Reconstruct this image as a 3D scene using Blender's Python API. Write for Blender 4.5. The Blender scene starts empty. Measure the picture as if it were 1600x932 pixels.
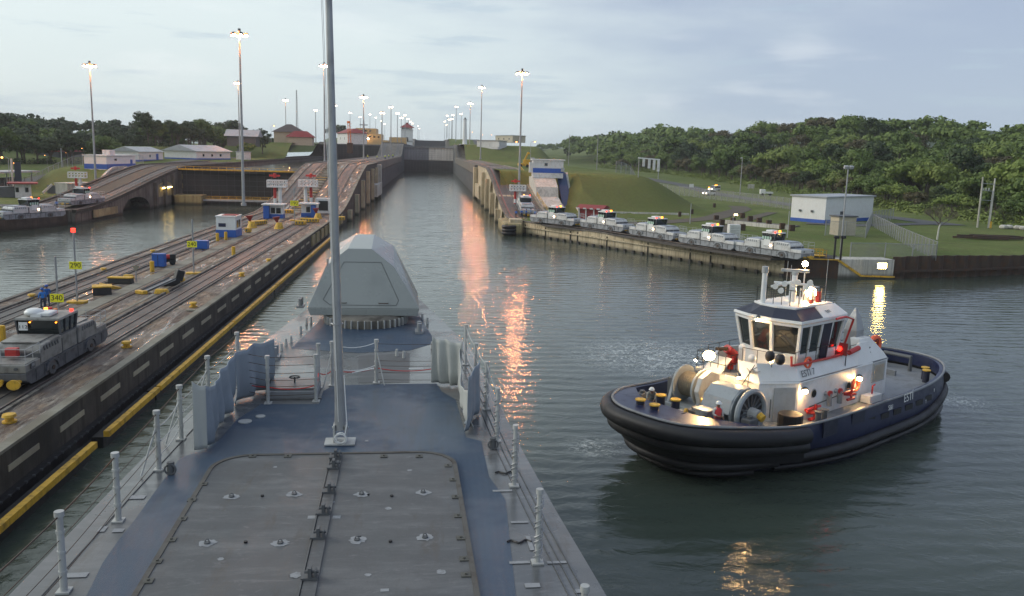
import bpy, bmesh, math, random
from mathutils import Vector, Matrix, noise
R = math.radians
random.seed(7)
scn = bpy.context.scene
C = scn.collection
# ---------------------------------------------------------------- camera
CAM_H = 15.6
YAW, PITCH, ROLL, FPX = 5.5425, 9.7093, 1.6, 1335.0
_y, _p, _r = R(YAW), R(PITCH), R(ROLL)
FW = Vector((math.sin(_y)*math.cos(_p), math.cos(_y)*math.cos(_p), -math.sin(_p)))
_rt = Vector((math.cos(_y), -math.sin(_y), 0)); _up = _rt.cross(FW)
RT = _rt*math.cos(_r) + _up*math.sin(_r); UP = -_rt*math.sin(_r) + _up*math.cos(_r)
cam = bpy.data.cameras.new('camera'); co = bpy.data.objects.new('camera', cam); C.objects.link(co)
co.matrix_world = Matrix(((RT.x, UP.x, -FW.x, 0), (RT.y, UP.y, -FW.y, 0), (RT.z, UP.z, -FW.z, CAM_H), (0, 0, 0, 1)))
cam.sensor_width = 36.0; cam.lens = FPX/1600*36; cam.clip_end = 20000; cam.clip_start = 0.1
scn.camera = co
# ---------------------------------------------------------------- sky, sun, exposure
SUN_EL, SUN_AZ = R(24), R(-70)      # azimuth from +Y towards +X
world = bpy.data.worlds.new('World'); scn.world = world; world.use_nodes = True
wn, wl = world.node_tree.nodes, world.node_tree.links
wn.clear()
def WN(t, **kw):
    n = wn.new(t)
    for k, v in kw.items(): setattr(n, k, v)
    return n
out = WN('ShaderNodeOutputWorld'); bg = WN('ShaderNodeBackground'); bg.inputs[1].default_value = 0.105
sky = WN('ShaderNodeTexSky', sky_type='NISHITA'); sky.sun_disc = False
sky.sun_elevation = SUN_EL; sky.sun_rotation = SUN_AZ; sky.air_density = 1.2; sky.dust_density = 2.0; sky.ozone_density = 1.0
tc = WN('ShaderNodeTexCoord'); sep = WN('ShaderNodeSeparateXYZ'); wl.new(tc.outputs['Generated'], sep.inputs[0])
def wmath(op, a, b=None, clamp=False):
    n = WN('ShaderNodeMath', operation=op); n.use_clamp = clamp
    for i, v in enumerate((a, b)):
        if v is None: continue
        if isinstance(v, (int, float)): n.inputs[i].default_value = v
        else: wl.new(v, n.inputs[i])
    return n.outputs[0]
def wmix(f, a, b):
    n = WN('ShaderNodeMix', data_type='RGBA')
    if isinstance(f, (int, float)): n.inputs[0].default_value = f
    else: wl.new(f, n.inputs[0])
    for i, v in ((6, a), (7, b)):
        if isinstance(v, tuple): n.inputs[i].default_value = (*v, 1)
        else: wl.new(v, n.inputs[i])
    return n.outputs[2]
# overcast: pale in the left of the view, grey-violet rain cloud to the right
mp = WN('ShaderNodeMapping'); mp.inputs['Scale'].default_value = (1.3, 1.3, 6.0); wl.new(tc.outputs['Generated'], mp.inputs[0])
n1 = WN('ShaderNodeTexNoise'); n1.inputs['Scale'].default_value = 1.6; n1.inputs['Detail'].default_value = 6; n1.inputs['Roughness'].default_value = 0.55; wl.new(mp.outputs[0], n1.inputs[0])
mp2 = WN('ShaderNodeMapping'); mp2.inputs['Scale'].default_value = (2.2, 2.2, 22.0); mp2.inputs['Location'].default_value = (3.1, 0.4, 0.2); wl.new(tc.outputs['Generated'], mp2.inputs[0])
n2 = WN('ShaderNodeTexNoise'); n2.inputs['Scale'].default_value = 2.1; n2.inputs['Detail'].default_value = 7; n2.inputs['Roughness'].default_value = 0.6; wl.new(mp2.outputs[0], n2.inputs[0])
side = wmath('ADD', wmath('MULTIPLY', sep.outputs[0], 1.25), wmath('MULTIPLY', wmath('SUBTRACT', n1.outputs[0], 0.5), 1.3))
side = wmath('ADD', side, wmath('MULTIPLY', sep.outputs[2], 0.55)); side = wmath('ADD', side, 0.13, True)
smooth = WN('ShaderNodeMapRange', interpolation_type='SMOOTHSTEP'); smooth.inputs[1].default_value = 0.08; smooth.inputs[2].default_value = 0.78; wl.new(side, smooth.inputs[0])
pale = wmix(wmath('MULTIPLY', sep.outputs[2], 3.2, True), (5.3, 6.2, 6.6), (7.4, 8.1, 8.0))
dark = wmix(wmath('MULTIPLY', sep.outputs[2], 3.6, True), (3.9, 4.8, 5.9), (2.8, 3.3, 4.7))
cloud = wmix(smooth.outputs[0], pale, dark)
wisp = WN('ShaderNodeMapRange', interpolation_type='SMOOTHSTEP'); wisp.inputs[1].default_value = 0.54; wisp.inputs[2].default_value = 0.66; wl.new(n2.outputs[0], wisp.inputs[0])
cloud = wmix(wmath('MULTIPLY', wisp.outputs[0], 0.55), cloud, (4.0, 5.0, 5.9))
mp3 = WN('ShaderNodeMapping'); mp3.inputs['Scale'].default_value = (1.6, 1.6, 9.0); mp3.inputs['Location'].default_value = (0.7, 5.4, 1.2); wl.new(tc.outputs['Generated'], mp3.inputs[0])
n3 = WN('ShaderNodeTexNoise'); n3.inputs['Scale'].default_value = 2.6; n3.inputs['Detail'].default_value = 8; n3.inputs['Roughness'].default_value = 0.55; wl.new(mp3.outputs[0], n3.inputs[0])
lit = WN('ShaderNodeMapRange', interpolation_type='SMOOTHSTEP'); lit.inputs[1].default_value = 0.52; lit.inputs[2].default_value = 0.72; wl.new(n3.outputs[0], lit.inputs[0])
cloud = wmix(wmath('MULTIPLY', lit.outputs[0], 0.35), cloud, (7.6, 8.0, 8.2))
skyc = wmix(0.88, sky.outputs[0], cloud)
wl.new(skyc, bg.inputs[0]); wl.new(bg.outputs[0], out.inputs[0])
sun = bpy.data.lights.new('sun', 'SUN'); so = bpy.data.objects.new('sun', sun); C.objects.link(so)
sun.energy = 1.15; sun.angle = R(25); sun.color = (1.0, 0.95, 0.88)
sd = Vector((math.sin(SUN_AZ)*math.cos(SUN_EL), math.cos(SUN_AZ)*math.cos(SUN_EL), math.sin(SUN_EL)))
so.rotation_euler = sd.to_track_quat('Z', 'Y').to_euler()
scn.view_settings.view_transform = 'Standard'; scn.view_settings.look = 'None'
scn.view_settings.exposure = 0.32; scn.view_settings.gamma = 1; scn.view_settings.use_curve_mapping = False
scn.render.engine = 'CYCLES'
# ---------------------------------------------------------------- helpers
def ray(x, y): return FW*FPX + RT*(x-800) + UP*(466-y)
def at(x, y, z=2.5):
    "point of the level z seen at pixel x, y of the photograph"
    v = ray(x, y); t = (z-CAM_H)/v.z
    return Vector((v.x*t, v.y*t, z))
def atY(x, y, Y):
    v = ray(x, y); t = Y/v.y
    return Vector((v.x*t, Y, CAM_H+v.z*t))
def onland(x, y, hf):
    v = ray(x, y).normalized(); t = 60.0
    while t < 2500:
        X, Y, Z = v.x*t, v.y*t, CAM_H+v.z*t
        if Z <= hf(X, Y): return Vector((X, Y, hf(X, Y)))
        t += 0.5 if t < 400 else 2
    return Vector((X, Y, hf(X, Y)))
def lerp(a, b, t): return a+(b-a)*t
def sstep(a, b, x):
    t = min(1, max(0, (x-a)/(b-a))); return t*t*(3-2*t)
class MB:
    def __init__(s): s.v = []; s.f = []; s.m = []; s.mi = 0
    def add(s, vs, fs):
        o = len(s.v); s.v += [tuple(v) for v in vs]
        for f in fs: s.f.append(tuple(i+o for i in f)); s.m.append(s.mi)
        return s
    def box(s, cx, cy, cz, sx, sy, sz, rz=0.0, rx=0.0, ry=0.0):
        M = Matrix.Rotation(rz, 3, 'Z') @ Matrix.Rotation(ry, 3, 'Y') @ Matrix.Rotation(rx, 3, 'X')
        c = Vector((cx, cy, cz))
        vs = [c + M @ Vector((i*sx/2, j*sy/2, k*sz/2)) for k in (-1, 1) for j in (-1, 1) for i in (-1, 1)]
        return s.add(vs, [(0, 2, 3, 1), (4, 5, 7, 6), (0, 1, 5, 4), (2, 6, 7, 3), (0, 4, 6, 2), (1, 3, 7, 5)])
    def b2(s, x0, x1, y0, y1, z0, z1): return s.box((x0+x1)/2, (y0+y1)/2, (z0+z1)/2, abs(x1-x0), abs(y1-y0), abs(z1-z0))
    def bar(s, p, q, w, h=None):
        p, q = Vector(p), Vector(q); d = (q-p); L = d.length
        if L < 1e-6: return s
        h = h or w; d.normalize(); up = Vector((0, 0, 1)) if abs(d.z) < 0.95 else Vector((0, 1, 0))
        a = d.cross(up).normalized(); b = a.cross(d)
        vs = [o + a*(i*w/2) + b*(j*h/2) for o in (p, q) for i, j in ((-1, -1), (1, -1), (1, 1), (-1, 1))]
        return s.add(vs, [(3, 2, 1, 0), (4, 5, 6, 7), (0, 1, 5, 4), (1, 2, 6, 5), (2, 3, 7, 6), (3, 0, 4, 7)])
    def tube(s, pts, r, seg=8, r2=None, caps=True):
        pts = [Vector(p) for p in pts]; n = len(pts); vs = []; 
        up = None
        for i, p in enumerate(pts):
            d = (pts[min(i+1, n-1)] - pts[max(i-1, 0)])
            if d.length < 1e-9: d = Vector((0, 0, 1))
            d.normalize()
            if up is None: up = Vector((0, 0, 1)) if abs(d.z) < 0.9 else Vector((1, 0, 0))
            a = d.cross(up).normalized(); up = a.cross(d).normalized()
            if isinstance(r, (list, tuple)): rr = r[i]
            else: rr = r if r2 is None else lerp(r, r2, i/(n-1))
            for k in range(seg):
                t = 2*math.pi*k/seg; vs.append(p + a*(rr*math.cos(t)) + up*(rr*math.sin(t)))
        fs = [(i*seg+k, i*seg+(k+1) % seg, (i+1)*seg+(k+1) % seg, (i+1)*seg+k) for i in range(n-1) for k in range(seg)]
        if caps: fs += [tuple(range(seg-1, -1, -1)), tuple((n-1)*seg+k for k in range(seg))]
        return s.add(vs, fs)
    def prism(s, poly, z0, z1, top=None):
        n = len(poly); top = top or poly
        vs = [(x, y, z0) for x, y in poly] + [(x, y, z1) for x, y in top]
        return s.add(vs, [tuple(range(n-1, -1, -1)), tuple(range(n, 2*n))] + [(i, (i+1) % n, n+(i+1) % n, n+i) for i in range(n)])
    def ext(s, prof, axis, a0, a1):
        "profile in the two other axes swept along axis (x: profile is (y,z); y: profile is (x,z))"
        n = len(prof)
        f = (lambda p, a: (a, p[0], p[1])) if axis == 'x' else (lambda p, a: (p[0], a, p[1]))
        vs = [f(p, a0) for p in prof] + [f(p, a1) for p in prof]
        return s.add(vs, [tuple(range(n-1, -1, -1)), tuple(range(n, 2*n))] + [(i, (i+1) % n, n+(i+1) % n, n+i) for i in range(n)])
    def rings(s, rings, closed=True, cap0=True, cap1=True):
        n = len(rings[0]); vs = [p for r in rings for p in r]; fs = []
        for i in range(len(rings)-1):
            for k in range(n if closed else n-1): fs.append((i*n+k, i*n+(k+1) % n, (i+1)*n+(k+1) % n, (i+1)*n+k))
        if closed and cap0: fs.append(tuple(range(n-1, -1, -1)))
        if closed and cap1: fs.append(tuple((len(rings)-1)*n+k for k in range(n)))
        return s.add(vs, fs)
    def sph(s, c, r, seg=10, rg=6, sz=1.0):
        c = Vector(c); R_ = []
        for j in range(1, rg):
            t = math.pi*j/rg; R_.append([c+Vector((r*math.sin(t)*math.cos(2*math.pi*k/seg), r*math.sin(t)*math.sin(2*math.pi*k/seg), -r*sz*math.cos(t))) for k in range(seg)])
        return s.rings(R_)
    def torus(s, c, r, r2, axis='z', seg=20, sg=8):
        c = Vector(c); rr = []
        for i in range(seg+1):
            t = 2*math.pi*i/seg
            e = {'z': (Vector((math.cos(t), math.sin(t), 0)), Vector((0, 0, 1))), 'x': (Vector((0, math.cos(t), math.sin(t))), Vector((1, 0, 0))), 'y': (Vector((math.cos(t), 0, math.sin(t))), Vector((0, 1, 0)))}[axis]
            rr.append([c+e[0]*(r+r2*math.cos(2*math.pi*k/sg))+e[1]*(r2*math.sin(2*math.pi*k/sg)) for k in range(sg)])
        return s.rings(rr, cap0=False, cap1=False)
    def build(s, name, mats, parent=None, smooth=False, loc=None, rz=None, bevel=0.0, kind=None):
        me = bpy.data.meshes.new(name); me.from_pydata(s.v, [], s.f)
        mats = mats if isinstance(mats, (list, tuple)) else [mats]
        for m in mats: me.materials.append(m)
        if len(mats) > 1: me.polygons.foreach_set('material_index', s.m)
        bm = bmesh.new(); bm.from_mesh(me); bmesh.ops.recalc_face_normals(bm, faces=bm.faces); bm.to_mesh(me); bm.free()
        if smooth:
            me.polygons.foreach_set('use_smooth', [True]*len(me.polygons))
            try: me.set_sharp_from_angle(angle=R(40))
            except Exception: pass
        o = bpy.data.objects.new(name, me); C.objects.link(o)
        if parent: o.parent = parent
        if loc is not None: o.location = loc
        if rz is not None: o.rotation_euler.z = rz
        if bevel:
            b = o.modifiers.new('bevel', 'BEVEL'); b.width = bevel; b.segments = 2; b.limit_method = 'ANGLE'; b.angle_limit = R(35)
        if kind: o['kind'] = kind
        return o
def tag(o, label, cat, group=None):
    o['label'] = label; o['category'] = cat
    if group: o['group'] = group
    return o
def thing(name, label, cat, loc=(0, 0, 0), rz=0.0, group=None):
    o = bpy.data.objects.new(name, None); C.objects.link(o); o.location = loc; o.rotation_euler = (0, 0, rz)
    o.empty_display_size = 0.2
    return tag(o, label, cat, group)
KIDS = {}
def kids(o):
    return [c for c in bpy.data.objects if c.parent is o]
def copytree(o, kidmap, parent=None):
    c = o.copy(); C.objects.link(c)
    if parent is not None: c.parent = parent
    for k in kidmap.get(o.name, []): copytree(k, kidmap, c)
    return c
def dup(root, loc, rz=None, label=None, group=None, scale=None):
    if root.name not in KIDS:
        def walk(o):
            KIDS[o.name] = list(o.children)
            for c in o.children: walk(c)
        bpy.context.view_layer.update(); walk(root)
    c = copytree(root, KIDS); c.location = loc
    if rz is not None: c.rotation_euler.z = rz
    if label: c['label'] = label
    if group: c['group'] = group
    if scale: c.scale = (scale,)*3 if isinstance(scale, (int, float)) else scale
    return c
def text_mesh(name, body, size, mat, parent=None, depth=0.004, align='CENTER'):
    cu = bpy.data.curves.new(name, 'FONT'); cu.body = body; cu.size = size; cu.extrude = depth; cu.align_x = align; cu.align_y = 'CENTER'
    t = bpy.data.objects.new('tmp', cu); C.objects.link(t)
    bpy.context.view_layer.update()
    me = bpy.data.meshes.new_from_object(t.evaluated_get(bpy.context.evaluated_depsgraph_get()))
    bpy.data.objects.remove(t); me.name = name; me.materials.clear(); me.materials.append(mat)
    o = bpy.data.objects.new(name, me); C.objects.link(o)
    if parent: o.parent = parent
    return o
# ---------------------------------------------------------------- materials
class NT:
    def __init__(s, name):
        s.mat = bpy.data.materials.new(name); s.mat.use_nodes = True; s.n = s.mat.node_tree.nodes; s.l = s.mat.node_tree.links
        s.b = s.n['Principled BSDF']
    def node(s, t, ins=None, **kw):
        n = s.n.new(t)
        for k, v in kw.items(): setattr(n, k, v)
        for k, v in (ins or {}).items(): s.set(n.inputs[k], v)
        return n
    def set(s, sock, v):
        if hasattr(v, 'is_output'): s.l.new(v, sock)
        elif isinstance(v, tuple) and len(v) == 3 and sock.type == 'RGBA': sock.default_value = (*v, 1)
        else: sock.default_value = v
    def pos(s, scale=(1, 1, 1), obj=False):
        if obj: src = s.node('ShaderNodeTexCoord').outputs['Object']
        else: src = s.node('ShaderNodeNewGeometry').outputs['Position']
        return s.node('ShaderNodeMapping', {0: src, 'Scale': scale}).outputs[0]
    def noise(s, vec, scale, detail=4, rough=0.55, lo=0.35, hi=0.65, dist=0.0):
        n = s.node('ShaderNodeTexNoise', {'Vector': vec, 'Scale': scale, 'Detail': detail, 'Roughness': rough, 'Distortion': dist})
        return s.rng(n.outputs[0], lo, hi)
    def rng(s, v, lo, hi, a=0.0, b=1.0):
        return s.node('ShaderNodeMapRange', {0: v, 1: lo, 2: hi, 3: a, 4: b}, interpolation_type='SMOOTHSTEP').outputs[0]
    def mix(s, f, a, b, blend='MIX'):
        n = s.node('ShaderNodeMix', data_type='RGBA', blend_type=blend); s.set(n.inputs[0], f); s.set(n.inputs[6], a); s.set(n.inputs[7], b); return n.outputs[2]
    def mth(s, op, a, b=0.0, clamp=False):
        n = s.node('ShaderNodeMath', operation=op); n.use_clamp = clamp; s.set(n.inputs[0], a); s.set(n.inputs[1], b); return n.outputs[0]
    def bump(s, h, strength, dist=0.02):
        s.set(s.b.inputs['Normal'], s.node('ShaderNodeBump', {'Height': h, 'Strength': strength, 'Distance': dist}).outputs[0])
    def fin(s, color=None, rough=None, metal=None, spec=None):
        if color is not None: s.set(s.b.inputs['Base Color'], color)
        if rough is not None: s.set(s.b.inputs['Roughness'], rough)
        if metal is not None: s.set(s.b.inputs['Metallic'], metal)
        if spec is not None: s.set(s.b.inputs['Specular IOR Level'], spec)
        return s.mat
def paint(name, col, rough=0.45, dirt=0.25, scale=1.5, metal=0.0, dirtcol=None, obj=True, bump=0.0):
    t = NT(name); v = t.pos(obj=obj)
    a = t.noise(v, scale, 6, 0.65, 0.42, 0.75)
    b = t.noise(t.pos((1, 1, 0.18), obj=obj), scale*3.2, 4, 0.6, 0.5, 0.8)
    dc = dirtcol or tuple(c*0.45+0.02 for c in col)
    c = t.mix(t.mth('MULTIPLY', a, dirt), col, dc); c = t.mix(t.mth('MULTIPLY', b, dirt*0.8), c, dc)
    if bump: t.bump(t.noise(v, scale*9, 3), bump, 0.01)
    return t.fin(c, t.rng(a, 0, 1, rough, min(1, rough+0.2)), metal)
def emit(name, col, strength):
    t = NT(name); t.fin((0.02, 0.02, 0.02), 0.4); t.set(t.b.inputs['Emission Color'], col); t.b.inputs['Emission Strength'].default_value = strength; return t.mat
def concrete(name, c1, c2, stain=0.6, streak=True, rough=0.85, moss=None, scale=1.0):
    t = NT(name); v = t.pos()
    a = t.noise(v, 0.35*scale, 7, 0.6, 0.3, 0.7); b = t.noise(v, 4*scale, 5, 0.7, 0.3, 0.75)
    c = t.mix(a, c1, c2); c = t.mix(t.mth('MULTIPLY', b, 0.35), c, tuple(x*0.5 for x in c1))
    if streak:
        s = t.noise(t.pos((1.6, 1.6, 0.07)), 1.3*scale, 6, 0.7, 0.47, 0.62); c = t.mix(t.mth('MULTIPLY', s, stain), c, (0.035, 0.028, 0.02)); s2 = t.noise(t.pos((2.3, 2.3, 0.12)), 2.1*scale, 6, 0.75, 0.56, 0.70); c = t.mix(t.mth('MULTIPLY', s2, 0.5), c, tuple(min(0.6, x*2.3) for x in c2))
        z = t.node('ShaderNodeSeparateXYZ', {0: v}).outputs[2]
        w = t.mth('MULTIPLY', t.rng(z, 0.9, 0.1), 0.85); c = t.mix(w, c, (0.02, 0.022, 0.016))
    if moss: c = t.mix(t.mth('MULTIPLY', t.noise(v, 0.9*scale, 6, 0.7, 0.5, 0.68), 0.6), c, moss)
    t.bump(t.noise(v, 6*scale, 6, 0.7, 0.2, 0.8), 0.35, 0.03)
    return t.fin(c, rough)
M = {}
M['conc_pale'] = concrete('pale_concrete', (0.60, 0.52, 0.36), (0.45, 0.38, 0.25), 0.5)
M['conc_dark'] = concrete('dark_stained_concrete', (0.10, 0.085, 0.068), (0.026, 0.023, 0.02), 0.9)
M['panel'] = concrete('pale_fender_panel', (0.46, 0.42, 0.30), (0.30, 0.27, 0.2), 0.3, False)
M['conc_mid'] = concrete('grey_concrete', (0.21, 0.195, 0.165), (0.11, 0.10, 0.085), 0.7)
M['conc_cham'] = concrete('chamber_concrete', (0.10, 0.11, 0.115), (0.055, 0.062, 0.068), 0.6)
M['conc_white'] = concrete('whitewashed_concrete', (0.62, 0.61, 0.56), (0.46, 0.44, 0.38), 0.35)
M['conc_yel'] = concrete('lamplit_yellow_concrete', (0.42, 0.36, 0.19), (0.25, 0.2, 0.1), 0.5)  # yellow lamplight is put into this concrete's colour
def decking(name):
    t = NT(name); v = t.pos((1, 0.3, 1)); p = t.pos()
    a = t.noise(v, 0.7, 9, 0.72, 0.40, 0.60, 0.6); b = t.noise(t.pos((1, 0.5, 1)), 0.35, 7, 0.68, 0.46, 0.58, 0.5); f = t.noise(t.pos((2.6, 0.25, 1)), 1.6, 7, 0.72, 0.50, 0.66, 0.5); d = t.noise(t.pos((1.4, 0.35, 1)), 1.1, 8, 0.75, 0.50, 0.62, 1.0)
    c = t.mix(a, (0.085, 0.048, 0.030), (0.27, 0.19, 0.12)); c = t.mix(t.mth('MULTIPLY', b, 0.5), c, (0.17, 0.165, 0.16)); c = t.mix(t.mth('MULTIPLY', f, 0.7), c, (0.40, 0.36, 0.29)); c = t.mix(t.mth('MULTIPLY', d, 0.75), c, (0.035, 0.026, 0.022))
    n = t.noise(p, 7, 6, 0.75, 0.35, 0.65); c = t.mix(t.mth('MULTIPLY', n, 0.35), c, (0.03, 0.022, 0.018))
    wet = t.noise(t.pos((1.3, 0.22, 1)), 1.0, 8, 0.72, 0.49, 0.63, 0.8)
    t.bump(t.mth('MULTIPLY', n, t.mth('SUBTRACT', 1.1, wet)), 0.5, 0.02)
    return t.fin(c, t.rng(wet, 0, 1, 0.75, 0.16))
M['decking'] = decking('wet_brown_wall_top')
M['track'] = paint('dark_track_bed', (0.045, 0.042, 0.04), 0.5, 0.6, 0.6, dirtcol=(0.12, 0.1, 0.08), obj=False)
M['rail'] = paint('rail_steel', (0.15, 0.13, 0.12), 0.45, 0.6, 1.0, 0.5, (0.12, 0.07, 0.045), obj=False)
M['strip'] = concrete('pale_cover_strip', (0.27, 0.26, 0.21), (0.16, 0.14, 0.10), 0.3, False)
def grass(name, c1, c2, c3):
    t = NT(name); v = t.pos(); a = t.noise(v, 0.06, 6, 0.6, 0.35, 0.65); b = t.noise(v, 1.4, 6, 0.75, 0.35, 0.65); d = t.noise(v, 0.22, 5, 0.7, 0.45, 0.7)
    nz = t.node('ShaderNodeSeparateXYZ', {0: t.node('ShaderNodeNewGeometry').outputs['Normal']}).outputs[2]
    c = t.mix(a, c1, c2); c = t.mix(t.mth('MULTIPLY', d, 0.6), c, c3); c = t.mix(t.mth('MULTIPLY', b, 0.4), c, tuple(x*0.45 for x in c1))
    g2 = t.noise(t.pos((1, 0.4, 1)), 0.5, 7, 0.75, 0.5, 0.66, 0.8); c = t.mix(t.mth('MULTIPLY', g2, 0.5), c, (0.11, 0.09, 0.045)); c = t.mix(t.rng(nz, 0.985, 0.94, 0.0, 0.6), c, c3)
    t.bump(b, 0.7, 0.12); return t.fin(c, 0.95, spec=0.15)
M['grass'] = grass('mown_grass', (0.11, 0.155, 0.04), (0.175, 0.205, 0.065), (0.13, 0.145, 0.055))
M['asph'] = paint('asphalt', (0.075, 0.077, 0.08), 0.85, 0.4, 0.2, obj=False, dirtcol=(0.13, 0.125, 0.11), bump=0.3)
M['gravel'] = paint('dirt_track', (0.10, 0.085, 0.06), 0.95, 0.6, 0.5, obj=False, dirtcol=(0.045, 0.04, 0.03), bump=0.5)
M['white'] = paint('white_paint', (0.72, 0.73, 0.72), 0.38, 0.18, 0.8, dirtcol=(0.42, 0.38, 0.30))
M['white2'] = paint('weathered_white_paint', (0.66, 0.67, 0.66), 0.5, 0.45, 1.1, dirtcol=(0.30, 0.27, 0.22))
M['blue'] = paint('blue_paint', (0.03, 0.10, 0.42), 0.45, 0.3)
M['red'] = paint('red_paint', (0.50, 0.035, 0.03), 0.4, 0.3)
M['redroof'] = paint('red_roof', (0.26, 0.035, 0.035), 0.7, 0.4)
M['yel'] = paint('yellow_paint', (0.68, 0.40, 0.03), 0.55, 0.75, 1.6, dirtcol=(0.13, 0.08, 0.035))
M['yelb'] = paint('bright_yellow_board', (0.85, 0.80, 0.02), 0.5, 0.08)
M['black'] = paint('black_paint', (0.012, 0.012, 0.014), 0.5, 0.5, dirtcol=(0.05, 0.045, 0.04))
M['rubber'] = paint('black_rubber', (0.008, 0.008, 0.010), 0.5, 0.5, 0.7, dirtcol=(0.022, 0.022, 0.024), bump=0.1)
M['lgrey'] = paint('light_grey_paint', (0.40, 0.41, 0.41), 0.5, 0.35, dirtcol=(0.2, 0.18, 0.15))
M['dgrey'] = paint('dark_grey_paint', (0.09, 0.095, 0.10), 0.5, 0.4)
M['galv'] = paint('galvanised_steel', (0.34, 0.35, 0.36), 0.42, 0.35, 2.0, 0.5)
M['mule_old'] = paint('worn_grey_locomotive_paint', (0.25, 0.245, 0.225), 0.5, 0.75, 0.9, dirtcol=(0.06, 0.055, 0.048))
M['mule_side'] = paint('grimy_locomotive_side', (0.10, 0.105, 0.115), 0.5, 0.7, 1.4, dirtcol=(0.025, 0.025, 0.028))
M['orange'] = paint('orange_paint', (0.75, 0.19, 0.02), 0.45, 0.25)
M['cream'] = paint('cream_paint', (0.62, 0.40, 0.17), 0.55, 0.3)
M['iron'] = paint('rusty_iron', (0.06, 0.042, 0.032), 0.75, 0.6, 1.2, 0.2, (0.13, 0.06, 0.03))
M['tin'] = paint('grey_tin_roof', (0.36, 0.38, 0.40), 0.45, 0.35, 0.5)
M['dirtroof'] = paint('dark_shingle_roof', (0.09, 0.075, 0.07), 0.8, 0.4, 0.7)
M['beige'] = paint('beige_wall', (0.46, 0.41, 0.31), 0.8, 0.3)
def glassmat(name, col, rough=0.06):
    t = NT(name); return t.fin(col, rough, 0.0, 0.9)
M['glass'] = glassmat('dark_window_glass', (0.02, 0.026, 0.028))
def screen(name, col, alpha):
    t = NT(name); tr = t.node('ShaderNodeBsdfTransparent'); mx = t.node('ShaderNodeMixShader'); t.fin(col, 0.6, 0.3)
    v = t.pos((1, 1, 1)); w = t.noise(v, 0.5, 3, 0.5, 0.2, 0.8)
    mx.inputs[0].default_value = alpha; t.set(mx.inputs[0], t.rng(w, 0, 1, alpha*0.75, alpha*1.25))
    t.l.new(tr.outputs[0], mx.inputs[1]); t.l.new(t.b.outputs[0], mx.inputs[2]); t.l.new(mx.outputs[0], t.n['Material Output'].inputs[0]); return t.mat
M['mesh'] = screen('chain_link_wire', (0.32, 0.33, 0.33), 0.30)
M['lamp'] = emit('sodium_flood_lens', (1.0, 0.33, 0.11), 900.0)
M['lampf'] = emit('far_flood_lens', (1.0, 0.66, 0.38), 20.0)
M['street'] = emit('orange_street_lamp', (1.0, 0.36, 0.06), 12.0)
M['lampy'] = emit('yellow_dock_lamp', (1.0, 0.70, 0.20), 60.0)
M['lampw'] = emit('warm_deck_lamp', (1.0, 0.60, 0.24), 240.0)
M['beacon'] = emit('amber_beacon', (1.0, 0.28, 0.02), 5.0)
M['redl'] = emit('red_signal', (1.0, 0.02, 0.01), 6.0)
M['pg'] = paint('pale_green_panel', (0.42, 0.60, 0.50), 0.5, 0.1)
M['mule_new'] = paint('used_white_locomotive_paint', (0.56, 0.57, 0.56), 0.45, 0.55, 1.1, dirtcol=(0.22, 0.20, 0.17)); M['mule_top'] = paint('blue_grey_hood_top', (0.30, 0.33, 0.38), 0.4, 0.3); M['mule_frame'] = paint('grey_locomotive_frame', (0.26, 0.28, 0.30), 0.5, 0.6, 1.5, dirtcol=(0.06, 0.055, 0.05))
ORD = ['first', 'second', 'third', 'fourth', 'fifth', 'sixth', 'seventh', 'eighth', 'ninth', 'tenth', 'eleventh', 'twelfth', 'thirteenth', 'fourteenth', 'fifteenth']
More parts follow.
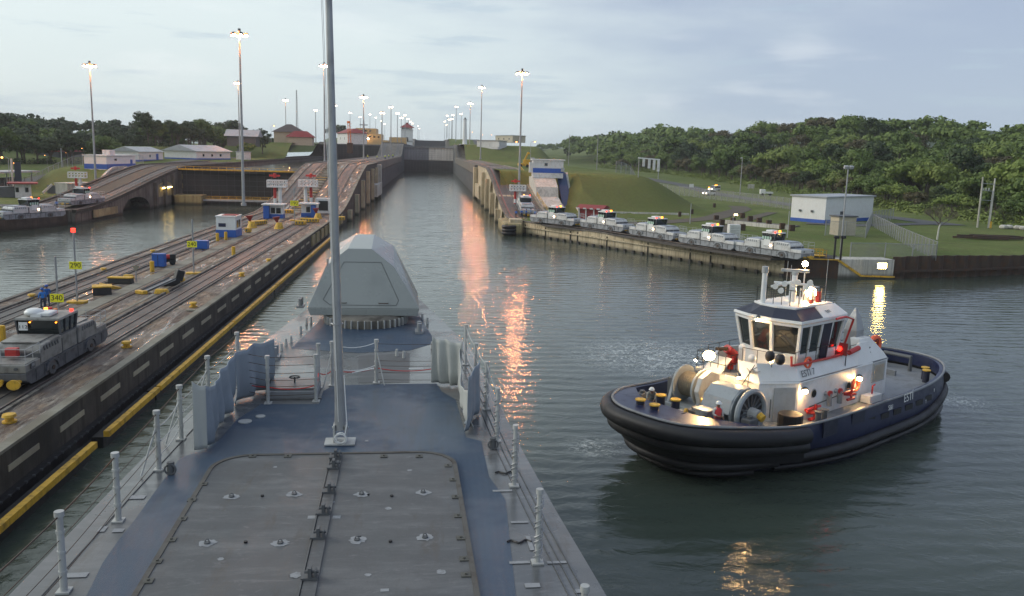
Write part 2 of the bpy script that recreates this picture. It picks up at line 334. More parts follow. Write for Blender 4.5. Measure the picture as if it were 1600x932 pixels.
# ================================================================ water
def watermat():
    t = NT('canal_water'); v = t.pos()
    w1 = t.noise(t.pos((1, 1.5, 1)), 0.42, 4, 0.55, 0.1, 0.9, 0.6); w2 = t.noise(t.pos((1, 1.35, 1)), 1.7, 5, 0.6, 0.1, 0.9, 0.9); w3 = t.noise(t.pos((0.7, 1, 1)), 0.07, 3, 0.5, 0.25, 0.75, 1.0)
    # swirling ripples left by the tug's propellers
    ring = t.node('ShaderNodeTexWave', {'Vector': t.node('ShaderNodeMapping', {0: t.node('ShaderNodeNewGeometry').outputs['Position'], 'Location': (-13.0, -66.0, 0)}).outputs[0], 'Scale': 0.22, 'Distortion': 6.0, 'Detail': 3.0, 'Detail Scale': 0.6}, wave_type='RINGS')
    h = t.mth('ADD', t.mth('MULTIPLY', w1, 0.55), t.mth('MULTIPLY', w2, 0.15)); h = t.mth('ADD', h, t.mth('MULTIPLY', w3, 0.5)); h = t.mth('ADD', h, t.mth('MULTIPLY', ring.outputs[1], 0.24))
    # broken water by the tug's far side and at its stern
    def near(cx, cy, r0, r1):
        d = t.node('ShaderNodeVectorMath', {0: t.node('ShaderNodeVectorMath', {0: v, 1: (cx, cy, 0)}, operation='SUBTRACT').outputs[0]}, operation='LENGTH').outputs['Value']
        return t.rng(d, r1, r0)
    m = t.mth('MAXIMUM', near(18.0, 64.5, 1.0, 9.0), t.mth('MULTIPLY', near(35.0, 52.0, 0.2, 3.0), 0.85)); m = t.mth('MAXIMUM', m, t.mth('MULTIPLY', near(9.0, 43.5, 0.2, 2.4), 0.7)); m = t.mth('MAXIMUM', m, t.mth('MULTIPLY', near(22.5, 60.0, 0.5, 4.5), 0.8))
    fo = t.mth('MULTIPLY', m, t.noise(t.pos((1, 1.2, 1)), 1.9, 7, 0.72, 0.48, 0.62, 1.6))
    deep = t.mix(w3, (0.046, 0.062, 0.050), (0.062, 0.078, 0.062))
    c = t.mix(t.mth('MULTIPLY', fo, 1.0), deep, (0.6, 0.64, 0.62))
    t.b.inputs['IOR'].default_value = 1.333
    t.bump(h, 0.55, 0.125)
    return t.fin(c, t.mth('ADD', 0.03, t.mth('MULTIPLY', fo, 0.5)))
M['water'] = watermat()
MB().add([(-700, -120, 0), (700, -120, 0), (700, 640, 0), (-700, 640, 0)], [(0, 1, 2, 3)]).build('water', M['water'], kind='structure')
MB().add([(-66, 233, 8.0), (-34.6, 233, 8.0), (-34.6, 612, 8.0), (-66, 612, 8.0)], [(0, 1, 2, 3)]).build('water', M['water'], kind='structure')
MB().add([(-19.4, 616, 16.0), (14.9, 616, 16.0), (14.9, 1002, 16.0), (-19.4, 1002, 16.0)], [(0, 1, 2, 3)]).build('water', M['water'], kind='structure')
MB().add([(-66, 622, 15.0), (-34.6, 622, 15.0), (-34.6, 1002, 15.0), (-66, 1002, 15.0)], [(0, 1, 2, 3)]).build('water', M['water'], kind='structure')
# ================================================================ ground
def poly1(pts, x):
    if x <= pts[0][0]: return pts[0][1]
    for (a, b), (c, d) in zip(pts, pts[1:]):
        if x <= c: return b+(d-b)*(x-a)/(c-a)
    return pts[-1][1]
RW = [(16.4, 165), (25.4, 149.0), (33.3, 134.5), (40.3, 122.5), (47.5, 110.5), (63, 110), (86, 116), (130, 124), (250, 140), (700, 200)]
LW = [(-700, 60), (-120, 96), (-90, 112), (-80, 126), (-73, 148), (-67, 167)]
def hR(X, Y):
    z = 2.55
    a = sstep(187, 206, Y-0.12*(X-24)) * (1-sstep(50, 70, X-(Y-200)*0.02)) * max(sstep(31, 34, X), sstep(210, 216, Y))
    z += 8.2*a
    z += 8.1*sstep(430, 470, Y)*(1-sstep(60, 150, X)) * a
    z += 8.1*sstep(830, 900, Y)*(1-sstep(120, 260, X))
    z += 3.2*sstep(250, 460, Y)*sstep(60, 85, X)
    # forest hill
    e = poly1([(100, 132), (200, 132), (300, 140), (450, 135), (650, 128), (900, 135), (1500, 150)], Y)
    d = X-e
    z += (11.5+6*sstep(260, 420, Y))*sstep(6, 100, d)*(1+0.25*math.sin(Y*0.021+1)*math.cos(X*0.017))
    z += 0.12*noise.noise(Vector((X*0.09, Y*0.09, 0)))*(1 if Y > 170 else 0.4)
    return z
def hL(X, Y):
    z = 2.55
    a = sstep(214, 236, Y+0.15*(X+68)) * sstep(-106, -98, X-(Y-235)*-0.15)
    z += 5.6*a
    z += 1.6*sstep(250, 330, Y)*a
    z += 7.2*sstep(405, 432, Y)*sstep(-104, -96, X)
    z += 4.0*sstep(240, 330, Y)*(1-sstep(-112, -100, X))
    z += 7*sstep(760, 830, Y)*sstep(-140, -100, X)
    d = math.hypot(max(0, -150-X), 0)*0.6 + max(0, Y-330)*0.5*sstep(-130, -190, X)
    z += 6.5*sstep(10, 110, d)*(1+0.22*math.sin(X*0.019)+0.12*math.cos(Y*0.015+X*0.03))*(sstep(250, 330, Y))
    return z
def spread(n, far, near=3.0):
    out = [0.0]; s = near
    while out[-1] < far: out.append(out[-1]+s); s = s*1.0+ (0.0 if len(out) < n else s*0.06)
    return out
def land(xs, y0, hf):
    ts = spread(110, 2600, 2.6); vs = []; fs = []; n = len(ts)
    for X in xs:
        for t_ in ts:
            Y = y0(X)+t_; vs.append((X, Y, hf(X, Y)))
    for i in range(len(xs)-1):
        for j in range(n-1): fs.append((i*n+j, (i+1)*n+j, (i+1)*n+j+1, i*n+j+1))
    return MB().add(vs, fs).build('ground', M['grass'], smooth=True, kind='structure')
xs = [17.0+i*2.6 for i in range(60)]; 
while xs[-1] < 1500: xs.append(xs[-1]*1.06)
land(xs, lambda X: poly1(RW, X)+1.2, hR)
xl = [-67.6-i*3.0 for i in range(75)]
while xl[-1] > -1500: xl.append(xl[-1]*1.06)
land(list(reversed(xl)), lambda X: poly1(LW, X)+1.2, hL)
MB().add([(-3000, 1600, 20), (3000, 1600, 20), (9000, 9000, 20), (-9000, 9000, 20)], [(0, 1, 2, 3)]).build('ground', M['grass'], kind='structure')
def strip(name, pts, w, mat, hf, up=0.05, kind='structure'):
    # densify, sit on terrain
    P = []
    for (a, b) in zip(pts, pts[1:]):
        L = math.hypot(b[0]-a[0], b[1]-a[1]); n = max(1, int(L/3))
        P += [(lerp(a[0], b[0], i/n), lerp(a[1], b[1], i/n)) for i in range(n)]
    P.append(pts[-1]); vs = []; fs = []
    for i, p in enumerate(P):
        q0 = P[max(0, i-1)]; q1 = P[min(len(P)-1, i+1)]; dx, dy = q1[0]-q0[0], q1[1]-q0[1]; L = math.hypot(dx, dy); nx, ny = -dy/L, dx/L
        K = 4
        for k in range(K+1):
            s = (k/K-0.5)*w; X, Y = p[0]+nx*s, p[1]+ny*s; vs.append((X, Y, hf(X, Y)+up))
    K = 4
    for i in range(len(P)-1):
        for k in range(K): fs.append((i*(K+1)+k, i*(K+1)+k+1, (i+1)*(K+1)+k+1, (i+1)*(K+1)+k))
    o = MB().add(vs, fs).build(name, mat)
    if kind: o['kind'] = kind
    return o
strip('road', [(112, 175), (108, 205), (105, 242), (100, 300), (103, 345), (99, 400), (88, 460), (62, 560), (52, 700), (44, 900), (40, 1200)], 7.5, M['asph'], hR, 0.09)
strip('path', [(78, 172), (85, 168), (96, 172), (112, 180)], 4.5, M['asph'], hR, 0.12)
strip('path', [(26, 166), (34, 160), (44, 165), (60, 180), (80, 215), (84, 230)], 5.0, M['gravel'], hR, 0.07)
strip('path', [(40, 130), (52, 150), (66, 176), (84, 205)], 2.6, M['gravel'], hR, 0.10)
strip('path', [(-70, 170), (-82, 175), (-110, 178), (-150, 190)], 6, M['asph'], hL, 0.07)
strip('path', [(-103, 190), (-112, 225), (-118, 260), (-120, 330)], 6, M['asph'], hL, 0.07)
strip('path', [(-84, 240), (-84, 330), (-84, 395), (-90, 425), (-96, 450)], 5, M['asph'], hL, 0.08)
# ================================================================ lock walls
def lift(Y, Ya, Yb, za, zb): return za+(zb-za)*sstep(Ya, Yb, Y)
def ramp(a, b, x):
    t = min(1, max(0, (x-a)/(b-a))); return 0.55*t+0.45*t*t*(3-2*t)
def wall_top(Y, first=2.5, l2=10.8, l3=18.9, l4=27.0):
    return first+(l2-first)*ramp(174, 243, Y)+(l3-l2)*sstep(545, 606, Y)+(l4-l3)*sstep(935, 1000, Y)
def side_wall(mb, face, inner, Ys, zt, notches, z0=-3.0):
    "vertical wall face at X=face with arched openings cut from the bottom; recess reaches X=inner"
    prof = [(Y, zt(Y)) for Y in Ys]
    bottom = []
    for (ya, yb, zs, zc) in notches:
        arc = [(ya, z0)] + [(lerp(ya, yb, 0.5-0.5*math.cos(math.pi*k/12)), zs+(zc-zs)*math.sin(math.pi*k/12)) for k in range(13)] + [(yb, z0)]
        bottom.append(arc)
    # face split in quads between notches: build columns so that no concave polygons arise
    ys = sorted(set([round(y, 3) for y, _ in prof] + [round(p[0], 3) for a in bottom for p in a]))
    def zb(Y, side):
        for (ya, yb, zs, zc) in notches:
            if ya-1e-3 <= Y <= yb+1e-3 and ((side > 0 and Y < yb-1e-3) or (side < 0 and Y > ya+1e-3)):
                c = max(-1, min(1, (0.5-(Y-ya)/(yb-ya))*2)); return zs+(zc-zs)*math.sin(math.acos(c))
        return z0
    for a, b in zip(ys, ys[1:]):
        mb.add([(face, a, zb(a, 1)), (face, b, zb(b, -1)), (face, b, zt(b)), (face, a, zt(a))], [(0, 1, 2, 3)])
    for arc in bottom:
        n = len(arc)
        mb.add([(face, y, z) for y, z in arc]+[(inner, y, z) for y, z in arc], [(i, i+1, n+i+1, n+i) for i in range(n-1)])
        mb.add([(inner, y, z) for y, z in arc], [tuple(range(n))])
def wall_body(mb, Ys, xl, xr, zt, notL=(), notR=(), depth=4.0):
    side_wall(mb, xr, xr-depth, Ys, zt, notR); side_wall(mb, xl, xl+depth, Ys, zt, notL)
    n = len(Ys); 
    mb.add([(xl, Y, zt(Y)) for Y in Ys]+[(xr, Y, zt(Y)) for Y in Ys], [(i, i+1, n+i+1, n+i) for i in range(n-1)])
    for Y in (Ys[0], Ys[-1]): mb.add([(xl, Y, -3), (xr, Y, -3), (xr, Y, zt(Y)), (xl, Y, zt(Y))], [(0, 1, 2, 3)])
def rng_(a, b, s):
    n = max(1, int(round((b-a)/s))); return [a+(b-a)*i/n for i in range(n+1)]
def slab(mb, x0, x1, Ys, zt, d0=0.0, d1=0.3):
    "ribbon that follows the wall top, from d0 to d1 above it"
    rr = [[(x0, Y, zt(Y)+d0), (x1, Y, zt(Y)+d0), (x1, Y, zt(Y)+d1), (x0, Y, zt(Y)+d1)] for Y in Ys]
    mb.rings(rr); return mb
def tracks(wall, cx, Ys, zt, kx=0.0):
    # two running rails, centre rack, dark bed; cover strips
    slab(MB(), cx-1.15, cx+1.15, Ys, zt, 0.004, 0.03).build('track_bed', M['track'], wall)
    for s in (-1, 1):
        slab(MB(), cx+s*0.95-0.06, cx+s*0.95+0.06, Ys, zt, 0.03, 0.10).build('rail', M['rail'], wall)
    slab(MB(), cx-0.12, cx+0.12, Ys, zt, 0.03, 0.08).build('rack', M['track'], wall)
    for s in (-1, 1): slab(MB(), cx+s*1.3-0.09, cx+s*1.3+0.09, Ys, zt, 0.004, 0.12 if s > 0 else 0.2).build('track_kerb', M['conc_mid'], wall)
# --- centre approach wall
CW = thing('lock_wall', 'long centre guide wall with wet brown top, tracks and ramp between the two lanes', 'lock wall', (0, 0, 0))
Y1 = rng_(-25, 172, 12)+rng_(174, 243, 4)[1:]+[262, 288]
mb = MB(); wall_body(mb, Y1, -34.6, -17.9, wall_top, notL=[(196, 210, 1.2, 3.0)]); mb.build('wall_body', M['conc_dark'], CW)
slab(MB(), -34.3, -18.35, Y1, wall_top, 0.004, 0.02).build('wall_deck', M['decking'], CW)
slab(MB(), -18.35, -17.82, Y1, wall_top, 0.0, 0.14).build('coping', M['strip'], CW)
slab(MB(), -34.7, -34.3, Y1, wall_top, 0.0, 0.12).build('coping', M['conc_mid'], CW)
ztD = lambda Y: wall_top(Y)+0.02
tracks(CW, -21.75, Y1, ztD); tracks(CW, -31.4, Y1, ztD)
slab(MB(), -27.6, -26.3, Y1, ztD, 0.004, 0.035).build('cable_trough', M['strip'], CW)
slab(MB(), -25.9, -25.6, Y1, ztD, 0.004, 0.06).build('cable_trough', M['iron'], CW)
slab(MB(), -24.0, -23.75, Y1, ztD, 0.004, 0.03).build('cable_trough', M['strip'], CW)
slab(MB(), -29.3, -29.05, Y1, ztD, 0.004, 0.04).build('cable_trough', M['iron'], CW)
# ramp steps between the tracks
m_ = MB()
for k in range(22):
    Y = 176+k*3.1; m_.box(-27.0, Y, wall_top(Y)+0.14, 3.0, 0.6, 0.22)
m_.build('ramp_step', M['strip'], CW)
m_ = MB()
for k in (1, 2, 4, 7, 12, 13): Y = 176+k*3.1; m_.box(-27.0, Y, wall_top(Y)+0.29, 2.7, 0.45, 0.10)
m_.build('step_nosing', M['yel'], CW)
# fender face: dark timbers with pale panels, bolts and the yellow boom
m_ = MB(); m_.b2(-17.9, -17.5, -25, 150, -1, 0.75); m_.b2(-17.5, -17.2, -25, 150, -1, 0.3); m_.build('fender_timber', M['black'], CW)
m_ = MB(); Y = 21.0
while Y < 150: m_.b2(-17.92, -17.86, Y, Y+2.9, 1.5, 1.78); Y += 5.2
m_.build('fender_panel', M['panel'], CW)
m_ = MB(); Y = 20.0
while Y < 110: m_.box(-17.5, Y, 0.78, 0.12, 0.10, 0.10); Y += 0.75
m_.build('fender_bolt', M['dgrey'], CW)
booms = ((-20, 42.1), (43.7, 52), (52.3, 72), (72.3, 92), (92.4, 118), (118.5, 148))
m_ = MB()
for a, b in booms: m_.b2(-16.6, -16.3, a, b, 0.62, 0.92)
m_.build('fender_boom', M['yel'], CW)
m_ = MB()
for a, b in booms: m_.b2(-17.2, -16.62, a, b, -0.5, 0.6)
m_.build('boom_float', M['black'], CW)
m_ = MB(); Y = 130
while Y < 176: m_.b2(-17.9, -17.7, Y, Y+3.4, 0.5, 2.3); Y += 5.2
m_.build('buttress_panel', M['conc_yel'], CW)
# open arcade under the cantilevered ramp beside the lane
m_ = MB()
for Y in (186, 204, 222, 240, 258, 276): m_.b2(-17.9, -17.0, Y, Y+2.2, -2, wall_top(Y)-1.3)
m_.build('arcade_pier', M['conc_pale'], CW)
m_ = MB(); m_.b2(-17.9, -16.2, 262, 286, 1.0, 4.6); m_.b2(-18.2, -16.6, 286, 291, -2, 10.2); m_.build('machine_housing', M['conc_white'], CW)
# --- centre wall between the chambers, with the next ramp
CC = thing('lock_wall', 'centre wall between the chambers stepping up behind the hi-vis workers', 'lock wall')
Y2 = [290]+rng_(300, 545, 35)+rng_(549, 606, 4)+rng_(620, 935, 60)+rng_(940, 1000, 5)+[1040, 1400]
mb = MB(); wall_body(mb, Y2, -34.6, -19.3, wall_top); mb.build('wall_body', M['conc_cham'], CC)
slab(MB(), -34.5, -19.2, Y2, wall_top, 0.0, 0.15).build('wall_deck', M['conc_mid'], CC)
m_ = MB(); m_.rings([[(-19.3, Y, wall_top(Y)-3.4), (-18.8, Y, wall_top(Y)-3.0), (-18.8, Y, wall_top(Y)), (-19.3, Y, wall_top(Y))] for Y in [291]+rng_(300, 545, 35)]); m_.build('coping', M['conc_mid'], CC)
tracks(CC, -22.4, Y2[:30], lambda Y: wall_top(Y)+0.15); tracks(CC, -31.4, Y2[:30], lambda Y: wall_top(Y)+0.15)
m_ = MB()
for x in (-33.6, -31.2, -28.6, -26.2, -23.6, -21.0): m_.b2(x-0.55, x+0.55, 606.5, 608.5, 10.8, 20.0)
m_.build('pilaster', M['conc_pale'], CC)
mb = MB(); mb.b2(-34.6, -19.3, 604, 606.6, 10.0, 19.6); mb.build('ramp_front', M['conc_mid'], CC)
# --- right wall with ramp and right chamber wall
RWL = thing('lock_wall', 'right lock wall with steep dark ramp and arched supports by the white machine house', 'lock wall')
Y3 = [166]+rng_(174, 243, 4)+[262, 288]
mb = MB(); wall_body(mb, Y3, 15.3, 24.0, wall_top, notL=[(178, 187, 0.8, 3.2), (196, 206, 2.4, 5.6), (214, 226, 4.4, 8.2)]); mb.build('wall_body', M['conc_pale'], RWL)
slab(MB(), 15.6, 23.8, Y3, wall_top, 0.004, 0.03).build('wall_deck', M['track'], RWL)
slab(MB(), 15.1, 15.6, Y3, wall_top, 0.0, 0.25).build('coping', M['conc_mid'], RWL)
slab(MB(), 23.6, 24.2, Y3, wall_top, 0.0, 0.35).build('coping', M['strip'], RWL)
tracks(RWL, 17.4, Y3, ztD); tracks(RWL, 22.0, Y3, ztD)
slab(MB(), 16.1, 16.35, Y3, wall_top, 0.03, 0.2).build('conductor_rail', M['redroof'], RWL)
m_ = MB()
for Y in (174, 190, 209, 229, 246): m_.b2(14.2, 15.3, Y, Y+2.0, -2, wall_top(Y)-1.2)
m_.b2(14.3, 15.3, 262, 286, 1.0, 5.0); m_.b2(13.9, 15.2, 286, 291, -2, 10.2); m_.build('arcade_pier', M['conc_pale'], RWL)
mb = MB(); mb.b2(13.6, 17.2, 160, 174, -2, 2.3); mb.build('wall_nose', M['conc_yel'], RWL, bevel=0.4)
m_ = MB()
for z in (0.5, 1.1, 1.7): m_.torus((14.6, 160.2, z), 1.1, 0.33)
m_.build('nose_fender', M['rubber'], RWL, smooth=True)
RCW = thing('lock_wall', 'right chamber wall running to the closed gates under the row of light masts', 'lock wall')
mb = MB(); wall_body(mb, Y2, 14.9, 24.0, wall_top); mb.build('wall_body', M['conc_cham'], RCW)
slab(MB(), 14.8, 24.0, Y2, wall_top, 0.0, 0.15).build('wall_deck', M['conc_mid'], RCW)
m_ = MB(); m_.rings([[(14.9, Y, wall_top(Y)-3.4), (14.4, Y, wall_top(Y)-3.0), (14.4, Y, wall_top(Y)), (14.9, Y, wall_top(Y))] for Y in [291]+rng_(300, 545, 35)]); m_.build('coping', M['conc_mid'], RCW)
tracks(RCW, 17.6, Y2[:30], lambda Y: wall_top(Y)+0.15)
m_ = MB()
for x in (16.0, 18.4, 20.8, 23.0): m_.b2(x-0.5, x+0.5, 606.5, 608.5, 10.8, 20.0)
m_.build('pilaster', M['conc_pale'], RCW)
# --- left wall with arch ramp
LT = lambda Y: 2.5+6.8*ramp(172, 240, Y)+ (18.5-9.3)*sstep(560, 620, Y)
M['lampy2'] = emit('yellow_recess_lamp', (1.0, 0.72, 0.25), 14.0)
LWL = thing('lock_wall', 'left lock wall whose ramp climbs over a dark arch at the waterline', 'lock wall')
Y4 = [166]+rng_(172, 240, 4)+[256, 300, 400, 500]+rng_(560, 620, 6)+[700, 1000, 1400]
mb = MB(); wall_body(mb, Y4, -78.0, -66.0, LT, notR=[(191, 209, 0.4, 3.3)]); mb.build('wall_body', M['conc_mid'], LWL)
slab(MB(), -77.6, -66.3, Y4, LT, 0.004, 0.03).build('wall_deck', M['gravel'], LWL)
slab(MB(), -66.5, -65.7, Y4, LT, -0.4, 0.25).build('coping', M['conc_dark'], LWL)
slab(MB(), -78.1, -77.4, Y4, LT, -0.4, 0.35).build('coping', M['conc_dark'], LWL)
tracks(LWL, -68.4, Y4[:24], lambda Y: LT(Y)+0.03); tracks(LWL, -75.2, Y4[:24], lambda Y: LT(Y)+0.03)
m_ = MB()
for Y in (212, 219, 226, 233): m_.b2(-66, -65.2, Y, Y+1.2, -2, LT(Y)-0.6)
m_.build('pilaster', M['conc_mid'], LWL)
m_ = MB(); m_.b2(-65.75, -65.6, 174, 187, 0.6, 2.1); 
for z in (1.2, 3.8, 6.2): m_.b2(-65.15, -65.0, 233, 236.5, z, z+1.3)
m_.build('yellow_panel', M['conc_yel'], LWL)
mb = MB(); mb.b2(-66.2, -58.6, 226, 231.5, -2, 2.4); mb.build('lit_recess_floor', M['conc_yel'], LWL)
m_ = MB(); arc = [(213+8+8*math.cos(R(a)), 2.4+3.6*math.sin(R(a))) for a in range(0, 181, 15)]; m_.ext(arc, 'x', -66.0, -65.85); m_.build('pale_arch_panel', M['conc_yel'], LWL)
m_ = MB(); m_.b2(-65.6, -65.4, 217, 225, 4.6, 5.0); lh_ = m_.build('lamp_housing', M['lgrey'], LWL); MB().b2(-65.4, -65.36, 217.2, 224.8, 4.35, 4.62).build('strip_lamp', M['lampy2'], lh_)
LA = thing('quay_wall', 'dark stained curving guide wall below the left shore locomotives', 'quay wall')
def poly_wall(parent, pts, th, z0, z1, mat, name='wall_body', cap=None):
    "pts run with the water on their right hand side"
    vs = []
    for i, p in enumerate(pts):
        q0 = pts[max(0, i-1)]; q1 = pts[min(len(pts)-1, i+1)]; dx, dy = q1[0]-q0[0], q1[1]-q0[1]; L = math.hypot(dx, dy); nx, ny = -dy/L*th, dx/L*th
        vs.append([(p[0], p[1], z0), (p[0]+nx, p[1]+ny, z0), (p[0]+nx, p[1]+ny, z1), (p[0], p[1], z1)])
    return MB().rings(vs).build(name, mat, parent)
lp = [(-67, 168), (-67.4, 165), (-69, 156), (-73, 147), (-79, 126), (-90, 110), (-120, 94), (-300, 60)]
poly_wall(LA, list(reversed(lp)), 3.0, -3, 2.5, M['conc_dark'])
lo = [(x+0.06, y-0.05) for x, y in lp]
poly_wall(LA, list(reversed(lo)), 0.8, 2.5, 2.72, M['conc_mid'], 'coping')
# --- right flared quay wall
QW = thing('quay_wall', 'pale stained quay wall with ledge and rust streaks below the white locomotives', 'quay wall')
rp = [(16.4, 165), (25.4, 149.0), (33.3, 134.5), (40.3, 122.5), (47.5, 110.5)]
poly_wall(QW, rp, 3.2, -3, 2.42, M['conc_pale'])
def along(pts, s):
    for (a, b) in zip(pts, pts[1:]):
        L = math.hypot(b[0]-a[0], b[1]-a[1])
        if s <= L: t = s/L; return (lerp(a[0], b[0], t), lerp(a[1], b[1], t)), math.atan2(b[1]-a[1], b[0]-a[0])
        s -= L
    return pts[-1], math.atan2(pts[-1][1]-pts[-2][1], pts[-1][0]-pts[-2][0])
o_ = [(x-0.12, y-0.1) for x, y in rp]
poly_wall(QW, o_, 0.9, 2.42, 2.62, M['conc_mid'], 'coping')
led = [(x-0.30, y-0.18) for x, y in rp]
poly_wall(QW, led[0:1]+[(17.2, 163.0)]+led[1:], 0.34, 1.45, 1.68, M['conc_pale'], 'ledge')
m_ = MB()
for k in range(31):
    (x, y), a = along(rp, 1+k*2.05); m_.box(x-0.10, y-0.06, 0.15, 0.5, 0.35, 0.42, a)
m_.build('scupper', M['black'], QW)
m_ = MB()
for s in (3.2, 9.6, 17, 19, 27, 37, 46, 50):
    (x, y), a = along(rp, s); m_.box(x-0.05, y-0.03, 0.9, 0.16, 0.16, 2.2, a)
m_.build('construction_joint', M['conc_dark'], QW)
mb = MB(); mb.b2(15.0, 17.4, 162.4, 165.6, -2, 2.9); mb.build('end_pier', M['conc_pale'], QW, bevel=0.08)
rq = [(47.5, 110.5), (50.5, 109.6), (54.5, 109.2), (62.5, 109.6)]
QE = thing('quay_wall', 'rusty brown and white quay corner with yellow stair edge beside the bright lamp', 'quay wall')
poly_wall(QE, rq[:3], 3.0, -3, 2.5, M['iron'])
poly_wall(QE, rq[2:], 3.0, -3, 2.6, M['conc_white'])
m_ = MB(); m_.bar((54.3, 109.0, 2.5), (57.6, 109.1, 0.5), 0.12, 0.3); m_.bar((57.6, 109.1, 0.42), (62.6, 109.35, 0.3), 0.12, 0.22); m_.bar((48, 109.9, 2.55), (54.3, 109.0, 2.55), 0.12, 0.14); m_.build('stair_edge', M['yel'], QE)
SP = thing('sheet_pile_wall', 'dark corrugated sheet pile bank wall at the right edge', 'retaining wall')
m_ = MB(); pts = [(62.5, 110), (75, 113.0), (86, 116.5), (110, 121), (140, 126), (200, 136)]; s = 0; vs = []
tot = sum(math.hypot(b[0]-a[0], b[1]-a[1]) for a, b in zip(pts, pts[1:])); k = 0
while s < tot:
    (x, y), a = along(pts, s); off = 0.45 if (k//2) % 2 else 0.0
    x += math.sin(a)*off; y -= math.cos(a)*off; z1 = 2.95+0.12*math.sin(s*0.2)
    vs.append([(x, y, -3), (x, y, z1), (x-math.sin(a)*0.2, y+math.cos(a)*0.2, z1)]); s += 0.55; k += 1
m_.rings(vs, closed=False); m_.build('pile_sheet', M['iron'], SP)
m_ = MB()
for (a, b) in zip(pts, pts[1:]): m_.bar((a[0]+0.1, a[1]-0.65, 1.05), (b[0]+0.1, b[1]-0.65, 1.05), 0.25, 0.3)
m_.build('waling_beam', M['iron'], SP)
# --- gates
def gate(name, label, xa, xb, Y, z0, z1, mats, point=4.5, deck=True):
    g = thing(name, label, 'lock gate', ((xa+xb)/2, Y, 0)); h = (xb-xa)/2
    for s, mt in ((-1, mats[0]), (1, mats[1])):
        mb = MB(); p0, p1 = Vector((s*h, 0, 0)), Vector((0, point, 0)); d = (p1-p0).normalized(); n = Vector((-d.y, d.x, 0))*0.9
        if n.y > 0: n = -n
        q = [(p0.x, p0.y), (p1.x, p1.y), (p1.x-n.x, p1.y-n.y), (p0.x-n.x, p0.y-n.y)]; mb.prism(q, z0, z1); 
        mb.build('gate_leaf', mt, g)
        mb = MB(); k = 0; z = z0+1.2
        while z < z1-0.3:
            mb.bar((p0.x+n.x*0.06, p0.y+n.y*0.06, z), (p1.x+n.x*0.06, p1.y+n.y*0.06, z), 0.1, 0.08); z += 1.35
        for k in range(1, 8): c = p0.lerp(p1, k/8)+n*0.06; mb.bar((c.x, c.y, z0), (c.x, c.y, z1-0.02), 0.09)
        mb.build('plate_seam', M['dgrey'], g)
        if deck:
            mb = MB(); p0z, p1z = p0+Vector((0, -0.4, z1+0.07)), p1+Vector((0, -0.4, z1+0.07)); mb.bar(p0z, p1z, 1.5, 0.14); mb.build('walkway', M['lgrey'], g)
            mb = MB()
            for zz in (0.5, 1.0): mb.bar(p0z+Vector((0, 0, zz)), p1z+Vector((0, 0, zz)), 0.08)
            for k in range(9): c = p0z.lerp(p1z, k/8); mb.bar(c, c+Vector((0, 0, 1)), 0.07)
            mb.build('handrail', M['galv'] , g)
    return g
def gatemat(name, top, low, zsplit):
    t = NT(name); v = t.pos(); z = t.node('ShaderNodeSeparateXYZ', {0: v}).outputs[2]
    n = t.noise(t.pos((0.6, 0.6, 0.08)), 1.0, 5, 0.65, 0.35, 0.7); c = t.mix(t.mth('MULTIPLY', n, 0.5), top, tuple(x*0.5 for x in top))
    f = t.rng(z, zsplit+0.25, zsplit-0.25); c = t.mix(f, c, low); return t.fin(c, 0.55)
GA = gatemat('gate_leaf_dry_and_wet', (0.24, 0.25, 0.27), (0.028, 0.029, 0.032), 8.1); GB = gatemat('gate_leaf_pale', (0.72, 0.69, 0.63), (0.032, 0.033, 0.035), 8.1)
GD = gatemat('gate_leaf_dark', (0.035, 0.033, 0.032), (0.028, 0.027, 0.026), 3.0); GF = gatemat('gate_leaf_far', (0.06, 0.062, 0.07), (0.05, 0.05, 0.05), 3.0)
gate('lock_gate', 'tall closed gate with grey left leaf and pale right leaf at the water end', -19.3, 14.9, 611, -2, 16.8, (GA, GB))
gate('lock_gate', 'small far dark gate above and behind the pale one', -19.3, 14.9, 1004, 15, 25.6, (GF, GF))
g = gate('lock_gate', 'near black gate with yellow top rail across the left lane', -66.0, -34.6, 233, -2, 8.75, (GD, GD), point=3.0, deck=False)
m_ = MB(); m_.b2(-15.7, 15.7, -0.8, 0.4, 8.76, 8.9); m_.build('walkway', M['strip'], g)
m_ = MB(); m_.b2(-15.7, 15.7, -1.0, -0.8, 8.6, 9.0); m_.b2(-15.7, 15.7, -0.95, -0.85, 9.5, 9.58)
for k in range(16): m_.b2(-15.7+k*2.09-0.05, -15.7+k*2.09+0.05, -0.95, -0.85, 9.0, 9.5)
m_.build('yellow_rail', M['yel'], g)
g = gate('lock_gate', 'distant black gate of the left lane below the cream ship', -66.0, -34.6, 618, 6, 17.2, (GD, GD))
wk = thing('footbridge', 'low grey footbridge with yellow rail crossing in front of the black gate', 'footbridge', (-50, 229, 0))
m_ = MB(); m_.b2(-8.8, 15.6, -1.2, 1.2, 0.9, 1.3); m_.build('deck', M['lgrey'], wk)
m_ = MB(); m_.b2(-8.8, 15.6, 1.15, 1.2, 1.95, 2.05); m_.b2(-8.8, 15.6, 1.15, 1.2, 1.6, 1.68); m_.b2(-8.8, 15.6, 1.15, 1.2, 1.3, 1.42)
for k in range(13): m_.b2(-8.8+k*2.03-0.05, -8.8+k*2.03+0.05, 1.13, 1.23, 1.3, 2.05)
m_.build('handrail', M['yel'], wk)
sl = thing('boundary_sill', 'low concrete sill bridging the chamber top behind the pale gate', 'sill', (-2.2, 985, 0))
m_ = MB(); m_.b2(-17.1, 17.1, -4, 4, 17.8, 18.7); m_.build('beam', M['conc_mid'], sl)
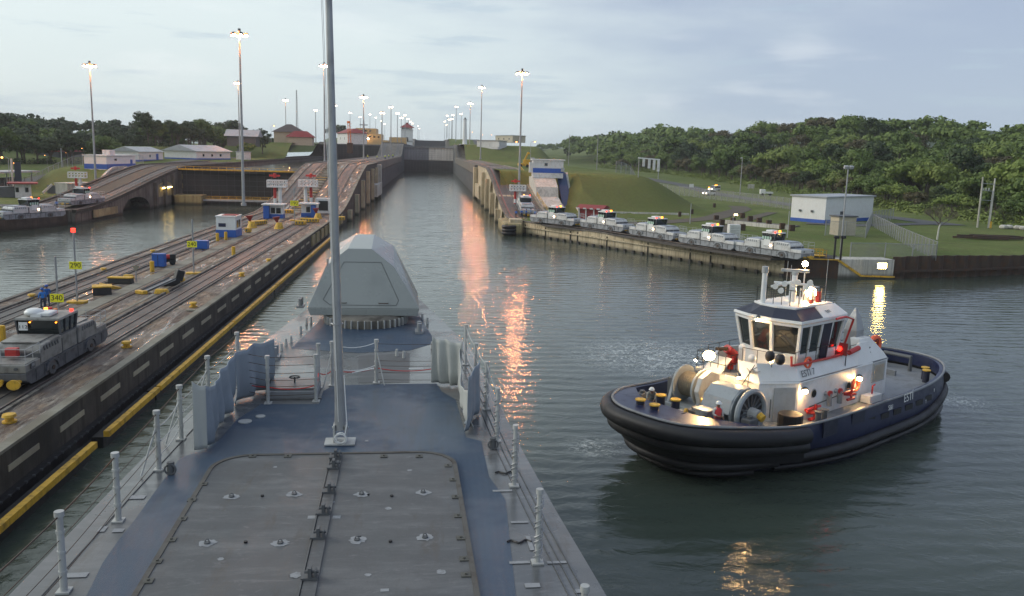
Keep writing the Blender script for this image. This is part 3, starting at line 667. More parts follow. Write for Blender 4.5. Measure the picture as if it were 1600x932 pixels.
# ================================================================ warship foredeck
DZ = 9.4
SHIP = thing('warship', 'grey warship bow with blue foredeck, flagstaff and covered gun in the foreground', 'warship', (-1.25, 0, DZ), 0.035)
_SI = (Matrix.Translation((-1.25, 0, DZ)) @ Matrix.Rotation(0.035, 4, 'Z')).inverted()
def sl_(X, Y, Z=DZ): return _SI @ Vector((X, Y, Z))
def sp(px, py, Z=DZ): return _SI @ at(px, py, Z)
M['ship'] = paint('haze_grey_paint', (0.235, 0.25, 0.265), 0.38, 0.35, 0.8, dirtcol=(0.13, 0.12, 0.11))
M['shipl'] = paint('pale_grey_enamel', (0.40, 0.41, 0.40), 0.42, 0.45, 2.0, dirtcol=(0.2, 0.18, 0.15))
def nonskid():
    t = NT('blue_nonskid_deck'); v = t.pos(); a = t.noise(v, 0.35, 6, 0.6, 0.35, 0.65); b = t.noise(t.pos((0.35, 1, 1)), 1.6, 6, 0.7, 0.4, 0.7); g = t.noise(v, 95, 3, 0.6, 0.3, 0.7); w = t.noise(v, 0.28, 4, 0.6, 0.42, 0.62)
    k = t.node('ShaderNodeTexWave', {'Vector': t.pos(), 'Scale': 2.6, 'Distortion': 1.5, 'Detail': 3.0}, bands_direction='X').outputs[1]
    c = t.mix(a, (0.032, 0.064, 0.112), (0.058, 0.092, 0.135)); c = t.mix(t.mth('MULTIPLY', b, 0.4), c, (0.075, 0.092, 0.12)); c = t.mix(t.mth('MULTIPLY', k, 0.14), c, (0.02, 0.035, 0.07)); c = t.mix(t.mth('MULTIPLY', g, 0.4), c, (0.014, 0.022, 0.045)); s3 = t.noise(v, 1.4, 8, 0.78, 0.55, 0.66, 1.2); c = t.mix(t.mth('MULTIPLY', s3, 0.35), c, (0.12, 0.135, 0.15)); s4 = t.noise(t.pos((3, 0.5, 1)), 0.8, 6, 0.75, 0.52, 0.66); c = t.mix(t.mth('MULTIPLY', s4, 0.3), c, (0.05, 0.042, 0.036))
    t.bump(g, 0.35, 0.006); return t.fin(c, t.rng(w, 0, 1, 0.34, 0.72))
M['nonskid'] = nonskid()
def greydeck(name, c1, c2, wet):
    t = NT(name); v = t.pos(); a = t.noise(v, 0.5, 7, 0.65, 0.35, 0.65); b = t.noise(t.pos((0.25, 1, 1)), 2.4, 6, 0.7, 0.45, 0.7); w = t.noise(v, 0.5, 5, 0.6, 0.38, 0.62); g = t.noise(v, 60, 3, 0.6, 0.3, 0.7)
    c = t.mix(a, c1, c2); c = t.mix(t.mth('MULTIPLY', b, 0.55), c, tuple(x*1.6 for x in c2)); s = t.noise(t.pos((2.5, 0.5, 1)), 0.9, 7, 0.75, 0.52, 0.68); c = t.mix(t.mth('MULTIPLY', s, 0.55), c, (0.085, 0.07, 0.055)); s3 = t.noise(t.pos((1, 3, 1)), 1.6, 8, 0.75, 0.55, 0.66, 1.5); c = t.mix(t.mth('MULTIPLY', s3, 0.45), c, (0.20, 0.20, 0.205)); c = t.mix(t.mth('MULTIPLY', g, 0.2), c, tuple(x*0.5 for x in c1))
    t.bump(t.mth('ADD', t.mth('MULTIPLY', a, 0.6), t.mth('MULTIPLY', g, 0.15)), 0.15, 0.02); return t.fin(c, t.rng(w, 0, 1, wet, wet+0.25))
M['hatch'] = greydeck('worn_grey_hatch_deck', (0.064, 0.067, 0.071), (0.105, 0.107, 0.108), 0.42)
M['margin'] = greydeck('wet_grey_margin_deck', (0.10, 0.107, 0.112), (0.14, 0.143, 0.145), 0.16)
M['strip_worn'] = paint('worn_grey_strip', (0.085, 0.08, 0.07), 0.6, 0.6, 3, dirtcol=(0.05, 0.035, 0.025))
M['brass'] = paint('dull_green_fitting', (0.085, 0.083, 0.07), 0.6, 0.4, 3)
Rt = [(3.6, -4), (3.3, 2), (2.95, 8), (2.55, 11.1), (2.25, 14), (1.98, 17), (1.75, 20.5), (1.3, 26.5), (0.45, 31), (-0.75, 37), (-2.1, 43), (-2.75, 45.5)]
Lf = [(-6.2, -4), (-6.05, 2), (-5.85, 8), (-5.72, 11.4), (-5.68, 15), (-5.62, 18), (-5.5, 22), (-5.3, 27), (-4.95, 31), (-4.25, 37), (-3.3, 43), (-2.85, 45.5)]
m_ = MB(); n = len(Rt); rr = []
for (dx, z) in ((0, 0), (0.05, -0.12), (-0.15, -1.2), (-0.9, -5.5), (-1.3, -9.4), (-1.4, -11)):
    ring = []
    for i, (x, y) in enumerate(Rt): k = 1-0.5*i/n; ring.append(sl_(x+dx*k, y-max(0, -z-1)*0.35*(i/n)**3*1.6, DZ+z))
    for i, (x, y) in reversed(list(enumerate(Lf))): k = 1-0.5*i/n; ring.append(sl_(x-dx*k, y-max(0, -z-1)*0.35*(i/n)**3*1.6, DZ+z))
    rr.append(ring)
m_.rings(rr, cap0=False, cap1=True); m_.build('hull', M['ship'], SHIP)
m_ = MB(); m_.add([sl_(x, y) for x, y in Rt]+[sl_(x, y) for x, y in Lf], [(i, i+1, n+i+1, n+i) for i in range(n-1)]); m_.build('deck_margin', M['margin'], SHIP)
def sheet(name, pts, mat, up, parent=SHIP): 
    q = [Vector((p.x, p.y, up)) for p in pts]; bmx = bmesh.new(); vs = [bmx.verts.new(p) for p in q]; bmx.faces.new(vs); bmesh.ops.triangulate(bmx, faces=bmx.faces[:]); bmesh.ops.recalc_face_normals(bmx, faces=bmx.faces)
    me = bpy.data.meshes.new(name); bmx.to_mesh(me); bmx.free(); me.materials.append(mat)
    if me.polygons and me.polygons[0].normal.z < 0: me.flip_normals()
    o = bpy.data.objects.new(name, me); C.objects.link(o); o.parent = parent; return o
blue = [sl_(-5.05, 0), sp(135, 932), sp(160, 881), sp(185, 845), sp(210, 814), sp(245, 765), sp(281, 717), sp(306, 707), sp(340, 690), sp(372, 655), sp(408, 632), sp(498, 632), sp(505, 612), sp(520, 603), sp(600, 601), sp(682, 600), sp(690, 612), sp(712, 625), sp(722, 660), sp(728, 684), sp(752, 690), sp(764, 745), sp(790, 782), sp(797, 850), sp(806, 932), sl_(1.5, 0)]
sheet('nonskid_panel', blue, M['nonskid'], 0.006)
sheet('nonskid_panel', [sp(455, 545), sp(497, 504), sp(520, 480), sp(640, 478), sp(656, 494), sp(681, 536), sp(640, 548), sp(560, 552)], M['nonskid'], 0.006)
sheet('dark_deck_patch', [sp(560, 556), sp(640, 552), sp(640, 598), sp(560, 599)], M['hatch'], 0.005)  # plain rectangle in the darker hatch grey
# big hatch cover
def rrect(x0, x1, y0, y1, r, seg=6):
    out = []
    for cx, cy, a0 in ((x1-r, y1-r, 0), (x0+r, y1-r, 90), (x0+r, y0+r, 180), (x1-r, y0+r, 270)):
        for k in range(seg+1): a = R(a0+90*k/seg); out.append((cx+r*math.cos(a), cy+r*math.sin(a)))
    return out
HX = 2.36; HY0, HY1 = 3.0, 16.85
m_ = MB(); m_.prism(rrect(-HX, HX, HY0, HY1, 0.75, 8), 0.0, 0.06, rrect(-HX+0.03, HX-0.03, HY0+.03, HY1-.03, 0.72, 8)); hc = m_.build('hatch_cover', M['hatch'], SHIP)
m_ = MB(); o1 = rrect(-HX-0.02, HX+0.02, HY0, HY1+0.02, 0.77, 8); o2 = rrect(-HX+0.06, HX-0.06, HY0+.06, HY1-.06, 0.7, 8); k = len(o1)
m_.rings([[(x, y, 0.03) for x, y in o1], [(x, y, 0.075) for x, y in o1], [(x, y, 0.075) for x, y in o2], [(x, y, 0.05) for x, y in o2]], cap0=False, cap1=False); m_.build('hatch_edge_strip', M['strip_worn'], hc)
m_ = MB(); m_.b2(-0.10, 0.10, HY0, HY1-0.1, 0.061, 0.085); m_.b2(-0.14, -0.115, HY0, HY1-0.1, 0.061, 0.1); m_.build('hinge_strip', M['hatch'], hc)
for px, py in ((524, 722), (521, 738), (514, 776), (505, 810), (497, 848), (484, 912)):
    p = sp(px, py); m_ = MB(); m_.b2(p.x-0.12, p.x+0.12, p.y-0.08, p.y+0.08, 0.085, 0.12); m_.b2(p.x-0.02, p.x+0.03, p.y-0.07, p.y+0.07, 0.12, 0.26); m_.b2(p.x+0.07, p.x+0.10, p.y-0.07, p.y+0.07, 0.12, 0.22)
    m_.tube([(p.x-0.07, p.y, 0.18), (p.x+0.13, p.y, 0.18)], 0.022, 6); m_.build('hinge_block', M['dgrey'], hc)
def splat(px, py, r, mat, up, name='worn_paint_patch', sq=0.55):
    p = sp(px, py); vs = []; rnd = random.Random(px*7+py)
    vs = [Vector((p.x+math.cos(2*math.pi*k/20)*r*(0.75+0.5*rnd.random()), p.y+math.sin(2*math.pi*k/20)*r*(0.75+0.5*rnd.random()), up)) for k in range(20)]
    return sheet(name, vs, mat, up)
M['wornp'] = paint('worn_pale_primer', (0.27, 0.28, 0.29), 0.6, 0.6, 7)
for px, py in ((362, 782), (460, 778), (565, 778), (661, 775), (324, 855), (438, 855), (558, 850), (664, 846)):
    p = sp(px, py); splat(px, py, 0.13, M['wornp'], 0.065)
    m_ = MB(); m_.tube([(p.x, p.y, 0.063), (p.x, p.y, 0.085)], 0.05, 10); m_.torus((p.x, p.y, 0.1), 0.03, 0.008, 'y', 10, 5); m_.build('pad_eye', M['dgrey'], hc)
for px, py, r_ in ((500, 800, 0.05), (430, 735, 0.04), (607, 800, 0.06), (345, 880, 0.05), (520, 790, 0.04), (690, 900, 0.07), (575, 905, 0.05), (462, 905, 0.09), (640, 740, 0.05)): splat(px, py, r_, M['wornp'], 0.0645)
for px, py in ((410, 781), (612, 781), (384, 854), (610, 853)):
    p = sp(px, py); m_ = MB(); m_.tube([(p.x, p.y, 0.062), (p.x, p.y, 0.09)], 0.03, 8); m_.build('deck_stud', M['black'], hc)
for px, py in ((700, 733), (708, 755), (712, 782), (716, 812), (720, 847), (725, 880), (728, 905), (318, 762), (300, 787), (285, 817), (268, 850), (246, 884), (232, 915), (395, 718), (450, 718), (600, 718), (655, 718)):
    p = sp(px, py); m_ = MB(); m_.b2(p.x-0.07, p.x+0.07, p.y-0.07, p.y+0.07, 0.062, 0.078); m_.tube([(p.x, p.y, 0.078), (p.x, p.y, 0.1)], 0.022, 6); m_.build('clamp_plate', M['brass'], hc)
for px, py, w, h in ((488, 814, 0.15, 0.12), (526, 814, 0.13, 0.12), (601, 929, 0.12, 0.08)):
    p = sp(px, py); m_ = MB(); m_.b2(p.x-w/2, p.x+w/2, p.y-h/2, p.y+h/2, 0.062, 0.066); m_.build('painted_mark', M['wornp'], hc)
for px, py, w, h in ((573, 690, 0.07, 0.1), (785, 768, 0.36, 0.08), (812, 817, 0.3, 0.07), (812, 880, 0.32, 0.08), (185, 830, 0.17, 0.13), (160, 828, 0.12, 0.2), (120, 900, 0.3, 0.14), (215, 778, 0.26, 0.16), (832, 916, 0.22, 0.12), (905, 925, 0.14, 0.1), (828, 850, 0.07, 0.5), (870, 880, 0.3, 0.07)):
    p = sp(px, py); m_ = MB(); m_.b2(p.x-w/2, p.x+w/2, p.y-h/2, p.y+h/2, 0.009, 0.014); m_.build('painted_mark', M['wornp'], SHIP)
# longitudinal seams on the side decks
m_ = MB()
for s, off in ((1, 0.30), (1, 0.42), (1, 0.54), (-1, 0.45)):
    src = Rt if s > 0 else Lf
    m_ = MB()
    for a, b in zip(src[2:7], src[3:8]): pa, pb = sl_(a[0]-s*off, a[1], DZ+0.012), sl_(b[0]-s*off, b[1], DZ+0.012); m_.bar(pa, pb, 0.012, 0.012)
    m_.build('deck_seam', M['dgrey'], SHIP)
# gun under its faceted cover
GUN = bpy.data.objects.new('gun_turret', None); C.objects.link(GUN); GUN.parent = SHIP; GUN.location = sl_(-2.3, 32.0)
def g_(X, Y, Z): p = sl_(X, Y, Z)-GUN.location; return p
M['gun'] = paint('grey_gun_cover', (0.29, 0.31, 0.30), 0.26, 0.22, 0.5)
B0 = [(-4.29, 30.0), (-0.38, 30.0), (-0.5, 33.6), (-1.3, 35.6), (-3.5, 35.6), (-4.2, 33.6)]
def lv(sc, z, cx=-2.34, cy=32.6, sy=None): return [(cx+(x-cx)*sc, cy+(y-cy)*(sy or sc), z) for x, y in B0]
low = [g_(-4.2, 30.03, 9.74), g_(-0.46, 30.03, 9.74), g_(-0.6, 33.5, 9.74), g_(-1.4, 35.4, 9.74), g_(-3.4, 35.4, 9.74), g_(-4.1, 33.5, 9.74)]
mid = [g_(x, y, 10.0) for x, y in B0]
m_ = MB(); m_.rings([low, mid])
m_.build('turret_skirt', M['gun'], GUN, bevel=0.02)
A = g_(-3.68, 30.39, 11.45); Bp = g_(-2.93, 30.556, 12.06); Cc = g_(-2.09, 30.556, 12.06); D = g_(-1.29, 30.39, 11.45)
A2 = g_(-3.55, 32.8, 11.95); B2 = g_(-2.85, 32.8, 12.36); C2 = g_(-2.15, 32.8, 12.36); D2 = g_(-1.42, 32.8, 11.95)
A3 = g_(-3.3, 35.0, 11.0); B3 = g_(-2.8, 35.2, 11.25); C3 = g_(-2.1, 35.2, 11.25); D3 = g_(-1.6, 35.0, 11.0)
m_ = MB(); b = [g_(x, y, 10.004) for x, y in B0]
m_.add([b[0], b[1], D, Cc, Bp, A, A2, B2, C2, D2, A3, B3, C3, D3, b[2], b[3], b[4], b[5]],
       [(0, 1, 2, 3, 4, 5), (4, 3, 8, 7), (5, 4, 7, 6), (3, 2, 9, 8), (7, 8, 12, 11), (6, 7, 11, 10), (8, 9, 13, 12), (1, 14, 9, 2), (14, 15, 13, 9), (15, 16, 10, 11, 12, 13), (16, 17, 6, 10), (17, 0, 5, 6), (0, 17, 16, 15, 14, 1)])
m_.build('turret_shield', M['gun'], GUN, bevel=0.015)
# rear access panel, raised seam and handles
m_ = MB(); q = [(-3.5, 10.12), (-1.2, 10.12), (-1.12, 10.3), (-1.75, 11.6), (-3.05, 11.6), (-3.75, 10.3)]
def back(x, z): return g_(x, 30.0+(z-10.0)*0.27-0.014, z)
for a, b_ in zip(q, q[1:]+q[:1]): m_.bar(back(*a), back(*b_), 0.011, 0.012)
m_.build('access_panel_seam', M['dgrey'], GUN)
for x in (-3.1, -1.65): m_ = MB(); m_.tube([back(x-0.16, 10.2), back(x-0.16, 10.2)+Vector((0, -0.07, 0)), back(x+0.16, 10.2)+Vector((0, -0.07, 0)), back(x+0.16, 10.2)], 0.014, 6); m_.build('grab_handle', M['iron'], GUN)
m_ = MB(); rr = []
gc = g_(-2.3, 30.7, 9.4)
for r, z in ((1.42, 0.0), (1.42, 0.28), (1.30, 0.33), (1.22, 0.36)): rr.append([(gc.x+r*math.cos(2*math.pi*k/48), gc.y+r*math.sin(2*math.pi*k/48), z) for k in range(48)])
m_.rings(rr); m_.build('ring_mount', M['conc_mid'], GUN)
m_ = MB()
for k in range(40): a = 2*math.pi*k/40; MB().box(gc.x+1.46*math.cos(a), gc.y+1.46*math.sin(a), 0.15, 0.09, 0.035, 0.28, a).build('ring_gusset', M['shipl'], GUN)
m_ = MB(); m_.tube([g_(-2.35, 34.9, 10.9), g_(-2.45, 38.2, 11.2)], 0.09, 10, 0.05); m_.build('gun_barrel', M['ship'], GUN)
# flagstaff
mb_ = sl_(-1.87, 17.65); FS = bpy.data.objects.new('flagstaff', None); C.objects.link(FS); FS.parent = SHIP; FS.location = mb_
tip = sl_(-2.09, 17.6, 21.5)-mb_; m_ = MB(); m_.tube([(0, 0, 0.3), Vector((0, 0, 0.3)).lerp(tip, 0.05)], 0.125, 14, 0.10); m_.tube([Vector((0, 0, 0.3)).lerp(tip, 0.05), tip], 0.10, 14, 0.055); m_.build('pole', M['galv'], FS, smooth=True)
m_ = MB(); m_.b2(-0.32, 0.32, -0.24, 0.2, 0.01, 0.05); m_.b2(-0.14, -0.10, -0.14, 0.14, 0.05, 0.42); m_.b2(0.10, 0.14, -0.14, 0.14, 0.05, 0.42); m_.tube([(-0.17, 0, 0.34), (0.17, 0, 0.34)], 0.03, 8); m_.build('base_bracket', M['shipl'], FS, bevel=0.01)
m_ = MB(); pts = []
for k in range(60): a = k*0.42; pts.append((0.02+0.11*math.cos(a)+0.02*math.sin(a*0.31), -0.22+0.03*math.sin(k*0.3), 0.14+0.11*math.sin(a)+0.0008*k))
m_.tube(pts, 0.012, 5); m_.tube([(0.1, -0.2, 0.2), (0.15, -0.15, 0.45), (0.12, -0.1, 0.9), (0.09, -0.08, 1.5)], 0.011, 5); m_.build('coiled_halyard', M['white'], FS)
m_ = MB(); m_.tube([(-0.03, -0.12, 0.5), tip+Vector((-0.14, -0.06, 0))], 0.006, 5); m_.tube([(-0.08, -0.1, 1.6), tip+Vector((-0.17, -0.06, 0))], 0.006, 5); m_.build('halyard', M['white'], FS)
m_ = MB(); c_ = Vector((0, 0, 0.3)).lerp(tip, 0.22); m_.b2(c_.x-0.2, c_.x-0.16, c_.y-0.06, c_.y+0.0, c_.z+0.9, c_.z+1.05); m_.torus(c_+Vector((0.0, -0.02, -0.3)), 0.12, 0.012, 'z', 14, 5); m_.build('cleat', M['galv'], FS)
# stanchions and lifelines
def stanchion(X, Y, h=1.2, sock=True, w=0.085, side=1, prop=False):
    p = sl_(X, Y); m_ = MB(); m_.tube([(p.x, p.y, 0), (p.x, p.y, h-0.08)], w*0.5, 10, w*0.46); m_.tube([(p.x, p.y, h-0.08), (p.x, p.y, h)], w*0.66, 10)
    m_.b2(p.x-0.09, p.x+0.09, p.y-0.09, p.y+0.09, 0.004, 0.03)
    for z in (0.25, 0.5, 0.75): m_.tube([(p.x, p.y, h*z-0.02), (p.x, p.y, h*z+0.02)], w*0.62, 8)
    if prop: m_.tube([(p.x, p.y, h*0.78), (p.x+0.25*prop, p.y-0.35, 0.03)], 0.018, 6)
    return m_.build('stanchion', M['shipl'], SHIP, smooth=True)
def lines(name, P, hs, sag=0.06, r=0.009, mat='shipl'):
    P = [sl_(*p) for p in P]; m_ = MB()
    for h in hs:
        pts = []
        for a, b in zip(P, P[1:]):
            for k in range(8): t = k/8; pts.append(a.lerp(b, t)+Vector((0, 0, h-sag*4*t*(1-t))))
        pts.append(P[-1]+Vector((0, 0, h))); m_.tube(pts, r, 5)
    return m_.build(name, M[mat], SHIP)
RS = [(2.15, 5.5), (1.85, 9.2), (1.68, 12.12), (1.61, 15.17), (1.47, 17.69), (1.38, 20.0), (1.22, 22.0), (1.05, 24.4)]
LS = [(-5.2, 5.5), (-5.1, 9.0), (-5.02, 11.53), (-5.09, 13.83), (-5.14, 16.13), (-5.22, 17.9), (-5.3, 20.5), (-5.2, 23.2)]
for i, (x, y) in enumerate(RS): stanchion(x, y, 1.2, prop=0)
for i, (x, y) in enumerate(LS): stanchion(x, y, 1.19, w=0.10, prop=(-0.9 if i in (4, 5, 6) else 0))
# right side: lines let down and wound round the posts
for x, y in RS[2:6]:
    p = sl_(x, y); m_ = MB()
    for ph in (0, 2.1):
        pts = [(p.x+0.065*math.cos(k*0.55+ph), p.y+0.065*math.sin(k*0.55+ph), 0.06+k*0.021) for k in range(48)]; m_.tube(pts, 0.010, 5)
    m_.build('wound_chain', M['galv'], SHIP)
lines('lifeline', RS[4:], (1.15, 0.8, 0.45), 0.12, 0.009, 'shipl')
lines('lifeline', LS, (1.12,), 0.02, 0.013, 'iron'); lines('lifeline', LS[:5], (0.78, 0.5, 0.25), 0.015, 0.006, 'iron'); lines('lifeline', LS[4:], (0.85, 0.55, 0.3), 0.08, 0.010, 'shipl')
for (x, y) in ((-4.85, 15.9), (1.35, 17.2)):
    p = sl_(x, y); m_ = MB(); m_.tube([(p.x, p.y, 0.02), (p.x, p.y, 0.25)], 0.07, 10); m_.torus((p.x, p.y-0.05, 0.12), 0.10, 0.02, 'y', 12, 5); m_.build('rope_reel', M['dgrey'], SHIP, smooth=True)
for (px, py) in ((790, 740), (812, 848)):
    p = sp(px, py); m_ = MB(); pts = [(p.x-0.2+k*0.035, p.y+0.05*math.sin(k*0.9), 0.02) for k in range(12)]; m_.tube(pts, 0.018, 5); m_.build('loose_strap', M['black'], SHIP)
# forward rail across the deck
def fp(px, py): p = at(px, py, DZ); return (p.x, p.y)
FPs = [fp(419, 631), fp(494, 628), fp(498, 607), fp(519, 603), fp(588, 599), (0.15, 22.35)]
for q, pr in zip(FPs[:5], (0, 0, 0, -0.8, 0.9)): stanchion(q[0], q[1], 1.2, w=0.09, prop=pr)
lines('lifeline', [(-5.0, 21.3), FPs[0], FPs[1]], (1.15, 0.95, 0.75, 0.58, 0.42, 0.2), 0.01, 0.007, 'iron')
lines('lifeline', [FPs[3], FPs[4]], (1.12, 0.5), 0.12, 0.011, 'white')
lines('lifeline', [FPs[4], FPs[5]], (1.08, 0.62, 0.48, 0.3, 0.1), 0.01, 0.006, 'iron')
M['chain'] = paint('red_and_white_tape', (0.55, 0.03, 0.03), 0.5, 0.1)
lines('warning_tape', [(-4.9, 21.4), FPs[0], FPs[1], FPs[2], FPs[3], FPs[4], FPs[5]], (0.42,), 0.08, 0.013, 'chain')
m_ = MB(); a = sl_(*FPs[4], DZ+0.38)
b = sl_(*FPs[5], DZ+0.42); m_.tube([a.lerp(b, 0.55), a.lerp(b, 0.8)], 0.018, 6); m_.build('tape_white_band', M['white'], SHIP); m_ = MB(); c_ = sl_(*FPs[3], DZ+0.33); m_.tube([c_.lerp(a, 0.45)-Vector((0, 0, 0.03)), c_.lerp(a, 0.95)+Vector((0, 0, 0.03))], 0.018, 6); m_.build('tape_white_band', M['white'], SHIP)
# escape hatch with hand wheel
p = sp(457, 622); m_ = MB(); m_.prism(rrect(p.x-0.62, p.x+0.62, p.y-0.1, p.y+1.0, 0.15, 4), 0.0, 0.2); eh = m_.build('deck_hatch', M['ship'], SHIP, bevel=0.02)
m_ = MB(); m_.prism(rrect(p.x-0.6, p.x+0.6, p.y-0.05, p.y+0.98, 0.15, 4), 0.2, 0.26); m_.b2(p.x-0.72, p.x+0.72, p.y-0.2, p.y-0.12, 0.01, 0.05); m_.build('hatch_lid', M['margin'], eh)
m_ = MB(); m_.torus((p.x, p.y+0.5, 0.4), 0.13, 0.015, 'z', 16, 5); m_.tube([(p.x, p.y+0.5, 0.26), (p.x, p.y+0.5, 0.4)], 0.02, 6); m_.bar((p.x-0.13, p.y+0.5, 0.4), (p.x+0.13, p.y+0.5, 0.4), 0.015); m_.build('hand_wheel', M['black'], eh)
for a_, b_, r_ in ((407, 652, 0.11), (383, 660, 0.15)): q_ = sp(a_, b_); MB().tube([(q_.x, q_.y, 0.0), (q_.x, q_.y, 0.03)], r_, 14).build('deck_plug', M['shipl'], SHIP)
# small fittings on the bow beyond the rail
for px, py in ((447, 540), (455, 536), (479, 507), (486, 505), (660, 500), (668, 506), (675, 545), (620, 557), (631, 560), (470, 520), (440, 548)):
    p = sp(px, py); m_ = MB(); m_.tube([(p.x, p.y, 0), (p.x, p.y, 0.22)], 0.05, 8, 0.035); m_.build('deck_fitting', M['shipl'], SHIP)
for px, py in ((430, 560), (655, 520), (470, 480)):
    p = sp(px, py); m_ = MB(); m_.b2(p.x-0.14, p.x+0.14, p.y-0.3, p.y+0.3, 0.004, 0.08)
    for s in (-0.18, 0.18): m_.tube([(p.x, p.y+s, 0.08), (p.x, p.y+s, 0.36)], 0.08, 10)
    m_.build('mooring_bitts', M['ship'], SHIP, smooth=True)
# canvas dodgers
M['canvA'] = paint('pale_canvas', (0.37, 0.385, 0.37), 0.85, 0.2, 1.2); M['canvB'] = paint('blue_grey_canvas', (0.24, 0.28, 0.32), 0.8, 0.3, 1.0)
def cloth(label, path, tops, mat, bot=0.05, seed=0, drape=0.15, skirt=0.2):
    P = [sl_(*p) for p in path]; NS = 14; NH = 12; cols = []
    segs = len(P)-1
    for i in range(segs*NS+1):
        f = i/NS; k = min(int(f), segs-1); t = f-k; base = P[k].lerp(P[k+1], t); d = (P[k+1]-P[k]).normalized(); nrm = Vector((-d.y, d.x, 0)); top = lerp(tops[k], tops[k+1], t)-0.05*math.sin(math.pi*t)
        col = []
        for j in range(NH+1):
            h = j/NH; z = lerp(bot, top, h)
            w = drape*(1-h*0.75)*(math.sin(f*9+seed+h*1.5)*0.6+0.7*noise.noise(Vector((f*2.2+seed, h*1.6, seed)))) + skirt*max(0, 0.22-h)*3*(0.5+noise.noise(Vector((f*3+seed, 5, 0))))
            col.append(base+nrm*w+Vector((0, 0, z)))
        cols.append(col)
    o = MB().rings(cols, closed=False).build('canvas_dodger', mat, SHIP, smooth=True)
    s = o.modifiers.new('solid', 'SOLIDIFY'); s.thickness = 0.02; o['label'] = label; return o
cloth('pale end panel of the left canvas screen', [(-4.74, 17.1), (-4.5, 17.2)], [1.5, 1.38], M['canvA'], drape=0.01, skirt=0.0, seed=2)
cloth('blue-grey left canvas screen', [(-4.5, 17.2), (-4.55, 18.1), (-4.68, 19.2), (-4.62, 20.2)], [1.38, 1.15, 1.2, 1.28], M['canvB'], seed=1)
cloth('far blue-grey left canvas screen', [(-4.62, 20.25), (-4.35, 21.3), (-4.0, 21.9)], [1.33, 1.32, 1.3], M['canvB'], seed=4, drape=0.12)
cloth('pale right canvas screen', [(0.06, 22.3), (0.45, 22.1), (0.86, 21.8)], [1.3, 1.28, 1.27], M['canvA'], seed=5, drape=0.12)
cloth('pale seam edge of the right canvas screens', [(0.80, 21.8), (0.78, 20.2), (0.88, 18.4)], [1.1, 0.55, 0.95], M['canvA'], seed=8, drape=0.08)
cloth('blue-grey right canvas screen', [(0.86, 18.15), (1.0, 18.9), (1.18, 19.7)], [1.32, 1.34, 1.32], M['canvB'], seed=7, drape=0.07)
# ================================================================ tug
TUG = thing('tugboat', 'navy and white harbour tug with lit lamps turning beside the warship', 'tugboat', (22.0, 47.0, 0.0), R(214))
_TI = (Matrix.Translation((22.0, 47.0, 0)) @ Matrix.Rotation(R(214), 4, 'Z')).inverted()
_TM = _TI.inverted()
_cam0 = _TI @ Vector((0, 0, CAM_H))
def _tr(px, py): return (_TI.to_3x3() @ ray(px, py))
def ty(px, py, y): v = _tr(px, py); t = (y-_cam0.y)/v.y; return _cam0+v*t
def tz(px, py, z): v = _tr(px, py); t = (z-_cam0.z)/v.z; return _cam0+v*t
def tx(px, py, x): v = _tr(px, py); t = (x-_cam0.x)/v.x; return _cam0+v*t
M['navy'] = paint('navy_hull_paint', (0.010, 0.016, 0.055), 0.32, 0.35, 0.8, dirtcol=(0.03, 0.033, 0.045))
M['tugw'] = paint('tug_white_with_rust_runs', (0.74, 0.75, 0.75), 0.35, 0.35, 1.3, dirtcol=(0.36, 0.27, 0.19))
M['navyd'] = paint('dark_navy_paint', (0.016, 0.02, 0.04), 0.4, 0.3)
M['tdeck'] = paint('tug_grey_deck', (0.20, 0.215, 0.23), 0.5, 0.45, 0.9, dirtcol=(0.10, 0.09, 0.08))
M['winch'] = paint('winch_grey_paint', (0.26, 0.29, 0.31), 0.42, 0.4, 1.6)
M['rope'] = paint('pale_rope', (0.20, 0.18, 0.14), 0.85, 0.4, 4, bump=0.6)
M['ringo'] = paint('orange_lifering', (0.80, 0.13, 0.05), 0.5, 0.15)
NS_ = 72
def outl(f=1.0, dx=0.0, n=2.5, nb=2.9):
    pts = []
    for k in range(NS_):
        a = 2*math.pi*k/NS_; c, s = math.cos(a), math.sin(a); e = 2/(nb if c > 0 else n)
        x = (14.0 if c > 0 else 12.7)*math.copysign(abs(c)**e, c); y = (4.9+0.35*max(0, c)**0.6)*math.copysign(abs(s)**e, s)
        pts.append((x*f+dx*max(0, c)**2, y*f))
    return pts
def sheer(x): return 2.72+0.45*sstep(7, 13, x)+0.15*sstep(-6, -12, x)
def ring_t(f, dz=None, z=None, dx=0.0, xs=1.0):
    return [(x*xs, y, sheer(x)+dz if z is None else z) for x, y in outl(f, dx)]
def offs(d, dz=0.0, zf=None):
    "outline moved outwards by d metres"
    o = outl(); out = []
    for k, (x, y) in enumerate(o):
        a, b = o[k-1], o[(k+1) % NS_]; tx_, ty_ = b[0]-a[0], b[1]-a[1]; L = math.hypot(tx_, ty_); out.append((x+ty_/L*d, y-tx_/L*d, (zf(x) if zf else sheer(x))+dz))
    return out
def taper(d, z):
    o = offs(d); return [(x-(2.4*(1-z/2.4) if x > 4 else 0)*sstep(4, 13, x), y*(1-0.32*(1-z/2.4)*sstep(2, 12, x)), z) for x, y, _ in o]
mb = MB(); mb.rings([taper(-1.4, -1.6), taper(-0.35, -0.2), taper(0.05, 1.0), offs(0.12, -0.9), offs(0.0, 0.0), offs(-0.14, 0.02), offs(-0.22, 0.0), offs(-0.2, -0.75)], cap0=True, cap1=False)
hull = mb.build('hull', M['navy'], TUG, smooth=True)
mb = MB(); o = offs(-0.18, 0, lambda x: 1.95+0.15*sstep(4, 12, x)); mb.add([(0, 0, 2.0)]+o, [(0, 1+k, 1+(k+1) % NS_) for k in range(NS_)]); mb.build('main_deck', M['tdeck'], TUG)
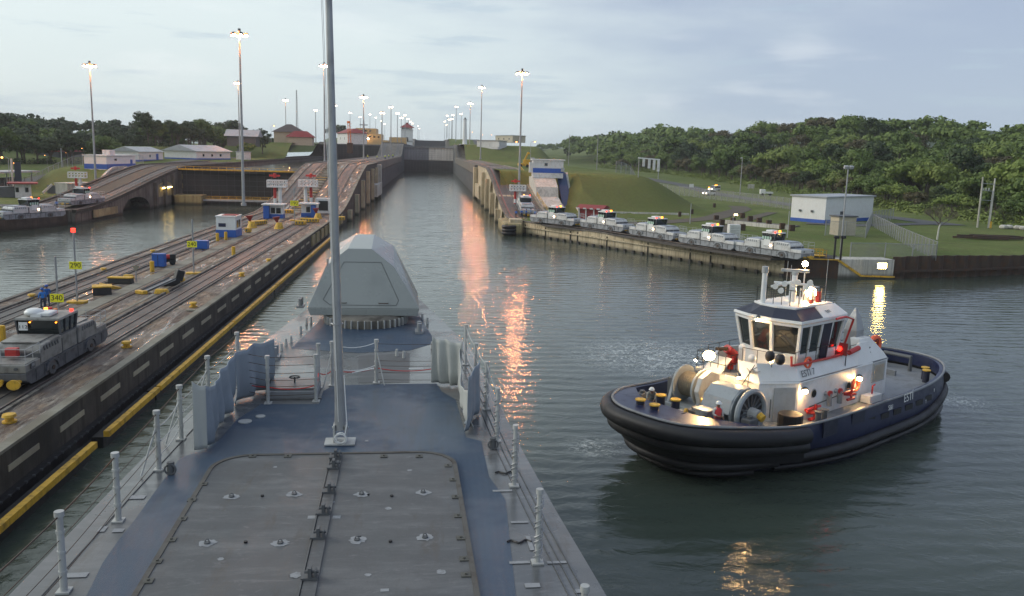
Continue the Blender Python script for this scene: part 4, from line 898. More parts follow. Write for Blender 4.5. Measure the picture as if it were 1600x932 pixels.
# bow shelf and cap rail
bow = [k for k in list(range(NS_-10, NS_))+list(range(0, 11))]
o0 = offs(0.02, 0.03)
def shelf_in(k): w = 0.35+1.7*math.cos(math.pi/2*min(1, abs(k if k < 36 else k-NS_)/10))**0.8; return offs(-w, 0.03)[k]
mb = MB(); i_ = [shelf_in(k) for k in bow]; mb.rings([[o0[k] for k in bow], i_], closed=False); mb.rings([i_, [(x, y, 2.1) for x, y, z in i_]], closed=False)
mb.build('bow_shelf', M['navy'], TUG)
o0 = offs(0.08, 0.05); mb = MB(); mb.tube([o0[k] for k in range(NS_)]+[o0[0]], 0.07, 6, caps=False); mb.build('cap_rail', M['tdeck'], TUG, smooth=True)
# fenders
def fender(d, zf, r, ks, nm='fender', mat='rubber'):
    o = offs(d, 0, zf); m_ = MB(); pts = [Vector(o[k % NS_]) for k in ks]
    tt = []
    for p in pts: q = max(0, 1-(p.z)/2.6); tt.append((p.x-(1.9*q*sstep(4, 13, p.x)), p.y*(1-0.24*q*sstep(2, 12, p.x)), p.z))
    m_.tube(tt, r, 10); m_.build(nm, M[mat], TUG, smooth=True)
fr = list(range(-13, 14))
fender(0.30, lambda x: sheer(x)-0.42, 0.42, fr); fender(0.36, lambda x: sheer(x)-1.05, 0.34, fr)
mb = MB(); kk = [k % NS_ for k in fr]; A_ = offs(0.34, -0.35); B_ = offs(0.26, -1.9)
mb.rings([[A_[k] for k in kk], [(x-0.75*sstep(4, 13, x), y*(1-0.08*sstep(2, 12, x)), z) for x, y, z in (B_[k] for k in kk)]], closed=False); mb.build('fender_backing', M['rubber'], TUG, smooth=True)
fender(0.30, lambda x: 0.95, 0.26, list(range(-11, 12))); fender(0.16, lambda x: 0.38, 0.17, list(range(-9, 10)))
fender(0.16, lambda x: 1.0+0.55*sstep(-4, -11, x), 0.26, list(range(13, NS_-12))); fender(0.06, lambda x: 0.45, 0.16, list(range(11, NS_-10)))
fender(0.20, lambda x: sheer(x)-0.75, 0.34, list(range(29, 44)), 'stern_fender')
# freeing ports and openings on the port side
for k, x in enumerate((1.5, 0.0, -1.4, -2.8, -4.2, -5.6)):
    yy = 4.9*(1-(abs(x)/12.7)**2.5)**(1/2.5)+0.11; MB().box(x, yy, 1.95, 0.85, 0.06, 0.32).build('freeing_port', M['black'], hull)
for x in (5.6, 2.9): MB().box(x, 5.03, 2.3, 1.3, 0.05, 0.8).build('hull_gate', M['navyd'], hull)
def yb(x): return 4.9*max(0.01, 1-(abs(x)/12.7)**2.5)**0.4
def hull_text(nm, body, size, px, py, mat='white'):
    y = 4.7
    for _ in range(6): p = ty(px, py, y); y = yb(p.x)+0.16
    sl = math.atan2(yb(p.x)-yb(p.x-0.5), 0.5); t = text_mesh(nm, body, size, M[mat], hull); t.location = (p.x, y+0.03, p.z); t.rotation_euler = (R(86), 0, math.pi+sl); return t
hull_text('hull_name', 'ESTÍ', 0.66, 1419, 621); hull_text('hull_mark', 'S&I', 0.4, 1391, 637); hull_text('hull_mark', 'T', 0.3, 1446, 628); hull_text('hull_mark', 'II', 0.3, 1459, 610); hull_text('hull_mark', '=', 0.42, 1315, 676)
m_ = MB(); m_.tube([(12.2, 2.2, 3.67), (12.2, 2.2, 3.70)], 0.18, 12); m_.build('deck_mark', M['white'], TUG)
# bow staple, bitts and ropes
def bitt(x, y, h, r, cap=True, z0=2.3):
    m_ = MB(); m_.tube([(x, y, z0), (x, y, z0+h)], r, 14); b = m_.build('bitt', M['navyd'], TUG, smooth=True)
    if cap: m_ = MB(); m_.tube([(x, y, z0+h), (x, y, z0+h+0.06)], r*1.25, 16); m_.build('bitt_cap', M['yel'], b)
for px, py in ((1001, 624), (1023, 632), (1033, 617), (1056, 624)):
    p = tz(px, py, 3.45); bitt(p.x, p.y, 1.1, 0.22)
p = tz(1010, 650, 2.7); m_ = MB(); m_.tube([(p.x, p.y, 2.35), (p.x, p.y, 2.9)], 0.7, 18, 0.55); m_.torus((p.x, p.y, 3.0), 0.62, 0.12, 'z', 20, 8); m_.build('towing_staple', M['navyd'], TUG, smooth=True)
a = tz(1030, 640, 2.9); b = tz(1068, 656, 2.9); m_ = MB(); m_.tube([a, b], 0.24, 14); m_.tube([b+(a-b).normalized()*0.05, b], 0.34, 16); m_.build('roller_fairlead', M['navy'], TUG, smooth=True)
a = tz(1058, 650, 2.9); b = tz(1071, 652, 2.9); m_ = MB(); m_.tube([tz(1058, 649, 2.9), tz(1068, 651, 2.9)], 0.3, 14); g1 = m_.build('capstan_drum', M['winch'], TUG, smooth=True)
m_ = MB(); c = tz(1069, 651, 2.9); d = (b-a).normalized(); m_.tube([c, c+d*0.1], 0.42, 18); m_.build('drum_end', M['yel'], g1)
# winches: axis athwart
def winch(name_lab, cx, cy, cz, r, w, lit):
    wv = bpy.data.objects.new('towing_winch', None); C.objects.link(wv); wv.parent = TUG; wv.location = (cx, cy, cz); wv['label'] = name_lab
    m_ = MB(); m_.tube([(0, -w/2, 0), (0, w/2, 0)], r*0.62, 24); m_.build('rope_drum', M['rope'] if lit else M['winch'], wv, smooth=True)
    for s in (-1, 1):
        m_ = MB(); m_.tube([(0, s*w/2-0.06, 0), (0, s*w/2+0.06, 0)], r, 28)
        m_.build('drum_flange', M['winch'], wv)
    m_ = MB()
    for k in range(9):
        y = lerp(-w/2+0.15, w/2-0.15, k/8); m_.torus((0, y, 0), r*0.64, 0.05, 'y', 20, 5)
    m_.build('wound_rope', M['rope'] if lit else M['winch'], wv, smooth=True)
    m_ = MB()
    for y in (-w/2-0.45, w/2+0.2): m_.ext([(-r*0.9, -cz+2.1), (r*0.9, -cz+2.1), (r*0.45, 0.25), (-r*0.45, 0.25)], 'y', y, y+0.18)
    m_.b2(-r, r, -w/2-0.5, w/2+0.5, -cz+2.05, -cz+2.25); m_.build('winch_frame', M['winch'], wv, bevel=0.02)
    return wv
pc = ty(1163, 638, 2.3); W1 = winch('grey port winch with open spoked brake disc', 9.0, 1.35, 3.05, 1.18, 1.7, False)
m_ = MB(); m_.torus((0, 1.25, 0), 1.12, 0.14, 'y', 28, 8); m_.tube([(0, 1.02, 0), (0, 1.2, 0)], 1.05, 28); m_.build('brake_ring', M['winch'], W1, smooth=True)
m_ = MB()
for k in range(16): a = 2*math.pi*k/16; m_.bar((0.2*math.cos(a), 1.24, 0.2*math.sin(a)), (1.0*math.cos(a), 1.24, 1.0*math.sin(a)), 0.05, 0.10)
m_.build('brake_spoke', M['dgrey'], W1)
m_ = MB(); m_.tube([(0, 1.2, 0), (0, 1.75, 0)], 0.33, 16, 0.28); m_.build('shaft_end', M['lgrey'], W1, smooth=True); m_ = MB(); m_.tube([(0, 1.75, 0), (0, 2.0, -0.1)], 0.22, 12, 0.2); m_.build('shaft_cap', M['yel'], W1)
m_ = MB(); m_.tube([(0, 1.222, 0), (0, 1.226, 0)], 0.98, 28); m_.build('brake_web', M['black'], W1)
m_ = MB(); prof = [(1.25*math.cos(R(a_)), 1.25*math.sin(R(a_))) for a_ in (0, 35, 70, 110, 145, 180)]; m_.ext(prof+[(1.1*math.cos(R(a_)), 1.1*math.sin(R(a_))) for a_ in (180, 145, 110, 70, 35, 0)], 'y', -0.9, 0.85); m_.build('drum_cover', M['winch'], W1, bevel=0.03)
pc2 = tx(1093, 612, 8.4); W2 = winch('lamp-lit starboard winch with pale rope on its drum', 7.9, -1.9, 3.3, 1.0, 1.3, True)
m_ = MB(); m_.tube([(0, 0.85, 0), (0, 1.15, 0)], 1.02, 8); m_.build('gear_case', M['lgrey'], W2, bevel=0.03)
for x in (-0.9, 0.3): MB().b2(x, x+0.14, 1.3, 1.5, -1.2, 0.2).build('guide_post', M['lgrey'], W2)
m_ = MB(); m_.bar((1.4, 1.7, -0.25), (-0.2, 1.7, 0.05), 0.16); m_.build('yellow_lever', M['yel'], W2)
p = ty(1130, 650, 2.4); m_ = MB(); m_.b2(10.6, 11.2, 0.9, 1.6, 2.1, 3.2); m_.b2(10.45, 11.3, 0.8, 1.7, 3.2, 3.3); m_.build('winch_console', M['winch'], TUG, bevel=0.03)
for (x, y, h) in ((10.9, -2.9, 0.9), (11.3, 1.6, 0.8), (9.9, 3.2, 0.9), (10.4, 0.2, 0.7), (7.4, -3.6, 1.1)):
    m_ = MB(); m_.b2(x-0.35, x+0.35, y-0.25, y+0.25, 2.2, 2.2+h); m_.tube([(x, y, 2.2+h), (x, y, 2.35+h)], 0.15, 10); m_.build('deck_locker', M['dgrey'], TUG, bevel=0.03)
p = tz(1228, 655, 2.6); m_ = MB(); m_.tube([(7.0, 3.6, 2.0), (7.0, 3.6, 2.95)], 0.62, 12); m_.build('black_drum', M['black'], TUG, bevel=0.04)
for x in (5.6, 5.0): MB().tube([(x, 4.3, 2.0), (x, 4.3, 2.95)], 0.14, 10).tube([(x, 4.3, 2.95), (x, 4.3, 3.0)], 0.22, 10).build('side_bitt', M['dgrey'], TUG)
for k in range(14):
    rr_ = random.Random(k); x, y = rr_.uniform(9.6, 12.2), rr_.uniform(-3.6, 3.2); MB().b2(x-0.15, x+0.15, y-0.12, y+0.12, 2.1, 2.3+rr_.random()*0.5).tube([(x, y, 2.2), (x+0.3, y+0.2, 2.5)], 0.05, 6).build('deck_fitting', M[('dgrey', 'winch', 'black')[k % 3]], TUG, bevel=0.02)
m_ = MB(); m_.tube([(11.9+0.5*math.cos(k*0.5)*(1-k*0.006), -0.4+0.5*math.sin(k*0.5)*(1-k*0.006), 2.2+k*0.004) for k in range(60)], 0.05, 6); m_.build('coiled_hawser', M['rope'], TUG, smooth=True)
# deckhouse
DH = [(-4.3, 2.75), (5.3, 2.9), (7.2, 1.75), (7.2, -1.75), (5.3, -2.9), (-4.3, -2.75)]
m_ = MB(); m_.prism(DH, 1.95, 4.12); dh = m_.build('deckhouse', M['tugw'], TUG, bevel=0.05)
m_ = MB(); m_.prism([(x*0.995, y*1.01) for x, y in DH], 4.12, 4.2); m_.build('upper_deck', M['tdeck'], dh)
def wallring(pts, z0s, z1s, lean, th, closed=False):
    r = []
    for (x, y), z0, z1 in zip(pts, z0s, z1s): s = 1 if y > 0 else -1; r.append([(x, y, z0), (x-(lean*0.6 if x > 5 else 0), y-s*lean, z1), (x-(lean*0.6 if x > 5 else 0)-0.02, y-s*(lean+th), z1), (x-0.02, y-s*th, z0)])
    return r
for s in (1, -1):
    pts = [(7.25, s*0.75), (7.22, s*1.8), (5.32, s*2.96), (2.0, s*2.9), (-0.6, s*2.86), (-1.5, s*2.86), (-2.4, s*2.84)]
    m_ = MB(); m_.rings(wallring(pts, [4.1]*7, [5.0, 5.05, 4.95, 4.8, 4.85, 5.35, 5.3], 0.45, 0.12)); m_.build('deck_bulwark', M['white'], dh)
    m_ = MB(); m_.ext([(-0.9, 4.15), (-4.3, 4.15), (-3.6, 4.75), (-2.9, 5.55), (-1.6, 5.55)], 'y', s*2.3, s*2.72) if False else None
    v0 = [(-1.2, s*2.84, 4.1), (-4.3, s*2.8, 4.1), (-4.1, s*2.5, 4.55), (-2.9, s*2.25, 5.5), (-1.7, s*2.25, 5.5)]; v1 = [(x, y-s*0.6, z) for x, y, z in v0]
    m_ = MB(); n = 5; m_.add(v0+v1, [tuple(range(n)), tuple(range(2*n-1, n-1, -1))]+[(i, (i+1) % n, n+(i+1) % n, n+i) for i in range(n)]); m_.build('funnel_fairing', M['white'], dh, bevel=0.04)
# fire main pipe on the rim
m_ = MB(); m_.tube([(5.6, 2.5, 5.5), (5.6, 2.55, 5.02), (4.9, 2.6, 5.0), (2.0, 2.5, 4.92), (-0.3, 2.5, 4.95)], 0.07, 8); m_.tube([(-0.2, 2.5, 4.95), (-1.2, 2.5, 5.1)], 0.15, 10); m_.build('fire_main', M['red'], dh, smooth=True)
# doors, portholes, vents on the port side and front
m_ = MB(); e0, e1 = Vector((5.34, 2.92, 0)), Vector((7.16, 1.82, 0)); d = (e1-e0).normalized(); nn = Vector((-d.y, d.x, 0)) if Vector((-d.y, d.x, 0)).y > 0 else Vector((d.y, -d.x, 0))
a = e0+d*0.15+nn*0.02; b = e0+d*1.35+nn*0.02; m_.bar((a.x, a.y, 2.95), (b.x, b.y, 2.95), 0.05, 1.85); m_.build('door', M['lgrey'], dh)
m_ = MB(); c = e0+d*1.55+nn*0.12; m_.tube([(c.x, c.y, 2.3), (c.x, c.y, 3.3)], 0.03, 6); m_.build('door_handle', M['dgrey'], dh)
def disc(nm, x, y, z, r, mat, out, par, th=0.04):
    m_ = MB(); m_.tube([(x, y, z), (x, y+out*th, z)], r, 20); return m_.build(nm, M[mat], par)
for px, py in ((1271, 615), (1325, 603)):
    p = ty(px, py, 2.88); disc('porthole', p.x, 2.86, p.z, 0.26, 'lgrey', 1, dh); disc('porthole_glass', p.x, 2.9, p.z, 0.2, 'glass', 1, dh)
p = ty(1337, 602, 2.9); m_ = MB(); m_.torus((p.x, 2.9, p.z), 0.32, 0.09, 'y', 22, 8); lr = m_.build('lifering', M['ringo'], dh, smooth=True)
for px, py in ((1290, 622), (1306, 618)):
    p = ty(px, py, 2.9); m_ = MB(); m_.tube([(p.x, 2.85, p.z+0.25), (p.x, 3.1, p.z+0.25), (p.x-0.05, 3.12, p.z-0.4)], 0.14, 10); m_.build('vent_pipe', M['galv'], dh, smooth=True); disc('vent_cap', p.x, 3.08, p.z+0.3, 0.16, 'red', 1, dh, 0.12)
p = ty(1299, 633, 2.9); m_ = MB(); m_.bar((4.2, 2.93, 2.62), (-1.0, 2.9, 2.95), 0.03, 0.05); m_.build('pipe_run', M['dgrey'], dh)
for (x, z, sc) in ((4.0, 2.35, 1.0), (0.4, 2.75, 0.75)):
    m_ = MB()
    for k in range(3): m_.tube([(x-0.3*sc+k*0.3*sc, 2.9, z), (x-0.3*sc+k*0.3*sc, 3.35, z+0.05)], 0.085*sc, 8)
    m_.tube([(x-0.6*sc, 3.1, z+0.25*sc), (x+0.8*sc, 3.1, z+0.25*sc)], 0.08*sc, 8); m_.tube([(x-0.4*sc, 3.2, z-0.3*sc), (x+0.5*sc, 3.2, z-0.3*sc)], 0.11*sc, 8); m_.tube([(x, 3.2, z-0.3*sc), (x, 3.2, z+0.45*sc)], 0.09*sc, 8)
    m_.build('fire_valves', M['red'], dh, smooth=True)
m_ = MB(); m_.b2(-3.9, -2.5, 2.77, 2.83, 2.9, 4.05); m_.build('louver_door', M['lgrey'], dh); m_ = MB()
for k in range(12): m_.b2(-3.75, -2.65, 2.83, 2.86, 3.0+k*0.08, 3.04+k*0.08)
m_.build('louver_slat', M['beige'], dh)
m_ = MB(); m_.b2(-2.5, -1.2, 2.9, 3.5, 2.0, 2.45); m_.build('side_locker', M['white'], dh, bevel=0.03); m_ = MB(); m_.tube([(-1.9, 3.2, 2.45), (-1.9, 3.2, 2.9), (-2.15, 3.2, 2.95)], 0.05, 8); m_.build('vent_stem', M['red'], dh)
p = ty(1266, 589, 2.75); t = text_mesh('name_lettering', 'ESTÍ 7', 0.50, M['dgrey'], dh); t.location = (4.35, 2.80, 4.5); t.rotation_euler = (R(68), 0, math.pi)
m_ = MB()
for k in range(7):
    a = 2*math.pi*k/7+0.2; b = a+0.45; c = (-2.25, 4.95); q = lambda ang, r_: (c[0]+r_*math.cos(ang), 2.47-0.3*(c[1]+r_*math.sin(ang)-4.8)/0.75+0.06, c[1]+r_*math.sin(ang)); m_.bar(q(a, 0.16), q(a+0.2, 0.36), 0.05, 0.03); m_.bar(q(a+0.2, 0.36), q(b, 0.18), 0.05, 0.03)
m_.build('star_emblem', M['dgrey'], dh)
t = text_mesh('company_lettering', 'CANAL DE PANAMÁ', 0.17, M['lgrey'], dh); t.location = (-2.4, 2.66, 4.38); t.rotation_euler = (R(70), 0, math.pi)
m_ = MB(); q = tx(1205, 578, 7.0)
for s in (-1, 1): m_.bar((7.18, 1.25+s*0.05, 4.55), (7.02, 1.25+s*0.4, 4.72), 0.1, 0.04)
m_.tube([(7.2, 1.25, 4.6), (7.15, 1.25, 4.75)], 0.12, 8); m_.build('eagle_emblem', M['lgrey'], dh)
# handrail down the front-left wall, railings of the upper deck
m_ = MB(); m_.tube([(7.25, 1.6, 4.95), (7.45, 1.3, 4.7), (7.6, 1.3, 3.2), (7.3, 1.35, 2.9)], 0.025, 6); m_.build('stair_rail', M['dgrey'], dh)
def railing(nm, P, z, h=1.0, mat='black', par=None, mid=True, step=1.0):
    m_ = MB()
    for a, b in zip(P, P[1:]):
        a3, b3 = Vector((*a, z)), Vector((*b, z)); L = (b3-a3).length; n = max(1, round(L/step))
        for k in range(n+1): c = a3.lerp(b3, k/n); m_.tube([c, c+Vector((0, 0, h))], 0.02, 5)
        for f in ((1.0, 0.5) if mid else (1.0,)): m_.tube([a3+Vector((0, 0, h*f)), b3+Vector((0, 0, h*f))], 0.02, 5)
    return m_.build(nm, M[mat], par or TUG)
railing('railing', [(1.2, 2.45), (5.2, 2.5), (6.4, 1.9), (6.6, 0.2)], 4.9, 0.75, 'black', dh, False); railing('railing', [(-0.8, 2.2), (-4.0, 2.2), (-4.1, -2.2), (1.0, -2.6), (6, -2.5)], 4.2, 1.0, 'black', dh)
for q in ((1203, 557), (1219, 562)):
    p = tx(q[0], q[1], 6.7); m_ = MB(); m_.sph(p, 0.26, 10, 6, 1.2); m_.build('black_ball', M['black'], dh, smooth=True)
p = ty(1261, 567, 2.5); m_ = MB(); m_.torus((p.x, 2.55, p.z), 0.27, 0.08, 'y', 20, 8); m_.build('lifering', M['ringo'], dh, smooth=True)
m_ = MB(); m_.prism([(0.7, 1.5), (0.7, 2.35), (-0.9, 2.35), (-0.9, 1.5)], 4.2, 5.15, [(0.4, 1.5), (0.4, 2.2), (-0.6, 2.2), (-0.6, 1.5)]); m_.build('deck_box', M['white'], dh, bevel=0.03)
# platform with the fire monitor
m_ = MB(); m_.b2(5.6, 7.2, -2.4, -0.4, 3.95, 4.12); m_.build('monitor_platform', M['lgrey'], TUG)
for x, y in ((7.0, -2.3), (7.0, -0.5), (5.8, -0.5)): MB().b2(x-0.06, x+0.06, y-0.06, y+0.06, 2.0, 3.95).build('platform_leg', M['white'], TUG)
m_ = MB(); m_.b2(6.3, 7.15, -1.6, -0.6, 2.1, 3.9); m_.build('platform_locker', M['white'], TUG)
m_ = MB(); m_.tube([(7.16, -1.1, 3.3), (7.19, -1.1, 3.3)], 0.28, 14); m_.build('green_sign', paint('green_sign', (0.05, 0.2, 0.08), 0.5, 0.1), TUG)
railing('railing', [(5.7, -0.45), (7.15, -0.45), (7.15, -2.35), (5.7, -2.35)], 4.12, 0.95, 'black', TUG, True, 0.5)
fm = Vector((6.2, -0.8, 0)); m_ = MB(); m_.tube([(fm.x, -0.8, 4.1), (fm.x, -0.8, 5.25)], [0.16, 0.2], 10); m_.tube([(fm.x-0.25, -0.8, 5.0), (fm.x+0.45, -0.8, 5.4)], 0.24, 12); m_.tube([(fm.x, -1.05, 4.7), (fm.x, -0.5, 4.7)], 0.22, 10); fmo = m_.build('fire_monitor', M['red'], TUG, smooth=True)
m_ = MB(); m_.tube([(fm.x+0.4, -0.8, 5.38), (fm.x+1.35, -0.8, 5.5)], 0.11, 10, 0.09); m_.build('monitor_nozzle', M['iron'], fmo, smooth=True)
m_ = MB(); m_.tube([(6.1, -0.2, 4.1), (6.1, -0.2, 5.5)], 0.17, 12); m_.sph((6.1, -0.2, 5.5), 0.2, 10, 6); m_.build('white_vent', M['white'], TUG, smooth=True)
m_ = MB(); m_.sph((6.3, 0.6, 5.1), 0.22, 10, 6); m_.tube([(6.3, 0.6, 4.2), (6.3, 0.6, 5.0)], 0.03, 6); m_.build('searchlight', M['white'], TUG, smooth=True)
m_ = MB()
for k in range(8): m_.b2(7.2+k*0.22, 7.42+k*0.22, 0.4, 1.3, 4.1-k*0.24, 4.14-k*0.24) if k < 5 else None
m_.build('stair_tread', M['tdeck'], TUG)
m_ = MB(); m_.tube([(7.1, 1.35, 5.0), (8.3, 1.35, 3.9), (8.3, 1.35, 3.0)], 0.025, 6); m_.build('stair_rail', M['black'], TUG)
# wheelhouse
CY = 0.25
P0 = [(0.7, 1.9), (4.5, 1.9), (4.9, 0.6), (4.85, -0.6), (4.4, -1.6), (0.7, -1.6)]
def whr(f, z, dxf=0.0, back=0.0): return [((x+dxf if x > 2 else x-back), CY+y+math.copysign(f, y)*(1 if abs(y) > 1 else 0.35), z) for x, y in P0]
wh = bpy.data.objects.new('wheelhouse', None); C.objects.link(wh); wh.parent = TUG
m_ = MB(); m_.rings([whr(0, 4.2), whr(0, 4.85), whr(0.03, 5.22, 0.03)]); m_.build('lower_wall', M['white'], wh, bevel=0.03)
bot = whr(0.03, 5.2, 0.03); top = whr(0.30, 7.02, 0.36, 0.1)
m_ = MB(); m_.rings([[tuple(Vector(p)*0.985+Vector((0.02, CY*0.015, 0.015*p[2]))) for p in bot], [tuple(Vector(p)*0.985+Vector((0.02, CY*0.015, 0.015*p[2]))) for p in top]]); m_.build('window_glass', M['glass'], wh)
m_ = MB()
for i in range(6):
    a, b = Vector(bot[i]), Vector(bot[(i+1) % 6]); c, d = Vector(top[i]), Vector(top[(i+1) % 6])
    m_.bar(a, c, 0.17, 0.17); m_.bar(a+Vector((0, 0, 0.06)), b+Vector((0, 0, 0.06)), 0.12, 0.22); m_.bar(c, d, 0.14, 0.22)
    fs = {0: (0.26, 0.5, 0.76), 4: (0.26, 0.5, 0.76), 5: (0.33, 0.66)}.get(i, ())
    for f in fs: m_.bar(a.lerp(b, f), c.lerp(d, f), 0.14, 0.10)
m_.build('window_frame', M['white'], wh, bevel=0.015)
a, b = Vector(bot[0]), Vector(bot[1]); c, d = Vector(top[0]), Vector(top[1])
m_ = MB(); o_ = Vector((0, 0.03, 0)); m_.add([a.lerp(b, 0.28)+o_-Vector((0, 0, 0.9)), a.lerp(b, 0.48)+o_-Vector((0, 0, 0.9)), c.lerp(d, 0.48)+o_, c.lerp(d, 0.28)+o_], [(0, 1, 2, 3)]); m_.build('door', M['navyd'], wh)
m_ = MB(); m_.rings([whr(0.34, 7.02, 0.42, 0.15), whr(0.44, 7.12, 0.5, 0.2), whr(0.42, 7.26, 0.48, 0.2)]); m_.build('roof_lip', M['white'], wh, bevel=0.02)
m_ = MB(); m_.rings([whr(0.38, 7.27, 0.44, 0.18), [(x-0.25 if x > 2 else x, CY+(y-CY)*0.66, 7.72) for x, y, z in whr(0.2, 0)]]); m_.build('roof_visor', M['navyd'], wh)
m_ = MB(); q = [(x-0.22 if x > 2 else x-0.1, CY+(y-CY)*0.69, 7.69) for x, y, z in whr(0.2, 0)]; m_.rings([q, [(x, y, 7.8) for x, y, z in q]]); m_.build('roof', M['white'], wh, bevel=0.02)
m_ = MB(); m_.add([(2.9, 2.56, 7.27), (0.4, 2.54, 7.27), (0.5, 1.75, 7.75), (2.4, 1.75, 7.75), (2.7, 1.72, 7.27), (0.5, 1.70, 7.27)], [(0, 1, 2, 3), (0, 3, 4), (1, 5, 2), (3, 2, 5, 4), (0, 4, 5, 1)]); m_.build('roof_side', M['white'], wh)
t = text_mesh('roof_lettering', 'EST', 0.3, M['dgrey'], wh); t.location = (1.9, 2.22, 7.49); t.rotation_euler = (R(24), 0, math.pi)
m_ = MB(); m_.tube([(2.2, 2.9, 7.2), (1.3, 2.95, 7.25), (0.4, 2.9, 7.0), (0.45, 2.45, 5.2), (0.5, 2.3, 4.3)], 0.06, 8); m_.build('red_pipe', M['red'], wh, smooth=True)
# helmsman's console silhouettes inside
m_ = MB(); m_.b2(3.2, 3.9, -1.0, 1.4, 4.3, 5.4); m_.b2(2.0, 2.6, 0.0, 0.6, 4.3, 5.9); m_.build('console', M['lgrey'], wh)
railing('roof_railing', [(0.9, 1.4), (3.9, 1.6), (4.2, -0.8), (0.9, -0.9), (0.9, 1.4)], 7.8, 0.85, 'black', wh, False, 0.5)
# mast array
ms = bpy.data.objects.new('mast', None); C.objects.link(ms); ms.parent = TUG
a = tx(1190, 475, 4.4); m_ = MB(); m_.tube([(4.3, a.y, 7.8), (4.3, a.y, 9.45)], 0.14, 12); m_.build('pole', M['white'], ms, smooth=True); m_ = MB(); m_.tube([(4.3, a.y, 9.45), (4.3, a.y, 9.8)], 0.18, 12); m_.build('camera_dome', M['lgrey'], ms, smooth=True)
b = tx(1238, 480, 2.6); m_ = MB(); m_.tube([(2.6, b.y, 7.7), (2.6, b.y, 9.35)], 0.15, 12); m_.build('pole', M['white'], ms, smooth=True)
m_ = MB(); m_.box(2.6, b.y, 9.55, 0.22, 1.5, 0.16, R(35)); m_.tube([(2.6, b.y, 9.3), (2.6, b.y, 9.5)], 0.18, 12); m_.build('radar_scanner', M['lgrey'], ms, bevel=0.03)
m_ = MB(); m_.tube([(4.2, a.y+0.4, 8.75), (2.8, b.y, 8.95)], 0.07, 8); m_.tube([(3.2, 0.6, 7.8), (3.2, 0.6, 9.0)], 0.06, 8); m_.tube([(3.0, 1.1, 7.8), (3.0, 1.1, 8.7)], 0.04, 6); m_.tube([(3.6, -0.2, 8.9), (2.6, 1.6, 8.9)], 0.06, 8); m_.build('yard', M['white'], ms, smooth=True)
for (x, y, z) in ((4.0, 0.2, 8.8), (3.9, 0.5, 8.6), (3.6, 0.5, 8.95), (3.4, 0.9, 8.7), (3.1, 1.0, 9.05), (2.9, 1.4, 8.8), (2.9, 1.6, 9.1)):
    m_ = MB(); m_.tube([(x, y, z), (x+0.22, y+0.1, z-0.03)], 0.12, 10, 0.16); m_.build('floodlight', M['white'], ms, smooth=True)
m_ = MB(); m_.b2(0.9, 1.5, 0.4, 1.0, 7.8, 8.6); m_.build('roof_box', M['lgrey'], ms, bevel=0.02)
m_ = MB(); m_.b2(1.9, 2.1, 1.5, 1.7, 7.9, 8.5); m_.b2(2.4, 2.6, 1.4, 1.6, 7.85, 8.1); m_.build('signal_box', M['red'], ms)
c = ty(1258, 420, 0.6); m_ = MB(); m_.tube([(c.x, 0.6, 7.8), (c.x, 0.6, c.z)], 0.035, 6); m_.build('antenna', M['white'], ms)
for (x, y, h) in ((1.6, -0.7, 2.1), (0.8, 1.3, 2.4), (3.9, -0.6, 2.0), (0.9, -0.9, 1.8)): m_ = MB(); m_.tube([(x, y, 7.8), (x, y, 7.8+h)], 0.015, 5); m_.build('antenna', M['lgrey'], ms)
# funnels, light board, aft gear
for s, lab in ((1, 'port'), (-1, 'starboard')):
    m_ = MB(); x0 = ty(1334, 520, 1.45).x if s > 0 else -3.6; zt_ = ty(1338, 481, 1.45).z if s > 0 else 6; m_.rings([[(x0+a, 1.45+b, z) for a, b in ((-q, -q2), (q, -q2), (q, q2), (-q, q2))] for z, q, q2 in ((4.1, 0.42, 0.42), (zt_-1.3, 0.42, 0.40), (zt_-0.5, 0.26, 0.22), (zt_, 0.06, 0.04))]) if s > 0 else m_.tube([(x0, -1.1, 4.1), (x0, -1.1, 6.1)], 0.32, 12); m_.build('exhaust', M['galv'], TUG, bevel=0.03)
p = ty(1313, 545, 2.35); BY = 2.35; m_ = MB(); m_.b2(p.x-0.04, p.x+0.04, BY-0.42, BY+0.42, p.z-0.35, p.z+0.35); lb = m_.build('light_board', M['redroof'], TUG)
m_ = MB()
for x in (-0.38, 0.38): m_.tube([(p.x, BY+x, 4.3), (p.x, BY+x, p.z+0.3)], 0.03, 6)
m_.build('board_leg', M['black'], lb)
MB().tube([(p.x+0.05, BY, p.z), (p.x+0.12, BY, p.z)], 0.13, 12).build('port_light', M['redl'], lb)
p = ty(1365, 545, 1.8); m_ = MB(); m_.torus((-4.2, 1.9, 4.75), 0.5, 0.17, 'y', 24, 8); m_.build('rescue_ring', M['ringo'], TUG, smooth=True)
m_ = MB(); m_.b2(-4.6, -3.8, 1.6, 1.75, 3.9, 5.3); m_.build('ring_cradle', M['galv'], TUG)
p = tz(1378, 560, 3.2); m_ = MB(); m_.tube([(-6.3, -2.4, 2.0), (-6.3, -2.4, 3.1), (-5.3, -2.6, 3.6)], 0.35, 10); m_.sph((-7.2, -2.8, 2.6), 0.6, 10, 6); m_.build('deck_crane', M['dgrey'], TUG, smooth=True)
p = tz(1438, 580, 2.6); m_ = MB(); m_.torus((-10.6, -1.7, 2.45), 0.42, 0.12, 'x', 18, 8); m_.build('lifering', M['ringo'], TUG, smooth=True)
for (x, y) in ((-9.2, 2.9), (-9.9, 2.5)): bitt(x, y, 0.8, 0.2, True, 1.9)
m_ = MB(); m_.tube([(-11.2, -0.9, 2.0), (-11.2, -0.9, 2.9), (-11.2, 0.9, 2.9), (-11.2, 0.9, 2.0)], 0.14, 10); m_.build('stern_staple', M['dgrey'], TUG, smooth=True)
